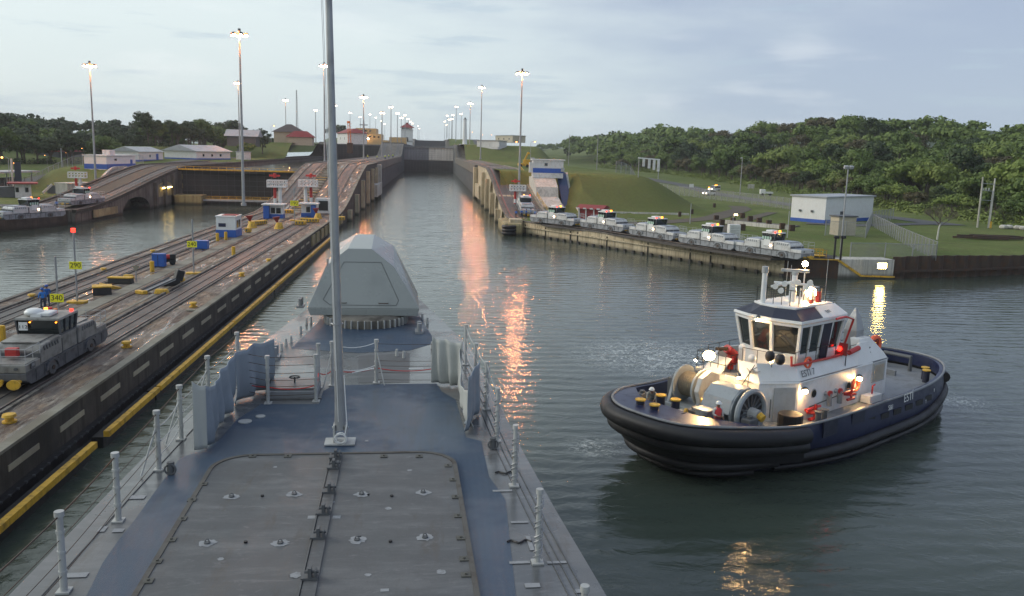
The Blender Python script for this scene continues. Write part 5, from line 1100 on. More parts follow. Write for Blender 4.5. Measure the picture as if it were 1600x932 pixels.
m_ = MB(); m_.b2(-9.2, -9.0, -1.0, 1.0, 1.96, 2.3); m_.build('aft_hatch', M['tdeck'], TUG)
# lamps on the tug
def tlamp(x, y, z, r=0.11, mat='lampw', d=(0, 0, -1)):
    o = MB().tube([(x, y, z), (x+d[0]*0.04, y+d[1]*0.04, z+d[2]*0.04)], r, 12).build('deck_lamp', M[mat], TUG)
    h = MB().tube([(x-d[0]*0.22, y-d[1]*0.22, z-d[2]*0.22), (x-d[0]*0.01, y-d[1]*0.01, z-d[2]*0.01)], r*0.9, 10, r*1.15).build('lamp_housing', M['dgrey'], o)
def nd(*v): return tuple(Vector(v).normalized())
dcam = lambda x, y, z, w: nd(*(Vector((_cam0.x-x, _cam0.y-y, _cam0.z-z)).normalized()*w+Vector((0, 0, -1))*(1-w)))
q = ty(1108, 556, -1.0); tlamp(q.x, -1.0, q.z, 0.30, 'lampw', dcam(q.x, -1.0, q.z, 0.6))
q = ty(1267, 457, 0.8); tlamp(q.x, 0.8, q.z, 0.30, 'lampw', dcam(q.x, 0.8, q.z, 0.7)); m_ = MB(); m_.tube([(q.x, 0.8, 7.8), (q.x, 0.8, q.z-0.15)], 0.03, 6); m_.build('lamp_post', M['dgrey'], TUG)
q = ty(1258, 414, 0.6); tlamp(q.x, 0.6, q.z+0.05, 0.15, 'lampw', dcam(q.x, 0.6, q.z, 0.8))
for px, py, y in ((1212, 619, 2.1), (1258, 612, 3.02), (1343, 592, 2.95)):
    q = ty(px, py, y+0.08); tlamp(q.x, q.y, q.z, 0.14, 'lampw', dcam(q.x, q.y, q.z, 0.5))
q = tx(1186, 500, 5.55); tlamp(5.65, q.y, 7.1, 0.11, 'lampw', dcam(5.6, q.y, 7.1, 0.4))
tlamp(5.25, 1.1, 4.95, 0.11, 'lampw', nd(0.9, 0.2, -0.2)); tlamp(7.9, 1.0, 4.35, 0.12, 'lampw', nd(0.3, 0.3, -0.8)); tlamp(7.2, -2.4, 4.5, 0.07, 'lampw', nd(0.6, -0.2, -0.8))
# ================================================================ light masts
def mast_proto():
    t = thing('light_mast', 'x', 'light mast')
    MB().tube([(0, 0, 0), (0, 0, 31.0)], 0.30, 10, 0.14).tube([(0, 0, 0), (0, 0, 0.5)], 0.5, 10).build('pole', M['galv'], t, smooth=True)
    MB().torus((0, 0, 30.4), 0.95, 0.07, 'z', 16, 6).bar((-0.95, 0, 30.4), (0.95, 0, 30.4), 0.1).bar((0, -0.95, 30.4), (0, 0.95, 30.4), 0.1).tube([(0, 0, 30.2), (0, 0, 31.5)], 0.25, 8).build('lamp_ring', M['dgrey'], t)
    for k in range(6):
        a = R(60*k+15); c, s = math.cos(a), math.sin(a)
        h = MB().prism([(0.9*c-0.25*s, 0.9*s+0.25*c), (0.9*c+0.25*s, 0.9*s-0.25*c), (1.5*c+0.25*s, 1.5*s-0.25*c), (1.5*c-0.25*s, 1.5*s+0.25*c)], 30.36, 30.78).build('floodlight', M['dgrey'], t)
        MB().prism([(1.0*c-0.18*s, 1.0*s+0.18*c), (1.0*c+0.18*s, 1.0*s-0.18*c), (1.4*c+0.18*s, 1.4*s-0.18*c), (1.4*c-0.18*s, 1.4*s+0.18*c)], 30.17, 30.355).build('lens', M['lamp'], h)
    return t
MP = mast_proto()
def mast_far():
    t = thing('light_mast', 'x', 'light mast')
    MB().tube([(0, 0, 0), (0, 0, 31.0)], 0.34, 8, 0.2).build('pole', M['galv'], t, smooth=True)
    MB().tube([(0, 0, 30.5), (0, 0, 30.8)], 1.2, 8).build('lamp_ring', M['dgrey'], t)
    for k in range(3):
        a = R(120*k+40); MB().sph((1.0*math.cos(a), 1.0*math.sin(a), 30.1), 0.42, 8, 5).build('lens', M['lampf'], t)
    return t
MF = mast_far()
def at_X(px, py, X): v = ray(px, py); t = X/v.x; return Vector((X, v.y*t, CAM_H+v.z*t))
near = [((140, 103), -81, 'light mast on the left bank beside the small lookout stand'), ((374, 55), -34.5, 'tallest looking light mast, rising from the centre wall behind the white and blue hut'), ((816, 115), 21, 'light mast by the right ramp, brightest on the right'), ((753, 137), 21, 'light mast second along the right chamber wall'), ((506, 103), -34.5, 'light mast half hidden behind the flagstaff'), ((372, 130), -81, 'left bank light mast seen just behind the tallest one'), ((446, 157), -81, 'light mast beside the thin lattice tower'), ((568, 152), -26, 'light mast standing over the workers in front of the cream ship'), ((735, 162), 21, 'light mast third along the right chamber wall')]
used = [False, False]
for i, ((px, py), X, lab) in enumerate(near):
    p = at_X(px, py, X); z = p.z-30.4
    if not used[0]: used[0] = True; MP.location = (X, p.y, z); MP['label'] = lab; MP['group'] = 'floodlight masts along the locks'; MP.rotation_euler.z = 0.3
    else: dup(MP, (X, p.y, z), i*0.7, lab, 'floodlight masts along the locks')
far = [((493, 172), -81), ((524, 165), -81), ((547, 176), -81), ((563, 183), -81), ((578, 179), -81), ((587, 184), -81), ((597, 176), -26), ((611, 167), -26), ((621, 177), -26), ((633, 180), -26), ((627, 184), -26), ((638, 186), -26), ((641, 190), -26), ((645, 193), -26), ((653, 197), -24), ((655, 201), -26), ((596, 189), -81), ((601, 194), -81),
       ((713, 167), 21), ((721, 178), 30), ((707, 180), 21), ((699, 181), 21), ((706, 186), 21), ((702, 187), 21), ((695, 190), 21), ((698, 195), 24)]
cnt = {}
for i, ((px, py), X) in enumerate(far):
    rowk = 'left bank' if X == -81 else ('centre wall' if X < 0 else 'right wall'); cnt[rowk] = cnt.get(rowk, -1)+1; lab = ORD[cnt[rowk]]+' small lit mast receding along the '+rowk+', counting away from the camera'
    p = at_X(px, py, X); Y = min(p.y, 1700); 
    if p.y > 1700: p = atY(px, py, 1700)
    z = p.z-30.4
    if i == 0: MF.location = (p.x, p.y, z); MF['label'] = lab; MF['group'] = 'far floodlight masts'
    else: dup(MF, (p.x, p.y, z), i, lab, 'far floodlight masts')
# small street lamps
def street_proto(mat, h=9.0):
    t = thing('street_lamp', 'x', 'street lamp')
    MB().tube([(0, 0, 0), (0, 0, h-0.3), (0.3, 0, h), (1.3, 0, h+0.15)], 0.09, 8, 0.05).build('pole', M['galv'], t, smooth=True)
    MB().box(1.6, 0, h+0.16, 0.9, 0.34, 0.16).build('lamp_housing', M['lgrey'], t)
    MB().sph((1.65, 0, h-0.05), 0.24, 10, 6).build('lens', mat, t, smooth=True)
    return t
SO = street_proto(M['street']); SOg = 'orange street lamps'
def street(proto, px, py, Y, gz, rz, lab, first=[]):
    p = atY(px, py, Y); s = (p.z-gz)/9.0
    dx, dy = 1.65*s*math.cos(rz), 1.65*s*math.sin(rz); loc = (p.x-dx, p.y-dy, gz)
    if proto not in first: first.append(proto); proto.location = loc; proto.rotation_euler.z = rz; proto.scale = (s, s, s); proto['label'] = lab; proto['group'] = SOg; return proto
    return dup(proto, loc, rz, lab, SOg, s)
bpy.context.view_layer.update()
for px, py, Y, gz, rz, lab in ((3, 246, 220, 3, 3.1, 'orange street lamp at the far left edge'), (22, 255, 250, 3, 0, 'low pale street lamp above the blue canopy'), (70, 243, 290, 7, 3.1, 'orange street lamp before the dark trees at left'), (103, 239, 310, 9, 3.1, 'orange street lamp before the pink roof'), (128, 232, 330, 9, 3.1, 'highest orange street lamp by the pink roof'), (807, 222, 330, 11, 3.1, 'orange street lamp just left of the tall right mast'), (836, 222, 330, 11, 0, 'orange street lamp right of the tall right mast'), (738, 207, 1000, 26, 0, 'distant lit lamp left in the row right of the lighthouse'), (754, 211, 1000, 26, 0, 'distant lit lamp on the skyline right of the second mast'), (768, 211, 1000, 26, 0, 'distant lit lamp before the skyline building'), (428, 197, 415, 17, 0, 'orange lamp at the corner of the dark roofed building')):
    street(SO, px, py, Y, gz, rz, lab)
# plain poles on the right bank with unlit heads
def pole_thing(px, py, bx, by, z, lab, cat='lamp post', head=2, r=0.13, mat='galv', name='lamp_post', grp=None):
    b = at(bx, by, z); d = b.y; t = atY(px, py, d); h = t.z-z
    o = thing(name, lab, cat, b, 0, grp); MB().tube([(0, 0, 0), (0, 0, h)], r, 8, r*0.7).build('pole', M[mat], o, smooth=True)
    for k in range(head): MB().box(-0.35+0.75*k, -0.1, h+0.1, 0.62, 0.4, 0.42, 0.3*k, 0.4).build('floodlight', M['lgrey'], o, bevel=0.04)
    return o
pole_thing(1329, 263, 1313, 397, 2.6, 'thick lamp post with two unlit floodlights near the white block building'); pole_thing(1167, 248, 1156, 305, 3.0, 'lamp post with one unlit floodlight near the parked van', head=1, r=0.18)
pole_thing(939, 212, 932, 272, 6.5, 'tall lamp post standing in front of the far trees', head=1, r=0.2); pole_thing(890, 210, 888, 265, 8, 'slim lamp post beyond the blue and white machine house', head=0, r=0.15)
pole_thing(1082, 318, 1078, 350, 2.6, 'short pale post on the grass behind the middle locomotives', 'post', 0, 0.09, 'lgrey', 'post'); pole_thing(1235, 330, 1230, 372, 2.6, 'short pale post on the grass behind the last locomotive', 'post', 0, 0.09, 'lgrey', 'post')
pole_thing(1145, 335, 1144, 363, 2.6, 'low post with a small lit lamp beside the service cabinet', 'lamp post', 0, 0.08, 'galv', 'lamp_post')
q = at(1144, 363, 2.6); o = MB().box(0, 0, 0, 0.5, 0.3, 0.22).build('path_light', M['lampf'], loc=atY(1150, 336, q.y-0.2)); tag(o, 'small lit lamp head on the low post by the pits', 'lamp')
pole_thing(95, 172+60, 97, 262, 6, 'grey post before the left forest', 'post', 0, 0.2, 'lgrey', 'post'); pole_thing(252, 207, 256, 240, 9.2, 'lamp post behind the white bungalow', head=1, r=0.18); pole_thing(164, 202+40, 167, 265, 8, 'thin post beside the blue based hut on the left bank', 'post', 0, 0.12, 'lgrey', 'post')
# power line frame
p1 = at(1527, 356, 2.8); p2 = at(1545, 356, 2.8); t1 = atY(1536, 277, p1.y); t2 = atY(1555, 279, p2.y)
pf = thing('power_pole_frame', 'pale twin pole power frame with crossbars at the forest edge', 'utility pole', p1)
for a, b in ((p1, t1), (p2, t2)): MB().tube([a-p1, b-p1], 0.2, 8, 0.15).build('pole', M['conc_white'], pf)
MB().tube([(1.6, -1, 0), (1.75, -1, 7.5)], 0.1, 6).build('stay_pole', M['galv'], pf)
for f in (0.55, 0.74, 0.88): MB().bar((p1.lerp(t1, f))-p1, (p2.lerp(t2, f))-p1, 0.12).build('crossbar', M['galv'], pf)
for k in range(3): c = p1.lerp(t1, 0.74)-p1; MB().tube([(c.x+0.4+k*0.6, c.y, c.z), (c.x+0.4+k*0.6, c.y, c.z+0.5)], 0.12, 8).build('insulator', M['lgrey'], pf)
MB().tube([(2.2, -1, 0), (2.2, -1, 1.4)], 0.2, 8).build('yellow_guard', M['yel'], pf)
# lattice radio tower
b = atY(464, 205, 480); t_ = atY(461, 141, 480); h = t_.z-b.z
lt = thing('radio_tower', 'thin red and white lattice radio tower behind the dark roofed building', 'radio tower', b)
m_ = MB()
for k in range(3):
    a = R(120*k); m_.bar((0.7*math.cos(a), 0.7*math.sin(a), 0), (0.25*math.cos(a), 0.25*math.sin(a), h), 0.14)
m_.build('tower_legs', M['lgrey'], lt); m_ = MB(); n = 18
for k in range(n):
    for j in range(3): a, c = R(120*j), R(120*(j+1)); r0 = lerp(0.7, 0.25, k/n); r1 = lerp(0.7, 0.25, (k+1)/n); m_.bar((r0*math.cos(a), r0*math.sin(a), h*k/n), (r1*math.cos(c), r1*math.sin(c), h*(k+1)/n), 0.09)
m_.build('lattice', M['dgrey'], lt)
# lighthouse
b = atY(726, 229, 640); t_ = atY(726, 184, 640)
lh = thing('lighthouse', 'slim white tapering lighthouse column among the right light masts', 'lighthouse', b); h = t_.z-b.z
MB().tube([(0, 0, 0), (0, 0, h*0.93)], 1.75, 14, 1.1).build('tower', M['white'], lh, smooth=True); MB().tube([(0, 0, h*0.93), (0, 0, h*0.95)], 1.5, 14).build('gallery', M['white2'], lh); MB().tube([(0, 0, h*0.95), (0, 0, h)], 0.8, 10, 0.5).build('lantern', M['dgrey'], lh)
MB().b2(-4, 8, -3, 3, -1.5, 1.5).build('base_hut', M['white2'], lh)
# control tower
b = atY(636, 229, 860)
ct = thing('control_tower', 'white control tower with red hipped roof on the centre wall', 'control tower', (b.x, 860, 18.9)); 
m_ = MB(); m_.b2(-11, 3, -4, 4, 0, 3.5); m_.b2(-11, 6.5, -5, 5, 3.5, 4.3); m_.build('lower_building', M['white2'], ct)
MB().b2(-5.2, 5.2, -5, 5, 0, 14.5).build('wall', M['white'], ct); MB().b2(-6.0, 6.0, -5.8, 5.8, 14.5, 15.2).build('balcony', M['white2'], ct)
MB().b2(-5.0, 5.0, -4.9, 4.9, 15.2, 17.2).build('window_band', M['glass'], ct)
m_ = MB()
for x in (-5.0, -3.0, -1.0, 1.0, 3.0, 5.0): m_.b2(x-0.2, x+0.2, -5.05, -4.9, 15.2, 17.2)
m_.build('window_frame', M['white'], ct)
m_ = MB(); m_.rings([[(-7, -6.6, 17.2), (7, -6.6, 17.2), (7, 6.6, 17.2), (-7, 6.6, 17.2)], [(-1.8, -1.4, 20.6), (1.8, -1.4, 20.6), (1.8, 1.4, 20.6), (-1.8, 1.4, 20.6)]]); m_.b2(-1.3, 1.3, -1, 1, 20.6, 22.0); m_.build('roof', M['redroof'], ct)
MB().tube([(0, -5.06, 3.6), (0, -5.06, 6.5)], 1.3, 4).build('window', M['glass'], ct)
MB().box(0, -5.1, 6.0, 2.4, 0.2, 3.6).build('window', M['glass'], ct)
# ================================================================ buildings
def block(name, lab, cat, px0, px1, pb, z, depth, h, wall='white', base=None, baseh=1.0, roof='flat', roofm='tin', over=0.3, wins=(), doors=(), rz=None, grp=None, pitch=1.4, slope=0.0):
    "px0, px1 at the foot row pb give the front corners"
    pb = pb if isinstance(pb, tuple) else (pb, pb)
    if callable(z): a = onland(px0, pb[0], z); b = at(px1, pb[1], a.z)
    elif isinstance(z, str): a = atY(px0, pb[0], float(z)); b = atY(px1, pb[1], float(z))
    else: a = at(px0, pb[0], z); b = at(px1, pb[1], z)
    L = (b-a).length; ang = math.atan2(b.y-a.y, b.x-a.x)
    t = thing(name, lab, cat, a, ang, grp)
    MB().b2(0, L, 0, depth, -1.2, h).build('wall', M[wall], t)
    if base: MB().b2(-0.04, L+0.04, -0.04, depth+0.04, 0, baseh).build('base_band', M[base], t)
    if roof == 'flat': MB().rings([[(-over, -over, h), (L+over, -over, h+slope), (L+over, depth+over, h+slope), (-over, depth+over, h)], [(-over, -over, h+0.25), (L+over, -over, h+0.25+slope), (L+over, depth+over, h+0.25+slope), (-over, depth+over, h+0.25)]]).build('roof', M[roofm], t)
    elif roof == 'gable': MB().add([(-over, -over, h), (L+over, -over, h), (L+over, depth+over, h), (-over, depth+over, h), (-over, depth/2, h+pitch), (L+over, depth/2, h+pitch)], [(0, 1, 5, 4), (2, 3, 4, 5), (0, 4, 3), (1, 2, 5), (3, 2, 1, 0)]).build('roof', M[roofm], t)
    elif roof == 'gablef': MB().add([(-over, -over, h), (-over, depth+over, h), (L+over, depth+over, h), (L+over, -over, h), (L/2, -over, h+pitch), (L/2, depth+over, h+pitch)], [(0, 1, 5, 4), (2, 3, 4, 5), (0, 4, 3), (1, 2, 5), (3, 2, 1, 0)]).build('roof', M[roofm], t)
    elif roof == 'hip': MB().rings([[(-over, -over, h), (L+over, -over, h), (L+over, depth+over, h), (-over, depth+over, h)], [(min(depth, L)*0.42, depth*0.45, h+pitch), (L-min(depth, L)*0.42, depth*0.45, h+pitch), (L-min(depth, L)*0.42, depth*0.55, h+pitch), (min(depth, L)*0.42, depth*0.55, h+pitch)]]).build('roof', M[roofm], t)
    for (f, w, z0, z1) in wins:
        x = f*L; wf = MB().b2(x-w/2-0.07, x+w/2+0.07, -0.05, 0.0, z0-0.07, z1+0.07).build('window', M['lgrey'], t); MB().b2(x-w/2, x+w/2, -0.08, -0.05, z0, z1).build('pane', M['glass'], wf)
    for (f, w, hh, m) in doors: x = f*L; MB().b2(x-w/2, x+w/2, -0.07, 0.0, 0.0, hh).build('door', M[m], t)
    return t, L
# right bank
bw, L = block('machine_building', 'white flat roofed block building with blue base on the right bank', 'building', 1288, 1362, (350, 345), hR, 8.0, 5.4, 'white', 'blue', 0.75, 'flat', 'tin', 0.35, doors=((0.33, 1.3, 2.4, 'dgrey'),))
for k, y in enumerate((3.0, 5.8)): MB().box(-0.16, y, 2.4, 0.22, 0.5, 0.45).build('vent_fan', M['dgrey'], bw, bevel=0.03)
tb, L2 = block('transformer_hut', 'small beige box with flat roof inside wire fence before the white block building', 'hut', 1309, 1336, (368, 368), 2.6, 2.4, 3.2, 'beige', None, 0, 'flat', 'dgrey', 0.2)
mh, L = block('machine_house', 'blue and white machine house above the brown embankment on the right', 'building', 833, 880, (270, 268), '206', 3.2, 3.0, 'white2', 'blue', 1.1, 'flat', 'white', 0.35, wins=((0.42, 0.7, 1.7, 2.3),))
MB().b2(L-0.6, L+0.2, -0.5, -0.05, 0.4, 1.3).build('meter_box', M['lgrey'], mh); MB().b2(-0.9, -0.02, 0.2, 1.5, 0, 2.4).build('porch', M['white2'], mh)
kk, L = block('kiosk', 'white kiosk with red roof and blue base at the yard track', 'kiosk', 969, 993, (310, 311), 2.6, 3.5, 3.1, 'white', 'blue', 0.6, 'hip', 'red', 0.5, wins=((0.25, 0.8, 1.5, 2.5), (0.7, 1.1, 1.5, 2.5)), pitch=1.0)
MB().b2(L+0.2, L+2.0, 0, 0.1, 0, 1.4).b2(-1.4, -0.2, 0, 0.1, 0, 0.8).build('parapet', M['white2'], kk)
sh, L = block('shed', 'open shed with red and white striped roof behind the first two locomotives', 'shed', 903, 938, (345, 347), 2.6, 5, 2.4, 'redroof', None, 0, 'gable', 'redroof', 0.5, pitch=0.7)
m_ = MB()
for k in range(4): m_.b2(L*k/3.3-0.3, L*k/3.3+0.35, -0.55, -0.5, 2.35, 2.6)
m_.build('white_stripe', M['white2'], sh); m_ = MB()
for x in (0.2, L*0.35, L*0.7, L): m_.b2(x-0.12, x+0.12, -0.2, -0.04, 0, 2.4)
m_.build('shed_post', M['white2'], sh)
# whitewashed stair block beside the right ramp
wb = thing('ramp_abutment', 'whitewashed concrete abutment with dark doorway between ramp and embankment', 'abutment', (24.2, 198, 2.5))
m_ = MB(); m_.ext([(-9, 0), (16, 0), (16, 7.2), (6, 7.0), (1.0, 5.2), (0, 3.0), (-9, 1.2)], 'x', 0.0, 5.2); m_.build('wall', M['conc_white'], wb)
m_ = MB(); m_.ext([(-14, 0.1), (3, 0.1), (14, 8.5), (12.6, 8.5), (2, 1.2), (-14, 0.9)], 'x', 8.6, 9.1); m_.build('stair_wall', M['conc_white'], wb); m_ = MB(); m_.ext([(-1, 0.15), (1.5, 0.15), (12.5, 8.45), (11.8, 8.45)], 'x', 6.3, 8.5); m_.build('blue_slide', paint('dark_blue_sheet', (0.03, 0.055, 0.13), 0.4, 0.2), wb)
MB().b2(1.2, 3.6, -0.9, -0.82, 0.3, 2.6).build('doorway', M['conc_mid'], wb)
m_ = MB(); m_.b2(5.2, 8.6, -1, 0, 0, 0.5); m_.b2(8.9, 34, -8.4, -7.9, 0, 0.45); m_.build('low_kerb', M['conc_white'], wb)
# yellow crane on the ramp top
yc = thing('mobile_crane', 'yellow orange crane with raised boom at the top of the right ramp', 'crane', at(822, 262, 10.8))
MB().b2(-2.6, 4.5, -1, 1, 0.5, 1.3).build('chassis', M['yel'], yc, bevel=0.08); MB().b2(-1.0, 1.2, -0.9, 0.9, 1.3, 2.5).build('cab', M['yel'], yc, bevel=0.1); MB().bar((-0.6, 0, 2.2), (0.6, 0, 4.8), 0.5).bar((0.6, 0, 4.8), (1.1, 0, 4.2), 0.35).build('boom', M['yel'], yc, bevel=0.05); MB().b2(1.4, 2.6, -0.6, 0.6, 1.3, 3.2).build('engine_box', M['lgrey'], yc)
for x in (-1.8, 0.3, 2.6): MB().tube([(x, -1.05, 0.5), (x, 1.05, 0.5)], 0.5, 12).build('wheel', M['rubber'], yc)
rl = thing('guard_rail', 'yellow and orange guard rail running down beside the ramp edge', 'guard rail', (24.3, 170, 0))
m_ = MB(); Y = 4.0
while Y < 72: z = wall_top(170+Y)+0.25; z2 = wall_top(172.4+Y)+0.25; m_.tube([(0.1, Y, z), (0.1, Y, z+1.1)], 0.06, 6); m_.bar((0.1, Y, z+1.1), (0.1, Y+2.4, z2+1.1), 0.07); m_.bar((0.1, Y, z+0.6), (0.1, Y+2.4, z2+0.6), 0.06); Y += 2.4
m_.build('railing', M['yel'], rl)
y2 = thing('guard_rail', 'orange yellow railing at the end of the locomotive track', 'guard rail', at(1228, 401, 2.6), R(-8))
m_ = MB()
for k in range(7): m_.tube([(k*0.9, 0, 0), (k*0.9, 0, 1.0)], 0.05, 6); m_.tube([(k*0.9, 1.6, 0), (k*0.9, 1.6, 1.0)], 0.05, 6)
for z in (0.5, 1.0): m_.bar((0, 0, z), (5.4, 0, z), 0.07); m_.bar((0, 1.6, z), (5.4, 1.6, z), 0.07)
m_.b2(0, 5.4, 0.1, 1.5, 0.15, 0.25); m_.build('railing', M['orange'] if False else M['yel'], y2)
# dock lamp on the quay corner
dl = thing('dock_lamp', 'very bright yellow floodlight on the white quay corner', 'floodlight', atY(1379, 416, 108.2)); MB().box(0, 0.25, 0.0, 1.3, 0.3, 0.8).build('lamp_housing', M['lgrey'], dl); MB().box(0, 0.06, 0.0, 1.15, 0.06, 0.68).build('lens', M['lampy'], dl)
# black bollard hooks by the quay
for i, (px, py, tp) in enumerate(((1301, 405, 372), (1311, 407, 372))):
    b = at(px+2, py, 2.6); o = thing('signal_post', ('left', 'right')[i]+' one of two black hooded posts at the quay corner', 'signal post', b, 0, 'black hooded posts'); h = atY(px, tp, b.y).z-2.6
    MB().tube([(0, 0, 0), (0, 0, h)], 0.14, 8).build('post', M['black'], o); MB().box(0.1, 0, h+0.1, 0.7, 0.4, 0.4).build('hood', M['black'], o, bevel=0.08)
# service cabinet, yard items
cb = thing('service_cabinet', 'white louvered cabinet behind the gap between the last two locomotives', 'cabinet', at(1139, 372, 2.6)); MB().b2(0, 1.9, 0, 1.2, 0, 2.2).build('body', M['white2'], cb, bevel=0.05)
m_ = MB()
for k in range(6): m_.b2(0.2, 1.7, -0.03, 0, 0.4+k*0.27, 0.5+k*0.27)
m_.build('louver_slat', M['lgrey'], cb)
cb2 = dup(cb, at(948, 352, 2.6), 0.2, 'white louvered cabinet beside the second locomotive')
bn = thing('blue_bin', 'small blue bin on the yard by the wire fence', 'bin', at(1018, 319, 2.6)); MB().tube([(0, 0, 0), (0, 0, 1.2)], 0.55, 12).build('body', M['blue'], bn); MB().tube([(0, 0, 1.2), (0, 0, 1.3)], 0.6, 12).build('lid', M['blue'], bn)
# fences
def fence(lab, pts, h, step=3.0, mat='mesh', z=None, hf=None, name='wire_fence'):
    t = thing(name, lab, 'fence', (0, 0, 0)); P = []
    for a, b in zip(pts, pts[1:]):
        L = math.hypot(b[0]-a[0], b[1]-a[1]); n = max(1, int(L/step)); P += [(lerp(a[0], b[0], i/n), lerp(a[1], b[1], i/n)) for i in range(n)]
    P.append(pts[-1]); Z = [hf(x, y) for x, y in P]
    p0 = None
    for (x, y), z in zip(P, Z):
        if p0 is None: p0 = MB().tube([(0, 0, -0.2), (0, 0, h+0.1)], 0.07, 6).build('fence_post', M['galv'], t); o = p0
        else: o = p0.copy(); C.objects.link(o)
        o.location = (x, y, z)
    m_ = MB(); m_.add([(x, y, z+0.1) for (x, y), z in zip(P, Z)]+[(x, y, z+h) for (x, y), z in zip(P, Z)], [(i, i+1, len(P)+i+1, len(P)+i) for i in range(len(P)-1)]); m_.build('wire_mesh', M[mat], t)
    m_ = MB()
    for i in range(len(P)-1): m_.bar((*P[i], Z[i]+h), (*P[i+1], Z[i+1]+h), 0.06)
    m_.build('top_rail', M['galv'], t); return t
w2 = lambda px, py, z=2.6: tuple(at(px, py, z))[:2]
fence('wire fence behind the yard from the blue bin to the white block building', [(79, 312), (82, 285), (86, 265), (92, 240), (95, 212), (84, 186)], 3.0, 3.2, hf=hR)
fence('wire fence crossing above the brown embankment towards the far trees', [(50, 232), (56, 240), (66, 270), (72, 300)], 3.0, 3.0, hf=hR)
fence('wire fence enclosure around the small beige hut', [w2(1289, 368), w2(1352, 372), w2(1362, 350), w2(1395, 344)], 2.6, 2.4, hf=hR)
fence('wire fence running down to the bright dock lamp', [w2(1364, 354), w2(1410, 380), w2(1462, 405)], 2.4, 2.2, hf=hR)
fence('wire fence along the quay edge above the lamp', [w2(1328, 402), w2(1382, 402), w2(1425, 404), w2(1462, 405)], 2.0, 3.6, hf=hR)
# turntable pit with dark posts on the right lawn
pt_ = thing('track_pit', 'long pale pit with dark blocks around it on the right lawn', 'track pit', (0, 0, 2.6))
c0, c1 = at(1120, 345, 2.6), at(1232, 352, 2.6); m_ = MB(); m_.bar((c0.x, c0.y, 0.06), (c1.x, c1.y-4, 0.06), 3.0, 0.3); m_.build('pit_slab', M['conc_mid'], pt_); m_ = MB(); m_.bar((c0.x-1, c0.y-6, 0.25), (c1.x-4, c1.y-11, 0.25), 0.4, 0.8); m_.build('pit_wall', M['conc_white'], pt_)
for px, py in ((1119, 345), (1145, 349), (1160, 341), (1172, 346), (1186, 349), (1201, 353), (1160, 360), (1128, 352), (1222, 358), (1237, 361)): p = at(px, py, 2.6); MB().box(p.x, p.y, 0.55, 0.9, 0.7, 1.1).build('dark_block', M['iron'], pt_)
for i, (px, py) in enumerate(((1116, 324), (1062, 338), (1081, 334))): p = at(px, py, 2.7); o = MB().box(0, 0, 0.5, 0.6, 0.6, 1.2).build('iron_stump', M['iron'], loc=(p.x, p.y, hR(p.x, p.y)), bevel=0.05); tag(o, ('dark iron stump on the lawn nearest the van', 'dark iron stump left on the lawn behind the middle locomotive', 'dark iron stump beside the pale post on the lawn')[i], 'stump')
pl = thing('timber_pile', 'long stack of dark timbers and rails lying on the grass at right', 'timber pile', at(1555, 374, 2.7), R(-12))
for k in range(9): MB().box(-3+k*0.7, (k % 3)*1.3-1.2+k*0.2, 0.2+0.22*(k % 2), 9-(k % 4), 0.35, 0.3, 0.03*k-0.1).build('timber', M['iron'], pl)
rc = at(1240*1.0+250, 360, 2.7)
for i, (px, py) in enumerate(((1568, 356), (1577, 356), (1590, 357), (1599, 358))): p = at(px, py, 2.8); o = MB().sph((0, 0, 0.4), 0.9, 9, 5, 0.6).build('boulder', M['conc_white'], loc=(p.x, p.y, hR(p.x, p.y))); tag(o, ORD[i]+' pale boulder from the left in the row at the forest edge', 'boulder', 'boulders at the forest edge')
# left bank
h1, L = block('hut', 'white hut with blue base on the left embankment edge', 'hut', 167, 212, (265, 263), hL, 6, 3.4, 'white', 'blue', 1.3, 'flat', 'white2', 0.3, wins=((0.3, 1.2, 2.2, 2.7),), doors=((0.85, 1.3, 2.4, 'blue'),))
MB().b2(3.9, 6.8, 1.0, 3, 3.65, 5.0).build('roof_rack', M['white2'], h1)
h2, L = block('bungalow', 'white bungalow with blue door and gable beside the left ramp head', 'bungalow', 217, 255, (253, 252), hL, 9, 3.2, 'white', 'blue', 0.6, 'gable', 'tin', 0.6, wins=((0.45, 0.8, 1.4, 2.2),), doors=((0.75, 1.8, 2.5, 'blue'),), pitch=1.6)
h3, L = block('depot_building', 'long low white building with pale tin roof left of the tallest mast', 'building', 307, 360, (250, 250), hL, 14, 3.0, 'white', 'blue', 0.5, 'gable', 'tin', 0.9, wins=((0.2, 0.9, 1.2, 2.0), (0.45, 0.9, 1.2, 2.0), (0.7, 0.9, 1.2, 2.0)), pitch=2.2)
h4, L = block('annex', 'small white annex with grey cabinets behind the tallest mast', 'hut', 382, 392, (250, 250), hL, 4, 2.8, 'white2', None, 0, 'flat', 'tin', 0.2)
h5, L = block('barn', 'grey barn with open gable before the left forest', 'barn', 152, 187, (243, 243), hL, 10, 4.6, 'dgrey', None, 0, 'gablef', 'tin', 1.0, pitch=2.6)
h6, L = block('long_shed', 'long low shed with faded pink roof in front of the left forest', 'shed', 92, 134, (247, 246), hL, 10, 2.6, 'dgrey', None, 0, 'gable', 'redroof', 0.6, pitch=1.2)
h7, L = block('hilltop_house', 'house with pale tin gable roof on the wooded slope left', 'house', 355, 400, (224, 226), '400', 9, 3.2, 'dgrey', None, 0, 'gable', 'tin', 1.2, pitch=3.0)
h8, L = block('main_building', 'cream building with dark hipped roof above the left green slope', 'building', 428, 470, (222, 222), '442', 14, 5.0, 'beige', None, 0, 'hip', 'dirtroof', 1.0, wins=((0.6, 1.6, 2.0, 3.2),), pitch=4.0)
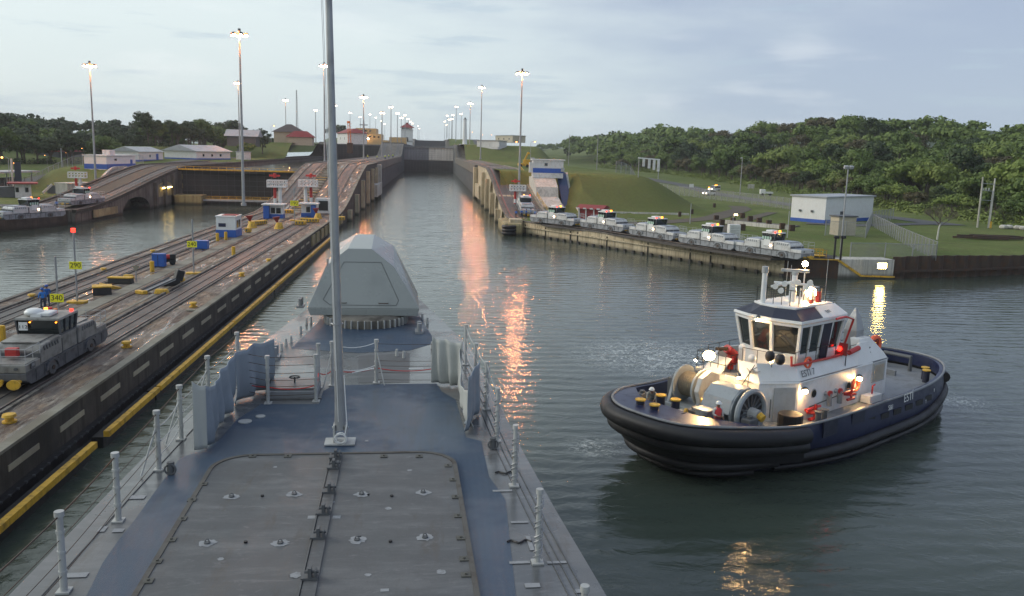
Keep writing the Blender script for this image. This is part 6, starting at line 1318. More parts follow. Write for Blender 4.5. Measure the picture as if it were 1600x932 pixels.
h9, L = block('red_roof_building', 'low building with dark red hipped roof beside the cream building', 'building', 449, 488, (223, 223), '438', 7, 2.8, 'beige', None, 0, 'hip', 'redroof', 0.9, pitch=3.0)
b10, L = block('pavilion', 'small white building with red pyramid roof left of the cream ship', 'building', 527, 544, (222, 222), 18.9, 12, 5.5, 'white2', None, 0, 'hip', 'redroof', 1.0, wins=((0.3, 1.2, 1.5, 3), (0.7, 1.2, 1.5, 3)), pitch=3.0)
b11, L = block('skyline_building', 'long pale low building on the skyline right of the second right mast', 'building', 774, 801, (221, 221), hR, 14, 5.5, 'beige', None, 0, 'flat', 'tin', 0.8, wins=((0.2, 2, 1.5, 3.2), (0.5, 2, 1.5, 3.2), (0.8, 2, 1.5, 3.2)))
b12, L = block('low_white_building', 'low white building above the far right green slope', 'building', 745, 778, (230, 230), hR, 10, 3.2, 'white2', None, 0, 'flat', 'tin', 0.5, doors=((0.9, 4, 2.6, 'white'),))
cn, L = block('canopy_shelter', 'long flat pale canopy on posts at the left edge', 'shelter', -12, 54, (300, 296), 2.6, 5, 0.25, 'conc_mid', None, 0, None)
m_ = MB(); m_.b2(-0.5, L+0.5, -1.5, 6, 4.4, 4.8); m_.build('roof', M['tin'], cn); m_ = MB(); m_.b2(0, L, 4.5, 5.0, 0.2, 3.0); m_.build('blue_panel', M['navy'], cn)
for f in (0.05, 0.35, 0.65, 0.95): MB().tube([(L*f, 0, 0), (L*f, 0, 4.4)], 0.15, 8).build('post', M['lgrey'], cn)
gh, L = block('gatehouse', 'white gatehouse with flat red roof behind the left shore locomotive', 'gatehouse', 24, 49, (309, 309), 2.6, 4, 3.0, 'white2', None, 0, 'flat', 'redroof', 1.4, wins=((0.15, 0.6, 1.2, 2.2), (0.75, 0.6, 1.2, 2.2)))
MB().b2(-3.0, -0.1, 0.5, 3.5, 0, 2.3).build('dark_porch', M['dgrey'], gh)
wp = thing('signal_pylon', 'pale pylon with dark screen rising behind the left gatehouse', 'pylon', at(29, 300, 2.6)); MB().tube([(-1.2, 0, 0), (-1.2, 0, 8)], 0.25, 8).build('post', M['conc_white'], wp); MB().b2(-0.6, 0.9, -0.1, 0.1, 2.2, 7.2).build('screen', M['navyd'], wp)
fence('tall wire fence rising along the left embankment edge', [(-106, 205), (-106, 222), (-104, 246), (-104, 262)], 3.0, 3.0, hf=hL); fence('wire fence along the crest behind the left embankment', [(-104, 262), (-94, 266), (-86, 268)], 3.2, 2.6, hf=hL)
eb = thing('stair_wall', 'white stair walls dropping down the left embankment beside the ramp', 'stairs', (0, 0, 0)); m_ = MB()
def hLp(x, y): return hL(x, y)
for x0 in (-80.2, -83.6):
    pts = [(x0, y, hL(x0, y)) for y in rng_(206, 246, 2)]; m_.rings([[(x-0.3, y, z-0.6), (x+0.3, y, z-0.6), (x+0.3, y, z+0.7), (x-0.3, y, z+0.7)] for x, y, z in pts])
m_.build('side_wall', M['conc_white'], eb); m_ = MB(); m_.rings([[(-83.3, y, hL(-82, y)-0.5), (-80.5, y, hL(-82, y)-0.5), (-80.5, y, hL(-82, y)+0.12), (-83.3, y, hL(-82, y)+0.12)] for y in rng_(206, 246, 2)]); m_.build('stair_flight', M['dgrey'], eb)
MB().rings([[(-80, y, hL(-79, y)-0.5), (-77.9, y, hL(-79, y)-0.5), (-77.9, y, hL(-79, y)+0.2), (-80, y, hL(-79, y)+0.2)] for y in rng_(185, 262, 3)]).build('apron', M['conc_white'], eb)
lpit = thing('culvert_portal', 'small white winged culvert portal at the foot of the left embankment', 'culvert', at(89, 303, 2.6)); MB().b2(-2.2, 2.2, 0, 0.3, 0, 2.0).build('head_wall', M['dgrey'], lpit); MB().bar((-2.6, -1.5, 0.2), (-1.0, 0, 2.2), 0.3, 0.5).bar((2.2, -1.5, 0), (1.9, 0, 2.2), 0.4, 0.5).build('wing_wall', M['conc_white'], lpit)
ch, L = block('cream_shed_wall', 'low beige wall block behind the left ramp locomotive', 'shed', 106, 150, (304, 302), 2.6, 4, 2.4, 'conc_white', None, 0, 'flat', 'conc_white', 0.1)
# cream ship in the left upper lane
cs = thing('cargo_ship', 'cream ship superstructure seen bow-on above the far left gates', 'ship', (-50, 680, 15))
MB().prism([(-14, -30), (14, -30), (14, 60), (-14, 60)], -2, 3).build('hull', M['navyd'], cs)
c0 = M['cream']
for x0, x1, y0, y1, z0, z1 in ((-16, 17, -24, 10, 3, 6.5), (-13, 12, -20, 10, 6.5, 11), (-7, 8, -18, 10, 11, 15), (14, 28, 60, 90, 4, 10), (-16, -12, -22, 0, 6.5, 9)): MB().b2(x0, x1, y0, y1, z0, z1).build('superstructure', c0, cs)
for z in (8.2, 12.6):
    m_ = MB()
    for k in range(7): m_.b2(-10+k*3.2, -8.6+k*3.2, -24.1 if z < 6 else (-20.1 if z < 11 else -18.1), -18, z, z+1.1) if not (z > 11 and (k < 2 or k > 4)) else None
    m_.build('window_row', M['glass'], cs)
MB().tube([(-1, -22, 10), (-1, -22, 24)], 0.9, 8, 0.3).b2(-4, 2, -22.3, -21.7, 17, 17.6).build('mast', M['navyd'], cs)
for x in (-3.5, 2.5): MB().sph((x, -24.6, 7.2), 0.7, 8, 5).build('deck_light', M['lampf'], cs)
oc = thing('deck_crane', 'orange and black crane jib standing beside the cream ship', 'crane', atY(547, 240, 420)); h = atY(547, 193, 420).z-atY(547, 240, 420).z
m_ = MB(); 
for x, y in ((-0.8, -0.8), (0.8, -0.8), (0.8, 0.8), (-0.8, 0.8)): m_.bar((x, y, 0), (x*0.5-0.6, y*0.5, h), 0.22)
for k in range(10): z = h*k/10; m_.bar((-0.8, -0.8, z), (0.75, -0.75, z+h/10), 0.14)
m_.build('jib', M['orange'], oc); MB().b2(-1.3, 1.3, -1.2, 1.2, 0, h*0.35).build('machinery', M['iron'], oc); MB().tube([(-0.6, 0, h), (-0.6, 0, h+1)], 0.8, 8).build('jib_head', M['orange'], oc)
# ================================================================ locomotives
def loco(name_mats, lab, loc, rz, group=None, detail=False, number=None):
    body, side, glass = name_mats
    t = thing('towing_locomotive', lab, 'locomotive', loc, rz, group); t.scale = (1, 1, 0.8) if not detail else (1, 0.95, 0.73)
    L = 5.7
    MB().ext([(-L+0.5, 0.32), (L-0.5, 0.32), (L, 0.7), (L, 1.25), (L-1.9, 1.35), (-L+1.9, 1.35), (-L, 1.25), (-L, 0.7)], 'y', -1.34, 1.34).build('frame', side, t, bevel=0.04)
    m_ = MB()
    for sy in (-1, 1):
        for x in (-4.6, -3.6, -1.8, -0.9, 0.9, 1.8, 3.6, 4.6): m_.b2(x-0.03, x+0.03, sy*1.34, sy*1.37, 0.4, 1.3)
        m_.b2(-L, L, sy*1.34, sy*1.38, 1.28, 1.36)
    m_.build('frame_rib', M['dgrey'], t)
    for s in (-1, 1):
        MB().b2(s*(L-2.0), s*(L-0.05), -1.3, 1.3, 1.26, 1.85).build('end_platform', body, t, bevel=0.05)
        prof = [(s*1.15, 1.36), (s*3.9, 1.36), (s*3.9, 2.35), (s*3.55, 2.75), (s*1.35, 2.85), (s*1.15, 2.75)]
        h = MB().ext(prof, 'y', -1.32, 1.32).build('winch_hood', body, t, bevel=0.14 if not detail else 0.08)
        MB().b2(s*1.4, s*3.5, -1.0, 1.0, 2.8, 2.9).b2(s*(L-1.9), s*(L-0.15), -1.2, 1.2, 1.85, 1.9).build('hood_top', M['mule_top'] if not detail else body, t)
        MB().b2(s*3.9, s*3.97, -1.3, 1.3, 1.3, 2.2).build('gap_shade_plate', M['dgrey'], t); MB().b2(s*1.02, s*1.12, -1.3, 1.3, 1.4, 2.5).build('gap_shade_plate', M['dgrey'], t)  # dark plates standing in for the shade between hood, platform and cab
        m_ = MB()
        for sy in (-1, 1):
            for k in range(6): x = s*(1.7+k*0.34); m_.bar((x, sy*1.335, 2.3), (x+s*0.12, sy*1.335, 2.62), 0.05, 0.12)
        m_.build('hood_louver', side, h)
        for sy in (-1, 1):
            m_ = MB(); m_.tube([(s*2.7, sy*1.18, 0.72), (s*2.7, sy*1.42, 0.72)], 0.50, 18); w = m_.build('wheel', M['dgrey'], t); MB().tube([(s*2.7, sy*1.42, 0.72), (s*2.7, sy*1.47, 0.72)], 0.16, 12).build('hub', M['iron'], w)
            m_ = MB(); prof = [(s*2.7+0.85*math.cos(R(a)), 0.72+0.75*math.sin(R(a))) for a in range(0, 181, 20)]+[(s*2.7+0.62*math.cos(R(a)), 0.72+0.55*math.sin(R(a))) for a in range(180, -1, -20)]; m_.ext(prof, 'y', sy*1.3, sy*1.46); m_.build('wheel_arch', side, t)
            MB().b2(s*(L-1.6), s*(L-0.7), sy*1.1, sy*1.3, 0.3, 0.6).build('step', M['dgrey'], t)
        MB().tube([(s*L, 0, 0.7), (s*(L+0.45), 0, 0.7)], 0.14, 8).tube([(s*(L+0.42), 0, 0.7), (s*(L+0.55), 0, 0.7)], 0.3, 14).b2(s*L, s*(L+0.3), -0.9, -0.6, 0.6, 0.8).b2(s*L, s*(L+0.3), 0.6, 0.9, 0.6, 0.8).build('coupler', M['yel'], t)
        m_ = MB()
        P = [(s*(L-1.8), -1.28), (s*(L-0.1), -1.28), (s*(L-0.1), 1.28), (s*(L-1.8), 1.28)]
        for a, b in zip(P, P[1:]):
            for z in (2.5, 3.0): m_.tube([(*a, z), (*b, z)], 0.022, 5)
        for p in P+[(s*(L-0.1), 0), (s*(L-0.95), -1.28), (s*(L-0.95), 1.28)]: m_.tube([(*p, 2.0), (*p, 3.0)], 0.022, 5)
        m_.build('handrail', M['lgrey'], t)
        for y in (-0.8, 0.8): MB().tube([(s*(L+0.0), y, 1.6), (s*(L+0.05), y, 1.6)], 0.11, 10).build('headlamp', M['dgrey'], t)
    # cab
    cabm = body if detail else M['white2']
    MB().b2(-1.1, 1.1, -1.25, 1.25, 1.36, 2.75).build('cab_base', body, t, bevel=0.05)
    K = 1.0 if detail else 0.85
    b = [(x*K, y*K, z) for x, y, z in ((-1.05, -1.2, 2.75), (1.05, -1.2, 2.75), (1.05, 1.2, 2.75), (-1.05, 1.2, 2.75))]; c = [(x*K, y*K, z) for x, y, z in ((-1.25, -1.25, 3.95), (1.25, -1.25, 3.95), (1.25, 1.25, 3.95), (-1.25, 1.25, 3.95))]
    m_ = MB(); m_.rings([[tuple(v*0.97 if i < 2 else v for i, v in enumerate(p)) for p in b], [tuple(v*0.97 if i < 2 else v for i, v in enumerate(p)) for p in c]]); m_.build('cab_window', glass, t)
    m_ = MB()
    for i in range(4): m_.bar(b[i], c[i], 0.1); m_.bar(b[i], b[(i+1) % 4], 0.1)
    for f in (0.33, 0.66): m_.bar(Vector(b[0]).lerp(Vector(b[1]), f), Vector(c[0]).lerp(Vector(c[1]), f), 0.06); m_.bar(Vector(b[3]).lerp(Vector(b[2]), f), Vector(c[3]).lerp(Vector(c[2]), f), 0.06)
    m_.build('window_frame', side if detail else M['dgrey'], t)
    MB().rings([[(x*1.08, y*1.06, 3.95) for x, y, z in c], [(x*1.04, y*1.02, 4.12) for x, y, z in c]]).build('cab_roof', body, t, bevel=0.02)
    MB().b2(-0.9, 0.2, -0.6, 0.6, 4.12, 4.45).build('roof_unit', M['white'], t, bevel=0.1)
    MB().tube([(0.7, 0.3, 4.1), (0.7, 0.3, 4.45)], 0.16, 10).build('beacon', M['beacon'], t)
    MB().b2(0.95, 1.1, -1.1, -0.95, 4.12, 4.3).build('signal_lamp', M['redl'], t)
    if not detail: MB().tube([(0.65, -1.3, 2.0), (0.65, -1.36, 2.0)], 0.12, 8).build('side_lamp', M['lampf'], t)
    if not detail:
        for sy in (-1, 1): MB().b2(-0.55, 0.55, sy*1.255, sy*1.30, 1.9, 2.95).build('side_hatch', M['white'], t)
        m_ = MB()
        for sy in (-1, 1):
            for k in range(4): m_.b2(-0.85+k*0.42, -0.58+k*0.42, sy*1.27, sy*1.31, 2.95, 3.45)
        m_.build('green_panel', M['pg'], t)
    return t
NEW = (M['mule_new'], M['mule_frame'], M['glass'])
GL = 'white towing locomotives coupled along the right quay'
labs = ['white towing locomotive nearest the right ramp, first of the five on the quay', 'white towing locomotive in front of the red roofed shed', 'white towing locomotive in the middle of the five on the right quay', 'white towing locomotive next before the last one, left of the louvered cabinet', 'white towing locomotive nearest the tug, last before the orange railing']
tr = [(24.9, 157.5), (33.8, 142.7), (41.2, 129.0), (47.6, 116.5)]
prot = None
# track line parallel to the quay, three metres inland
base = [at(858, 352, 2.6), at(936, 361, 2.6), at(1014, 374, 2.6), at(1099, 388, 2.6), at(1194, 402, 2.6)]
d_ = (base[-1]-base[0]).normalized(); nrm = Vector((-d_.y, d_.x, 0)); 
if nrm.x < 0: nrm = -nrm
for i, p in enumerate(base):
    q = p+nrm*1.6; d2 = (base[min(4, i+1)]-base[max(0, i-1)]); rz = math.atan2(d2.y, d2.x)
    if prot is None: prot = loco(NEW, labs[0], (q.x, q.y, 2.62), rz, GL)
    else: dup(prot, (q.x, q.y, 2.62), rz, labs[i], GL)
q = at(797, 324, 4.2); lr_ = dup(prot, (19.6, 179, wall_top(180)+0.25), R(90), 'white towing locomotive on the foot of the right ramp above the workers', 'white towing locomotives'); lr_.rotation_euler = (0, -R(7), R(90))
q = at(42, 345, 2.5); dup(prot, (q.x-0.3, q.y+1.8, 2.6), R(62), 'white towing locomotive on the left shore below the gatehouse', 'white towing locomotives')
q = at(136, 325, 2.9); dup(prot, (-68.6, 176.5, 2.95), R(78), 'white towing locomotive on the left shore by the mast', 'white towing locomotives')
trk = thing('railway_track', 'dark curved track carrying the five white locomotives on the quay', 'track', (0, 0, 0))
P5 = [(22.0, 163.0)]+[tuple((p+nrm*1.6))[:2] for p in base]+[(55.5, 113.5)]
def ribbon(pts, off, w, z0, z1):
    rr = []
    for i, p in enumerate(pts):
        q0 = pts[max(0, i-1)]; q1 = pts[min(len(pts)-1, i+1)]; dx, dy = q1[0]-q0[0], q1[1]-q0[1]; L = math.hypot(dx, dy); nx, ny = -dy/L, dx/L
        a = (p[0]+nx*(off-w/2), p[1]+ny*(off-w/2)); b = (p[0]+nx*(off+w/2), p[1]+ny*(off+w/2)); rr.append([(*a, z0), (*b, z0), (*b, z1), (*a, z1)])
    return MB().rings(rr)
ribbon(P5, 0, 4.6, 2.3, 2.62).build('track_bed', M['track'], trk)
for s in (-0.95, 0.95): ribbon(P5, s, 0.12, 2.62, 2.74).build('rail', M['rail'], trk)
OLD = (M['mule_old'], M['mule_side'], M['glass'])
mule = loco(OLD, 'grimy grey towing locomotive numbered 112 in the left foreground', (-22.25, 51.2, 2.53), R(90), None, True)
bd = MB().b2(-1.32, -1.27, 0.55, 1.05, 3.15, 3.8).build('number_board', M['white'], mule)
tt = text_mesh('number', '112', 0.36, M['black'], bd); tt.location = (-1.33, 0.80, 3.42); tt.rotation_euler = (R(90), 0, R(-90))
bd2 = MB().b2(-5.2, -4.7, -1.37, -1.355, 1.45, 1.9).build('number_board', M['mule_side'], mule); tt = text_mesh('number', '88', 0.3, M['lgrey'], bd2); tt.location = (-4.95, -1.38, 1.7); tt.rotation_euler = (R(90), 0, 0)
MB().b2(-4.6, -4.2, -0.35, 0.3, 2.1, 2.75).build('red_lamp_box', M['red'], mule, bevel=0.05)
MB().sph((-0.5, 0.5, 4.4), 0.55, 12, 7, 0.6).b2(-1.0, 0.0, -0.1, 0.5, 4.1, 4.35).build('white_roof_tank', M['white'], mule, smooth=True)
MB().tube([(0.3, -0.4, 4.1), (0.3, -0.4, 4.5)], 0.12, 8).build('amber_roof_lamp', M['orange'], mule); MB().tube([(0.7, 0.1, 4.1), (0.7, 0.1, 4.5)], 0.14, 8).build('red_roof_lamp', M['red'], mule)
MB().box(1.45, -0.9, 3.9, 0.5, 0.5, 0.3, 0.3, 0.4).build('mirror', M['dgrey'], mule, bevel=0.03)
for y in (-1.1, 0.4): MB().tube([(-1.28, y, 3.8), (-1.34, y, 3.8)], 0.05, 8).build('marker_lamp', M['beacon'], mule)
MB().tube([(-5.7, -0.95, 0.68), (-6.35, -0.95, 0.68)], 0.13, 8).tube([(-6.3, -0.95, 0.68), (-6.42, -0.95, 0.68)], 0.36, 18).build('yellow_coupler_disc', M['yel'], mule)
# ================================================================ wall furniture
Z0 = 2.53
def board(num, px, py, bx, by, tx_, ty_, lab, sz=0.62, red=False):
    b = at(bx, by, Z0); c = atY(px, py, b.y-0.1); top = atY(tx_, ty_, b.y); o = thing('distance_sign', lab, 'sign', b)
    MB().tube([(0, 0, 0), (0, 0, top.z-Z0)], 0.075, 8).build('post', M['galv'], o, smooth=True)
    MB().prism(rrect(-0.75, 0.75, -0.5, 0.5, 0.3, 3), 0, 0.14).build('post_foot', M['yel'], o)
    z = c.z-Z0; w = sz*1.55; bb = MB().b2(c.x-b.x-w/2, c.x-b.x+w/2, -0.14, -0.09, z-sz/2, z+sz/2).build('board', M['yelb'], o)
    tt = text_mesh('digits', num, sz*0.92, M['black'], bb, 0.003); tt.location = (c.x-b.x, -0.146, z); tt.rotation_euler = (R(90), 0, 0)
    if red: MB().tube([(0, 0, top.z-Z0), (0, 0, top.z-Z0+0.3)], 0.16, 10).build('red_lamp', M['redl'], o)
    return o
board('340', 89, 466, 92, 495, 86, 401, 'yellow distance board reading 340 behind the grey locomotive'); board('290', 118, 415, 121, 473, 115, 363, 'yellow distance board reading 290 on a post with a red lamp', red=True); board('240', 300, 382, 303, 428, 298, 343, 'yellow distance board reading 240 beside the small blue box', 0.62); board('190', 460, 318, 460, 345, 459, 296, 'far yellow distance board between the two small shelters', 0.9)
M['blueb'] = paint('blue_cabinet', (0.02, 0.10, 0.40), 0.4, 0.2)
def bigbox(nm, lab, px, py, w, d, h, mat, cat='cabinet', rz=0.0, bev=0.04):
    p = at(px, py, Z0); o = thing(nm, lab, cat, (p.x, p.y+d/2, Z0), rz); MB().b2(-w/2, w/2, -d/2, d/2, 0.06, h).build('body', M[mat], o, bevel=bev); MB().b2(-w/2-0.03, w/2+0.03, -d/2-0.03, d/2+0.03, h, h+0.06).build('lid', M[mat], o, bevel=0.01); 
    m_ = MB()
    for x in (-w/2+0.1, w/2-0.1): m_.b2(x-0.06, x+0.06, -d/2+0.05, d/2-0.05, 0, 0.06)
    m_.build('skid', M['dgrey'], o); return o
c1 = bigbox('electric_cabinet', 'tall blue cabinet on the centre wall beside the compressor', 247, 418, 1.25, 0.9, 1.35, 'blueb'); MB().b2(-0.02, 0.02, -0.475, -0.45, 0.1, 1.3).build('door_gap', M['black'], c1)
bigbox('electric_cabinet', 'low blue box on the centre wall behind the 240 sign', 314, 390, 1.5, 1.1, 1.0, 'blueb')
p = at(264, 414, Z0); cp = thing('compressor', 'black and red wheeled compressor beside the tall blue cabinet', 'compressor', p, R(20)); MB().b2(-0.7, 0.7, -0.35, 0.35, 0.35, 0.6).build('frame', M['black'], cp); MB().tube([(-0.6, 0, 0.85), (0.3, 0, 0.85)], 0.27, 12).build('tank', M['red'], cp, smooth=True); MB().b2(0.1, 0.7, -0.3, 0.3, 0.6, 1.15).build('engine', M['black'], cp, bevel=0.05); 
for s in (-1, 1): MB().tube([(0.35, s*0.36, 0.3), (0.35, s*0.48, 0.3)], 0.3, 14).build('wheel', M['rubber'], cp)
# white hut with blue base beneath the mast
p = at(352, 369, Z0); hu = thing('control_hut', 'small white and blue control hut at the foot of the tallest mast', 'hut', (-28.9, 125.5, Z0))
MB().b2(-1.35, 1.35, -1.5, 2.2, 0.0, 2.9).build('wall', M['white'], hu, bevel=0.03); MB().b2(-1.4, 1.4, -1.55, 2.25, 0.02, 1.05).build('base_band', M['blueb'], hu, bevel=0.02); MB().b2(-1.45, 1.45, -1.6, 2.3, 2.9, 3.02).build('roof', M['white'], hu); MB().b2(-0.7, 1.2, -0.8, 1.6, 3.02, 3.1).build('roof_hatch', M['redroof'], hu)
w_ = MB().b2(-1.0, 0.0, -1.56, -1.5, 1.5, 2.0).build('window', M['navy'], hu)
for y in (-0.9, 0.4): wf = MB().b2(1.35, 1.4, y-0.1, y+1.0, 1.3, 2.4).build('window', M['lgrey'], hu); MB().b2(1.4, 1.43, y, y+0.4, 1.35, 2.35).b2(1.4, 1.43, y+0.5, y+0.9, 1.35, 2.35).build('pane', M['glass'], wf)
def shelter(px, py, lab, w=3.2, d=2.6, mirror=1):
    p = at(px, py, Z0); o = thing('operator_shelter', lab, 'shelter', (p.x, p.y+d/2, Z0)); MB().b2(-w/2, w/2, -d/2+0.8, d/2, 0, 2.4).build('wall', M['white'], o, bevel=0.03); MB().b2(-w/2-0.4, w/2+0.4, -d/2-0.5, d/2+0.3, 2.4, 2.62).build('roof', M['white2'], o, bevel=0.03)
    MB().b2(-w/2-0.05, w/2+0.05, -d/2+0.7, d/2+0.05, 0, 0.75).build('base_band', M['blueb'], o); MB().b2(-mirror*w/2-0.1, -mirror*w/2+0.9*mirror, -d/2-0.3, -d/2+0.75, 0, 2.3).build('blue_door', M['blueb'], o); MB().b2(-0.5, 0.2, -d/2+0.72, -d/2+0.79, 0.9, 1.9).build('window', M['glass'], o); MB().b2(0.4, 1.2, -d/2+0.72, -d/2+0.79, 0.9, 1.9).build('window', M['glass'], o); return o
shelter(427, 342, 'white shelter with blue door left of the far yellow board'); shelter(482, 340, 'white shelter with blue base right of the far yellow board', 2.8, 2.4, -1)
p = at(507, 330, 3.0); o = thing('equipment_cabin', 'white cabin with open dark front on the ramp foot beside the flagstaff', 'cabin', (p.x, p.y, wall_top(p.y)+0.05)); MB().b2(-1.6, 1.6, -1, 1, 0, 3.0).build('body', M['white2'], o, bevel=0.1); MB().b2(-1.0, 0.8, -1.06, -1.0, 0.6, 2.5).build('opening', M['black'], o); MB().b2(1.0, 2.2, -0.7, 0.7, 0, 1.3).build('blue_box', M['blueb'], o)
# lookout stands with arrow posts
def stand(px, py, lab, ph, swap=1, hh=None, land=None):
    p = at(px, py, Z0) if land is None else land; o = thing('lookout_stand', lab, 'lookout stand', p, 0, 'lookout stands with red posts')
    h = ph
    MB().tube([(swap*0.5, 0, 0), (swap*0.5, 0, h)], 0.35, 12).build('white_column', M['white'], o, smooth=True)
    m_ = MB()
    for k in range(5):
        if k != 2: m_.tube([(-swap*0.5, 0.3, k*h/5), (-swap*0.5, 0.3, (k+1)*h/5)], 0.28, 10)
    m_.tube([(-swap*0.5, 0.3, h+1.8), (-swap*0.5, 0.3, h+2.6)], 0.28, 10); m_.b2(-swap*0.5-1.0, -swap*0.5+1.0, 0.2, 0.4, h+2.0, h+2.35); m_.build('red_post', M['red'], o, smooth=True)
    MB().tube([(-swap*0.5, 0.3, 2*h/5), (-swap*0.5, 0.3, 3*h/5)], 0.28, 10).build('white_band', M['white'], o, smooth=True)
    bsk = bpy.data.objects.new('basket', None); C.objects.link(bsk); bsk.parent = o
    MB().b2(-1.7, 1.7, -0.9, 0.9, h, h+0.25).build('basket_floor', M['white'], bsk)
    m_ = MB(); P = [(-1.7, -0.9), (1.7, -0.9), (1.7, 0.9), (-1.7, 0.9), (-1.7, -0.9)]
    for a, b in zip(P, P[1:]):
        for z in (h+0.75, h+1.3): m_.bar((*a, z), (*b, z), 0.2)
    for k in range(6): x = -1.7+k*0.68; m_.bar((x, -0.9, h), (x, -0.9, h+1.3), 0.2); m_.bar((x, 0.9, h), (x, 0.9, h+1.3), 0.2)
    m_.build('basket_rail', M['white'], bsk)
    return o
stand(434, 336, 'red and white lookout stand on the centre wall, left of the pair', 5.2, 1); stand(482, 334, 'red and white lookout stand on the centre wall, right of the pair', 5.2, -1)
stand(0, 0, 'red and white lookout stand on the left bank by the mast', 4.4, 1, land=Vector((-80.0, 204, 2.6)))
stand(0, 0, 'thin red and white lookout stand at the foot of the right ramp', 4.4, 1, land=at(808, 330, 2.6))
# bollards, posts and loose gear on the centre wall
def bollard_p():
    t = thing('mooring_bollard', 'x', 'bollard'); MB().tube([(0, 0, 0), (0, 0, 0.08)], 0.32, 14).tube([(0, 0, 0.08), (0, 0, 0.28)], 0.2, 14).tube([(0, 0, 0.28), (0, 0, 0.40)], [0.32, 0.28], 14).build('body', M['yel'], t, smooth=True); return t
BP = bollard_p(); first = True
for px, py, lab in ((15, 660, 'low yellow bollard at the left edge by the coping'), (198, 543, 'low yellow bollard on the coping side ahead of the grey locomotive'), (302, 480, 'low yellow bollard on the coping side near a loose board'), (378, 432, 'low yellow bollard on the coping side beyond the tyre stack'), (420, 410, 'low yellow bollard farthest along the coping side'), (50, 467, 'low yellow bollard on the water side behind the 340 sign'), (162, 425, 'low yellow bollard on the water side beyond the 290 sign'), (239, 396, 'low yellow bollard on the water side behind the tall blue cabinet'), (341, 360, 'low yellow bollard on the water side before the white and blue hut')):
    p = at(px, py, Z0)
    if first: BP.location = p; BP['label'] = lab; BP['group'] = 'yellow bollards on the centre wall'; first = False
    else: dup(BP, p, 0, lab, 'yellow bollards on the centre wall')
YP = thing('yellow_post', 'x', 'post'); MB().tube([(0, 0, 0), (0, 0, 1.05)], 0.22, 12).tube([(0, 0, 1.05), (0, 0, 1.1)], 0.18, 12).build('body', M['yel'], YP, smooth=True); first = True
for px, py, lab in ((4, 535, 'tall yellow post cut by the left edge'), (238, 425, 'tall yellow post in front of the tall blue cabinet'), (365, 400, 'tall yellow post in the middle of the wall below the hut'), (340, 377, 'tall yellow post left of the white and blue hut'), (353, 375, 'tall yellow post touching the corner of the white and blue hut')):
    p = at(px, py, Z0)
    if first: YP.location = p; YP['label'] = lab; YP['group'] = 'yellow posts on the centre wall'; first = False
    else: dup(YP, p, 0, lab, 'yellow posts on the centre wall')
for i, (px, py) in enumerate(((436, 358), (497, 342), (394, 356))):
    p = at(px, py, Z0); o = thing('pulley_stand', ('yellow stand with dark red funnel head in front of the left shelter', 'small stand with dark red funnel head by the right shelter', 'yellow and red stand with pulley near the white and blue hut')[i], 'pulley stand', p); MB().tube([(0, 0, 0), (0, 0, 1.0)], [0.8, 0.45], 10).build('base', M['yel'], o, smooth=True); MB().tube([(-0.3, 0, 1.0), (-0.4, 0, 1.9)], [0.1, 0.6], 10).build('funnel_head', M['redroof'], o, smooth=True)
for i, (px, py, w) in enumerate(((403, 352, 3.6), (388, 364, 0.8), (484, 348, 3.2), (470, 352, 1.8), (450, 334, 2.4), (530, 345, 2.0), (420, 341, 1.0))):
    p = at(px, py, Z0); o = thing('yellow_machinery', ('long yellow cable reel frame beyond the hut', 'small yellow fitting beside the mast', 'long yellow grating box before the right shelter', 'yellow block left of the grating box', 'yellow frame between the two lookout stands', 'yellow block on the ramp foot hidden behind the flagstaff', 'small yellow box at the left shelter door')[i], 'machinery', p, R(60 if i == 0 else 0)); MB().b2(-w/2, w/2, -0.5, 0.5, 0.1, 0.75).build('body', M['yel'], o, bevel=0.06)
    m_ = MB()
    for k in range(int(w/0.5)): m_.b2(-w/2+0.15+k*0.5, -w/2+0.35+k*0.5, -0.53, -0.5, 0.25, 0.6)
    m_.build('slot', M['dgrey'], o)
def tarp(px, py, lab, w, d, h, rz, m1, m2):
    p = at(px, py, Z0); o = thing('covered_crate', lab, 'crate', p, rz); MB().rings([[(-w/2, -d/2, 0), (w/2, -d/2, 0), (w/2, d/2, 0), (-w/2, d/2, 0)], [(-w/2+0.05, -d/2+0.05, h), (w/2-0.05, -d/2+0.05, h+0.08), (w/2-0.05, d/2-0.05, h), (-w/2+0.05, d/2-0.05, h-0.05)]]).build('crate', M[m1], o, bevel=0.05); MB().b2(-w/2-0.03, w/2+0.03, -d/2-0.03, d/2+0.03, h, h+0.12).build('cover', M[m2], o, bevel=0.03); return o
tarp(160, 460, 'black crate with yellow lid nearest the 290 sign', 1.5, 1.3, 0.65, R(20), 'black', 'yel'); tarp(189, 443, 'long black crate with yellow lid behind the first one', 2.2, 0.7, 0.5, R(-4), 'black', 'yel')
p = at(172, 452, Z0); o = thing('yellow_chute', 'yellow sloping metal chute beside the black crates', 'chute', p, R(30)); MB().ext([(-0.8, 0), (0.9, 0), (0.9, 0.1), (-0.8, 0.6)], 'y', -0.3, 0.3).build('body', M['yel'], o, bevel=0.03)
p = at(268, 446, Z0); o = thing('dark_machine', 'black folded machine with raised arm before the 240 sign', 'machine', p, R(30)); MB().b2(-0.9, 0.7, -0.5, 0.5, 0, 0.6).build('body', M['black'], o, bevel=0.1); MB().box(0.7, 0, 0.9, 0.7, 0.9, 1.0, 0, 0, 0.3).build('raised_arm', M['black'], o, bevel=0.08)
p = at(248, 455, Z0); o = thing('loading_ramp', 'pale metal loading ramp with rails leaning at the black machine', 'ramp', p, R(58)); m_ = MB(); m_.bar((-1.7, 0, 0.1), (1.6, 0, 0.85), 0.8, 0.06); m_.build('ramp_plate', M['galv'], o); m_ = MB()
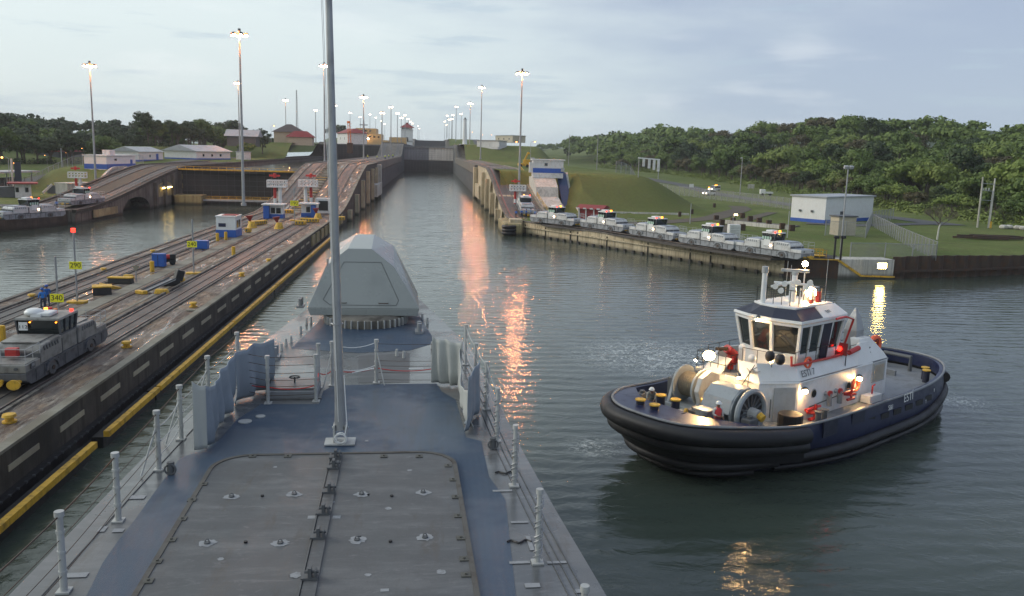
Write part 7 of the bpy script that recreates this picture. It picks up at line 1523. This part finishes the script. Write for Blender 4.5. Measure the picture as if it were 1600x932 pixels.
for s in (-0.42, 0.42): m_.bar((-1.7, s, 0.2), (1.6, s, 0.98), 0.06, 0.12)
m_.build('side_rail', M['dgrey'], o); MB().b2(-2.1, -1.6, -0.5, 0.5, 0, 0.3).build('foot', M['yel'], o, bevel=0.04)
for i, (px, py, w) in enumerate(((252, 459, 1.1), (281, 440, 0.8), (200, 436, 0.9))):
    p = at(px, py, Z0); o = MB().prism([(-w/2, -0.3), (w/2, -0.3), (w/2+0.1, 0.3), (-w/2, 0.35)], 0, 0.4, [(-w/2+0.1, -0.2), (w/2-0.1, -0.2), (w/2-0.05, 0.25), (-w/2+0.1, 0.25)]).build('yellow_cover', M['yel'], loc=p, bevel=0.05); tag(o, ('yellow moulded cover lying at the loading ramp', 'yellow moulded cover behind the raised arm', 'yellow moulded cover behind the long black crate')[i], 'cover')
p = at(300, 483, Z0); o = MB().box(0, 0, 0.05, 1.0, 0.35, 0.06, 0.1).build('loose_board', M['strip'], loc=at(302, 486, Z0)); tag(o, 'loose pale board lying by the coping bollard', 'board')
o = thing('warning_stand', 'small triangular stand on thin legs behind the long black crate', 'stand', at(213, 440, Z0)); MB().tube([(0, 0, 0), (0, 0, 1.0)], 0.05, 6).build('leg', M['galv'], o); MB().ext([(-0.35, 1.5), (0.35, 1.5), (0, 0.9)], 'y', -0.03, 0.03).build('triangle', M['strip'], o)
# small hut of blue box at extreme left edge
# ================================================================ people
def person_mesh(pose, name='person', shirt=(0.1, 0.2, 0.5), legs=(0.05, 0.06, 0.09), skin=(0.22, 0.12, 0.08), vest=None):
    J = dict(pelvis=(0, 0, 0.95), waist=(0, 0, 1.10), chest=(0, 0, 1.32), neck=(0, 0, 1.50), head=(0, 0.02, 1.60), top=(0, 0.02, 1.74),
             lsh=(0.19, 0, 1.43), lel=(0.26, 0.02, 1.15), lwr=(0.25, 0.14, 0.92), lha=(0.25, 0.18, 0.84), rsh=(-0.19, 0, 1.43), rel=(-0.26, 0.02, 1.15), rwr=(-0.25, 0.14, 0.92), rha=(-0.25, 0.18, 0.84),
             lhip=(0.10, 0, 0.92), lkn=(0.12, 0.03, 0.50), lan=(0.13, 0, 0.09), lto=(0.14, 0.16, 0.04), rhip=(-0.10, 0, 0.92), rkn=(-0.12, 0.03, 0.50), ran=(-0.13, 0, 0.09), rto=(-0.14, 0.16, 0.04))
    J.update(pose)
    rad = dict(pelvis=.15, waist=.135, chest=.16, neck=.06, head=.095, top=.085, lsh=.075, lel=.05, lwr=.035, lha=.04, rsh=.075, rel=.05, rwr=.035, rha=.04, lhip=.10, lkn=.07, lan=.045, lto=.045, rhip=.10, rkn=.07, ran=.045, rto=.045)
    E_ = [('pelvis', 'waist'), ('waist', 'chest'), ('chest', 'neck'), ('neck', 'head'), ('head', 'top'), ('chest', 'lsh'), ('lsh', 'lel'), ('lel', 'lwr'), ('lwr', 'lha'), ('chest', 'rsh'), ('rsh', 'rel'), ('rel', 'rwr'), ('rwr', 'rha'), ('pelvis', 'lhip'), ('lhip', 'lkn'), ('lkn', 'lan'), ('lan', 'lto'), ('pelvis', 'rhip'), ('rhip', 'rkn'), ('rkn', 'ran'), ('ran', 'rto')]
    ks = list(J); me = bpy.data.meshes.new('tmp'); me.from_pydata([J[k] for k in ks], [(ks.index(a), ks.index(b)) for a, b in E_], [])
    o = bpy.data.objects.new('tmp', me); C.objects.link(o); sk = o.modifiers.new('skin', 'SKIN'); 
    for i, k in enumerate(ks): me.skin_vertices[0].data[i].radius = (rad[k], rad[k]*(0.75 if k in ('pelvis', 'waist', 'chest') else 1)); 
    me.skin_vertices[0].data[0].use_root = True
    ss = o.modifiers.new('sub', 'SUBSURF'); ss.levels = 1; ss.render_levels = 1
    bpy.context.view_layer.update(); me2 = bpy.data.meshes.new_from_object(o.evaluated_get(bpy.context.evaluated_depsgraph_get())); bpy.data.objects.remove(o); me2.name = name
    def mt(n, c): return paint(n, c, 0.75, 0.15)
    me2.materials.clear()
    for n, c in (('skin', skin), ('shirt', shirt), ('trousers', legs), ('boots', (0.02, 0.02, 0.02))): me2.materials.append(mt(name+'_'+n, c))
    hips = [Vector(J[k]) for k in ('lhip', 'lkn', 'lan', 'rhip', 'rkn', 'ran', 'pelvis')]; tops = [Vector(J[k]) for k in ('waist', 'chest', 'lsh', 'lel', 'rsh', 'rel')]; hd = [Vector(J[k]) for k in ('head', 'top', 'lha', 'rha', 'lwr', 'rwr')]; ft = [Vector(J['lto']), Vector(J['rto'])]
    for p in me2.polygons:
        c = p.center; dd = [(min((c-q).length for q in s), i) for s, i in ((hd, 0), (tops, 1), (hips, 2), (ft, 3))]; p.material_index = min(dd)[1]; p.use_smooth = True
    return me2, J
def person(lab, loc, rz, pose={}, shirt=(0.1, 0.2, 0.5), helmet=None, vest=None, legs=(0.04, 0.05, 0.08), group=None, me=None):
    if me is None: me, J = person_mesh(pose, 'person', shirt, legs)
    else: me, J = me
    o = bpy.data.objects.new('person', me); C.objects.link(o); o.location = loc; o.rotation_euler.z = rz; tag(o, lab, 'person', group)
    t_ = Vector(J['top']); h_ = Vector(J['head'])
    ax = (t_-h_).normalized()
    if helmet: MB().sph((t_.x, t_.y, t_.z-0.03), 0.135, 12, 7, 0.8).tube([(t_.x, t_.y+0.03, t_.z-0.06), (t_.x, t_.y+0.03, t_.z-0.045)], 0.16, 12).build('helmet', M[helmet], o, smooth=True)
    else: MB().sph((t_.x, t_.y-0.02, t_.z-0.02), 0.11, 10, 6).build('hair', M['black'], o, smooth=True)
    m_ = MB(); 
    for s in (-0.035, 0.035): m_.sph((h_.x+s, h_.y+0.088, h_.z+0.045), 0.012, 6, 4)
    m_.build('eyes', M['black'], o)
    MB().sph((h_.x, h_.y+0.1, h_.z+0.01), 0.02, 6, 4).build('nose', o.data.materials[0], o)
    for s in (-1, 1):
        for hk in ('lha', 'rha'):
            pass
    for hk in ('lha', 'rha'):
        p = Vector(J[hk]); w = Vector(J[hk[0]+'wr']); d = (p-w).normalized(); side = d.cross(Vector((1, 0, 0))).normalized()
        for k in range(4): q = p+side*(k-1.5)*0.02+d*0.02; m2 = MB().tube([q, q+d*0.045, q+d*0.075-Vector((0, 0, 0.012))], [0.010, 0.009, 0.007], 6).build('finger', o.data.materials[0], o, smooth=True)
        q = p-side*0.035; MB().tube([q, q+d*0.035-side*0.02], 0.011, 6).build('thumb', o.data.materials[0], o, smooth=True)
    if vest:
        c = Vector(J['chest']); w = Vector(J['waist']); n = Vector(J['neck'])
        def ringv(p, a, b): return [(p.x+a*math.cos(2*math.pi*k/14), p.y+b*math.sin(2*math.pi*k/14), p.z) for k in range(14)]
        MB().rings([ringv(w-Vector((0, 0, 0.08)), 0.185, 0.155), ringv(w, 0.18, 0.15), ringv(c, 0.215, 0.165), ringv(c.lerp(n, 0.6), 0.17, 0.12), ringv(n, 0.08, 0.07)]).build('vest', vest, o, smooth=True)
    return o
M['hivis'] = paint('hi_vis_yellow_fabric', (0.55, 0.75, 0.03), 0.7, 0.1); M['redvest'] = paint('red_life_vest', (0.6, 0.05, 0.05), 0.7, 0.1)
std = person_mesh({}, 'worker', (0.35, 0.45, 0.08), (0.05, 0.07, 0.16)); blu = person_mesh({'lwr': (0.1, 0.25, 1.05), 'lha': (0.05, 0.28, 1.1)}, 'blue_worker', (0.03, 0.15, 0.5), (0.02, 0.025, 0.05))
def tugp(x, y, z): return _TM @ Vector((x, y, z))
pb = tz(1001, 636, 2.5); person('crew member in white helmet working at the tug bow bitts', tugp(11.2, -1.9, 2.1), R(214-60), {'chest': (0, 0.16, 1.26), 'neck': (0, 0.27, 1.40), 'head': (0, 0.33, 1.48), 'top': (0, 0.37, 1.61), 'lsh': (0.19, 0.2, 1.36), 'rsh': (-0.19, 0.2, 1.36), 'lel': (0.24, 0.38, 1.14), 'rel': (-0.24, 0.38, 1.14), 'lwr': (0.15, 0.55, 1.0), 'rwr': (-0.15, 0.55, 1.0), 'lha': (0.12, 0.62, 0.97), 'rha': (-0.12, 0.62, 0.97)}, (0.22, 0.23, 0.22), 'white', None, (0.1, 0.11, 0.12))
person('crew member in red and white life vest and white helmet beside the port winch', tugp(11.0, 2.1, 2.1), R(214-20), {'lwr': (0.12, 0.3, 1.1), 'lha': (0.08, 0.36, 1.12)}, (0.5, 0.5, 0.48), 'white', M['redvest'], (0.25, 0.05, 0.05))
p = at(89, 329, 2.6); person('worker in blue standing between the two left shore locomotives', (p.x, p.y, 2.72), R(200), me=blu)
for i, (px, py) in enumerate(((806, 342), (815, 341), (822, 341), (829, 340), (836, 342))):
    p = at(px, py, 2.62); person(ORD[i]+' worker in blue from the left at the foot of the right ramp', (p.x, p.y, 2.62), R(150+i*40), me=blu, group='workers at the foot of the right ramp')
for i, (px, py) in enumerate(((568, 250), (575, 249), (590, 250), (603, 249), (611, 249), (617, 249), (626, 248), (640, 247), (653, 247), (662, 246))):
    p = at(px, py, 10.95); Y = min(p.y, 470); X = (px-675)/1335*Y; X = max(-33.5, min(-20.0, p.x*Y/p.y)); o = person(ORD[i]+' line handler in hi-vis vest from the left on the centre wall', (X, Y-i*2, 10.95), R(180+i*30), me=std, helmet='white', vest=M['hivis'], group='line handlers in hi-vis on the centre wall'); 
p = tx(1230, 530, 3.4); person('helmsman in white shirt inside the tug wheelhouse', tugp(3.1, 0.9, 4.3), R(214-90), {'lwr': (0.2, 0.3, 1.15), 'lha': (0.2, 0.36, 1.15), 'rwr': (-0.2, 0.3, 1.15), 'rha': (-0.2, 0.36, 1.15)}, (0.4, 0.4, 0.4))
p = tz(72, 478, 3); 
for i, (px, py, c_) in enumerate(((67, 492, (0.03, 0.2, 0.6)), (74, 486, (0.02, 0.12, 0.4)))):
    p = at(px, py, Z0); person(('worker in bright blue seen over the roof of the grey locomotive', 'worker in dark blue just behind the bright blue one')[i], (p.x-0.6, p.y+1.5, Z0), R(40), {}, c_, 'blueb')
# ================================================================ vehicles
def van(lab, loc, rz, body):
    t = thing('parked_van', lab, 'van', loc, rz)
    m_ = MB(); prof = [(-2.5, 0.4), (2.5, 0.4), (2.55, 1.05), (1.7, 1.25), (1.0, 2.0), (-2.4, 2.05), (-2.5, 1.1)]; m_.ext(prof, 'y', -0.95, 0.95); m_.build('body', body, t, bevel=0.1)
    m_ = MB()
    for s in (-1, 1): m_.b2(-2.2, 0.9, s*0.955, s*0.965, 1.25, 1.8)
    m_.build('side_window', M['glass'], t); MB().bar((1.72, 0, 1.28), (1.06, 0, 1.97), 1.6, 0.03).build('windscreen', M['glass'], t)
    for x in (-1.6, 1.6):
        for s in (-1, 1): MB().tube([(x, s*0.78, 0.36), (x, s*0.98, 0.36)], 0.36, 14).build('wheel', M['rubber'], t)
    for s in (-0.7, 0.7): MB().b2(2.56, 2.6, s-0.14, s+0.14, 0.75, 0.95).build('headlamp', M['lampf'], t)
    return t
p = onland(1108, 306, hR); van('white van with lit headlamps on the road at the forest edge', p, R(215), M['white'])
p2 = onland(1116, 299, hR); v2 = van('white utility truck with orange beacons parked behind the van', p2, R(215), M['white2']); MB().b2(-1.2, -0.6, -0.4, 0.4, 2.05, 2.3).build('beacon', M['beacon'], v2); MB().b2(2.2, 2.5, -0.9, -0.6, 1.2, 1.5).build('amber_lamp', M['beacon'], v2)
p = onland(1197, 306, hR); tk = thing('flatbed_truck', 'small white pickup truck facing left at the forest edge', 'truck', p, R(170)); MB().b2(-2.2, 0.4, -0.9, 0.9, 0.7, 1.3).build('bed', M['white2'], tk, bevel=0.05); MB().b2(0.4, 2.2, -0.9, 0.9, 0.5, 2.1).build('cab', M['white'], tk, bevel=0.15)
for x in (-1.3, 1.4): MB().tube([(x, -0.9, 0.4), (x, 0.9, 0.4)], 0.4, 12).build('wheel', M['rubber'], tk)
p = onland(1173, 299, hR); o = thing('sign_board', 'white signboard on two posts at the forest edge left of the pickup', 'sign', p, R(0)); MB().b2(-1.3, 1.3, -0.05, 0.05, 1.0, 2.6).build('board', M['conc_white'], o); MB().b2(-1.0, -0.9, 0, 0.1, 0, 1.0).b2(0.9, 1.0, 0, 0.1, 0, 1.0).build('post', M['galv'], o)
p = onland(1080, 300, hR); o = thing('sign_board', 'small white signboard left of the parked van', 'sign', p, R(0)); MB().b2(-0.8, 0.8, -0.05, 0.05, 1.6, 2.8).build('board', M['white'], o); MB().b2(-0.05, 0.05, 0, 0.1, 0, 1.6).build('post', M['galv'], o)
p = onland(1012, 280, hR); o = thing('gate_portal', 'white portal with hanging boards above the wire fence', 'portal', p); MB().bar((-2.6, 0, 5.0), (2.8, 0, 4.7), 0.3).build('beam', M['white'], o); m_ = MB()
for x in (-1.2, 0.2, 1.4, 2.5): m_.b2(x-0.3, x+0.3, -0.1, 0.1, 2.6-0.3*x, 4.8)
m_.build('hanging_board', M['white2'], o); m_ = MB(); m_.tube([(-2.4, 0, 0), (-2.4, 0, 5)], 0.1, 6); m_.tube([(2.6, 0, 0), (2.6, 0, 4.7)], 0.1, 6); m_.build('post', M['galv'], o)
# ================================================================ trees
def foliage(name, c1, c2, c3):
    t = NT(name); oi = t.node('ShaderNodeObjectInfo'); v = t.pos(); a = t.noise(v, 0.25, 4, 0.6, 0.35, 0.65); b = t.noise(v, 2.2, 3, 0.6, 0.3, 0.7)
    c = t.mix(oi.outputs['Random'], c1, c2); c = t.mix(t.mth('MULTIPLY', a, 0.55), c, c3); c = t.mix(t.mth('MULTIPLY', b, 0.3), c, tuple(x*1.5 for x in c2))
    return t.fin(c, 0.65, spec=0.25)
M['leafA'] = foliage('forest_leaves', (0.060, 0.105, 0.022), (0.125, 0.175, 0.040), (0.070, 0.10, 0.030)); M['leafB'] = foliage('yellowish_leaves', (0.125, 0.185, 0.035), (0.165, 0.20, 0.05), (0.085, 0.13, 0.03)); M['leafC'] = foliage('dark_leaves', (0.028, 0.050, 0.018), (0.050, 0.075, 0.026), (0.035, 0.05, 0.022)); M['leafD'] = foliage('brown_leaves', (0.085, 0.075, 0.035), (0.11, 0.095, 0.045), (0.06, 0.055, 0.03))
M['bark'] = paint('tree_bark', (0.12, 0.10, 0.08), 0.9, 0.5, 1.5)
rt = random.Random(11)
def crown_data(rx, rz, cz, nl, per, leaf, flat=0.5, seed=0, core=True):
    rnd = random.Random(seed); V = []; F = []
    lobes = []
    for k in range(nl):
        a = rnd.random()*6.283; u = math.sqrt(rnd.random()); h = rnd.random()
        x, y = u*rx*0.85*math.cos(a), u*rx*0.85*math.sin(a); z = cz+rz*(flat*h+(1-flat)*math.sqrt(max(0, 1-u*u))*0.9-0.35)
        lobes.append((Vector((x, y, z)), rx*(0.15+0.19*rnd.random())))
    for c, r in lobes:
        if core:
            o = len(V); n = 6
            pts = [(c+Vector((math.sin(th)*math.cos(ph), math.sin(th)*math.sin(ph), 0.6*math.cos(th)))*r*(0.55+0.2*rnd.random())) for th in (0.5, 1.2, 1.9, 2.6) for ph in [2*math.pi*q/n for q in range(n)]]
            V += pts
            for i in range(3):
                for q in range(n): F.append((o+i*n+q, o+i*n+(q+1) % n, o+(i+1)*n+(q+1) % n, o+(i+1)*n+q))
            F.append(tuple(o+q for q in range(n)))
        for k in range(per):
            d = Vector((rnd.gauss(0, 1), rnd.gauss(0, 1), rnd.gauss(0.25, 0.9))).normalized(); rr = r*(0.75+0.5*rnd.random()); p = c+Vector((d.x*rr, d.y*rr, d.z*rr*0.65))
            n_ = (d+Vector((rnd.gauss(0, .5), rnd.gauss(0, .5), rnd.gauss(0.3, .5)))).normalized(); t1 = n_.cross(Vector((rnd.gauss(0, 1), rnd.gauss(0, 1), rnd.gauss(0, 1)))).normalized(); t2 = n_.cross(t1); s = leaf*(0.5+0.8*rnd.random()); o = len(V)
            V += [p+t1*s, p+t2*s*0.7, p-t1*s, p-t2*s*0.7]; F.append((o, o+1, o+2, o+3))
    return V, F
def mesh_of(name, V, F, mat, smooth=False):
    me = bpy.data.meshes.new(name); me.from_pydata([tuple(v) for v in V], [], F); me.materials.append(mat); return me
KINDS = []
for i, (rx, rz, cz, nl, per, leaf, mat) in enumerate(((5.6, 5.6, 5.2, 28, 90, 0.36, 'leafA'), (4.8, 6.6, 5.6, 28, 85, 0.34, 'leafA'), (6.4, 4.8, 5.6, 28, 90, 0.36, 'leafB'), (4.4, 7.4, 5.4, 26, 85, 0.34, 'leafC'), (5.0, 4.8, 5.0, 22, 70, 0.30, 'leafD'), (6.0, 5.4, 5.0, 30, 90, 0.36, 'leafA'))):
    V, F = crown_data(rx, rz, cz, nl, per, leaf, 0.5, 100+i); cm = mesh_of('crown', V, F, M[mat])
    m_ = MB(); m_.tube([(0, 0, -1), (0.1, 0, cz*0.5), (0.2, 0.1, cz)], 0.35, 7, 0.15)
    for k in range(5): a = k*1.3+i; m_.tube([(0.1, 0, cz*0.45+0.3*k), (rx*0.5*math.cos(a), rx*0.5*math.sin(a), cz+0.6)], 0.14, 5, 0.05)
    tk_ = m_.build('trunk', M['bark']); tm = tk_.data; bpy.data.objects.remove(tk_); KINDS.append((cm, tm, cz+rz))
def tree(lab, cat, x, y, z, k, s, grp, rz=None):
    cm, tm, h = KINDS[k]; r_ = bpy.data.objects.new('broadleaf_tree', None); C.objects.link(r_); r_.location = (x, y, z); r_.rotation_euler.z = rt.random()*6.28 if rz is None else rz; r_.scale = (s, s, s*(0.9+0.25*rt.random())); tag(r_, lab, cat, grp)
    for nm, me in (('trunk', tm), ('crown', cm)): o = bpy.data.objects.new(nm, me); C.objects.link(o); o.parent = r_
    return r_
def inview(x, y, z, m=70):
    v = Vector((x, y, z-CAM_H)); d = v.dot(FW)
    if d < 5: return False
    px = 800+FPX*v.dot(RT)/d; return -m < px < 1600+m
eR = [(100, 132), (200, 132), (300, 140), (450, 135), (650, 128), (900, 135), (1500, 150)]
placed = []
d = 0.0; row = 0
for d, sp_ in ((1, 8.5), (10, 10.5), (21, 12), (35, 14), (52, 16), (72, 19)):
    Y = 125+row*3
    while Y < (650 if d < 40 else 560):
        st = sp_*(1+max(0, Y-200)/420); e = poly1(eR, Y); x = e+d*1.05+rt.uniform(-3, 3); y = Y+rt.uniform(-3, 3)
        if inview(x, y, 10): placed.append((x, y, d))
        Y += st
    row += 1
placed = placed[:296]
LABK = {0: 'mid green tree with a domed crown in the forest on the right bank', 1: 'mid green upright tree in the forest on the right bank', 2: 'yellowish green spreading tree in the forest on the right bank', 3: 'dark narrow tree in the forest on the right bank', 4: 'brownish sparse tree in the forest on the right bank', 5: 'mid green tree with a broad crown in the forest on the right bank'}
for x, y, d in placed:
    k = rt.choice((0, 0, 1, 2, 2, 3, 5, 5, 0, 4) if x+y*0.2 < 190 else (0, 1, 2, 3, 5, 4, 4)); s = rt.uniform(1.05, 1.75)*(0.62 if d < 5 else 1.0)
    s *= 1+0.3*sstep(280, 520, y)
    tree(LABK[k], 'tree', x, y, hR(x, y)-0.3, k, s, LABK[k].replace('tree', 'trees', 1))
# left forest
pl_ = []
for row, (d0, sp_) in enumerate(((0, 9), (11, 11), (24, 13), (42, 16), (64, 19), (90, 22))):
    s_ = 0.0
    path = [(-190, 270), (-156, 310), (-134, 345), (-118, 375), (-108, 400), (-106, 440), (-120, 520)]
    tot = sum(math.hypot(b[0]-a[0], b[1]-a[1]) for a, b in zip(path, path[1:]))
    ext_ = [(-330, 245)]+path
    tot = sum(math.hypot(b[0]-a[0], b[1]-a[1]) for a, b in zip(ext_, ext_[1:]))
    while s_ < tot:
        (x, y), a = along(ext_, s_); x += -math.sin(a)*d0+rt.uniform(-3, 3); y += math.cos(a)*d0+rt.uniform(-3, 3)
        if inview(x, y, 10): pl_.append((x, y))
        s_ += sp_
for x, y in pl_:
    k = rt.choice((3, 3, 3, 0, 1, 5, 3)); s = rt.uniform(1.0, 1.35)
    lab = {3: 'dark green tree in the forest behind the left bank', 0: 'green domed tree in the forest behind the left bank', 1: 'green upright tree in the forest behind the left bank', 5: 'green broad tree in the forest behind the left bank'}[k]
    tree(lab, 'tree', x, y, hL(x, y)-0.3, k, s, lab.replace('tree', 'trees', 1))
# far woods that read as one mass
def wood(nm, lab, spots, mat, seed):
    V = []; F = []; rnd = random.Random(seed)
    for (x, y, z, s) in spots:
        v, f = crown_data(5.5*s, 3.5*s, 5.5*s, 9, 34, 0.6*s, 0.5, rnd.randrange(9999)); o = len(V); V += [q+Vector((x, y, z)) for q in v]; F += [tuple(i+o for i in t_) for t_ in f]
    o = bpy.data.objects.new(nm, mesh_of(nm, V, F, M[mat])); C.objects.link(o); tag(o, lab, 'forest'); o['kind'] = 'stuff'; return o
sp1 = []
for k in range(330):
    y = rt.uniform(140, 760); e = poly1(eR, y); x = e+rt.uniform(60, 170)
    if inview(x, y, 20): sp1.append((x, y, hR(x, y), rt.uniform(1.1, 1.9)))
for k in range(75): y = rt.uniform(600, 900); x = rt.uniform(130, 150)+rt.uniform(0, 60); sp1.append((x, y, hR(x, y), rt.uniform(1.9, 2.9)))
for k in range(50):
    y = rt.uniform(800, 1500); x = rt.uniform(128, 150)+(y-600)*0.05+rt.uniform(0, 70); sp1.append((x, y, hR(x, y), rt.uniform(1.2, 2.2)))
wood('forest', 'unbroken forest canopy on the hill behind the right bank trees', sp1, 'leafA', 1)
sp2 = []
for k in range(170):
    x = rt.uniform(-430, -110); y = rt.uniform(310, 640)
    if inview(x, y, 20) and (x < -150 or y > 470): sp2.append((x, y, hL(x, y), rt.uniform(1.2, 1.9)))
wood('forest', 'dark forest canopy on the low hill behind the left bank', sp2, 'leafC', 2)
sp3 = [(rt.uniform(-120, -96), rt.uniform(470, 640), 17, rt.uniform(0.7, 1.1)) for k in range(26)]
wood('forest', 'scattered far bushes and crowns around the buildings on the left skyline', [(x, y, hL(x, y), s) for x, y, z, s in sp3]+[(-95-k*3, 900+20*k, 26, 1.5) for k in range(12)], 'leafC', 3)
# hedge of undergrowth along the forest foot
def scrub(nm, lab, pts, mat, seed, h=1.6):
    V = []; F = []; rnd = random.Random(seed)
    for x, y, z in pts:
        r = rnd.uniform(0.7, 1.5)*h*0.8
        for k in range(55):
            d = Vector((rnd.gauss(0, 1), rnd.gauss(0, 1), abs(rnd.gauss(0, 1)))).normalized()*r; n_ = (d.normalized()+Vector((rnd.gauss(0, .6), rnd.gauss(0, .6), .3))).normalized(); t1 = n_.cross(Vector((rnd.gauss(0, 1), .2, 1))).normalized(); t2 = n_.cross(t1); s = 0.32; p = Vector((x, y, z))+d; o = len(V); V += [p+t1*s, p+t2*s*.7, p-t1*s, p-t2*s*.7]; F.append((o, o+1, o+2, o+3))
    o = bpy.data.objects.new(nm, mesh_of(nm, V, F, M[mat])); C.objects.link(o); tag(o, lab, 'bushes'); o['kind'] = 'stuff'
P_ = []
Y = 128
while Y < 640:
    e = poly1(eR, Y)
    for k in range(3): x = e-5+rt.uniform(-2, 5); y = Y+rt.uniform(-2, 2); P_.append((x, y, hR(x, y)))
    Y += 2.6+Y*0.006
scrub('undergrowth', 'low bushes filling the foot of the right bank forest', P_, 'leafB', 5, 2.6)
P_ = []
for k in range(150): (x, y), a = along([(-330, 218)]+path, rt.uniform(0, tot)); x += math.sin(a)*rt.uniform(-2, 4); y -= math.cos(a)*rt.uniform(0, 4); P_.append((x, y, hL(x, y)))
scrub('undergrowth', 'dark bushes at the foot of the left bank forest', P_, 'leafC', 6, 2.2)
# single trees
p = onland(1464, 375, hR); bt = thing('bare_tree', 'single small leafless tree on the lawn by the wire fence', 'tree', p)
MB().tube([(0, 0, -0.3), (0.1, 0, 1.8), (0.3, 0, 3.0)], 0.16, 8, 0.11).build('trunk', M['conc_white'], bt, smooth=True)
m_ = MB()
def branch(a, d, L, r, lv):
    b = a+d*L; m_.tube([a, a.lerp(b, 0.5)+Vector((rt.uniform(-.1, .1), rt.uniform(-.1, .1), 0.08)), b], r, 5, r*0.55)
    if lv: 
        for k in range(4): branch(a.lerp(b, rt.uniform(0.6, 1)), (d+Vector((rt.uniform(-.8, .8), rt.uniform(-.8, .8), rt.uniform(-.05, .6)))).normalized(), L*0.66, r*0.55, lv-1)
for k in range(6): an = k*1.05; branch(Vector((0.2, 0, 2.2+0.15*k)), Vector((math.cos(an), math.sin(an), 0.75)).normalized(), 2.0, 0.07, 3)
m_.build('crown', M['bark'], bt)
for (px, py, s, k, lab) in ((886, 250, 1.0, 3, 'lone dark round tree beyond the machine house on the green slope'), (410, 243, 0.8, 3, 'dark tree at the left of the tin roofed hilltop house'), (385, 247, 0.7, 5, 'green tree left of the tallest light mast')):
    hf = hR if px > 600 else hL; q = onland(px, py, hf); tree(lab, 'tree', q.x, q.y, q.z-0.2, k, s, None)
# far blue hills behind the right forest
def hills(pts, depth, mat, lab):
    rr = []
    for (px, py) in pts: t_ = atY(px, py, depth); b = atY(px, 290, depth); rr.append((b, t_))
    vs = []
    for b, t_ in rr: vs.append([(b.x, depth-150, 0), (t_.x, depth, t_.z), (t_.x*1.1, depth+500, 0)])
    o = MB().rings([[tuple(p) for p in q] for q in vs], closed=False).build('hills', mat, smooth=True, kind='structure'); return o
M['hillm'] = grass('distant_hill_forest', (0.045, 0.075, 0.03), (0.06, 0.09, 0.035), (0.05, 0.07, 0.04))
hills([(1150, 226), (1250, 221), (1340, 214), (1372, 208), (1400, 204), (1425, 206), (1450, 203), (1475, 199), (1510, 200), (1560, 206), (1640, 212), (1720, 225)], 1500, M['hillm'], '')
# ================================================================ haze
t = NT('haze_air'); nt = t.mat.node_tree; t.n.remove(t.b); pv = t.n.new('ShaderNodeVolumePrincipled'); pv.inputs['Color'].default_value = (0.92, 0.96, 1.0, 1); pv.inputs['Density'].default_value = 0.00013; pv.inputs['Anisotropy'].default_value = 0.2
nt.links.new(pv.outputs[0], t.n['Material Output'].inputs['Volume'])
hz = MB().b2(-1700, 1700, -200, 3300, -12, 72).build('haze', t.mat); hz['kind'] = 'stuff'; tag(hz, 'thin even evening haze filling the air over the whole canal', 'haze')
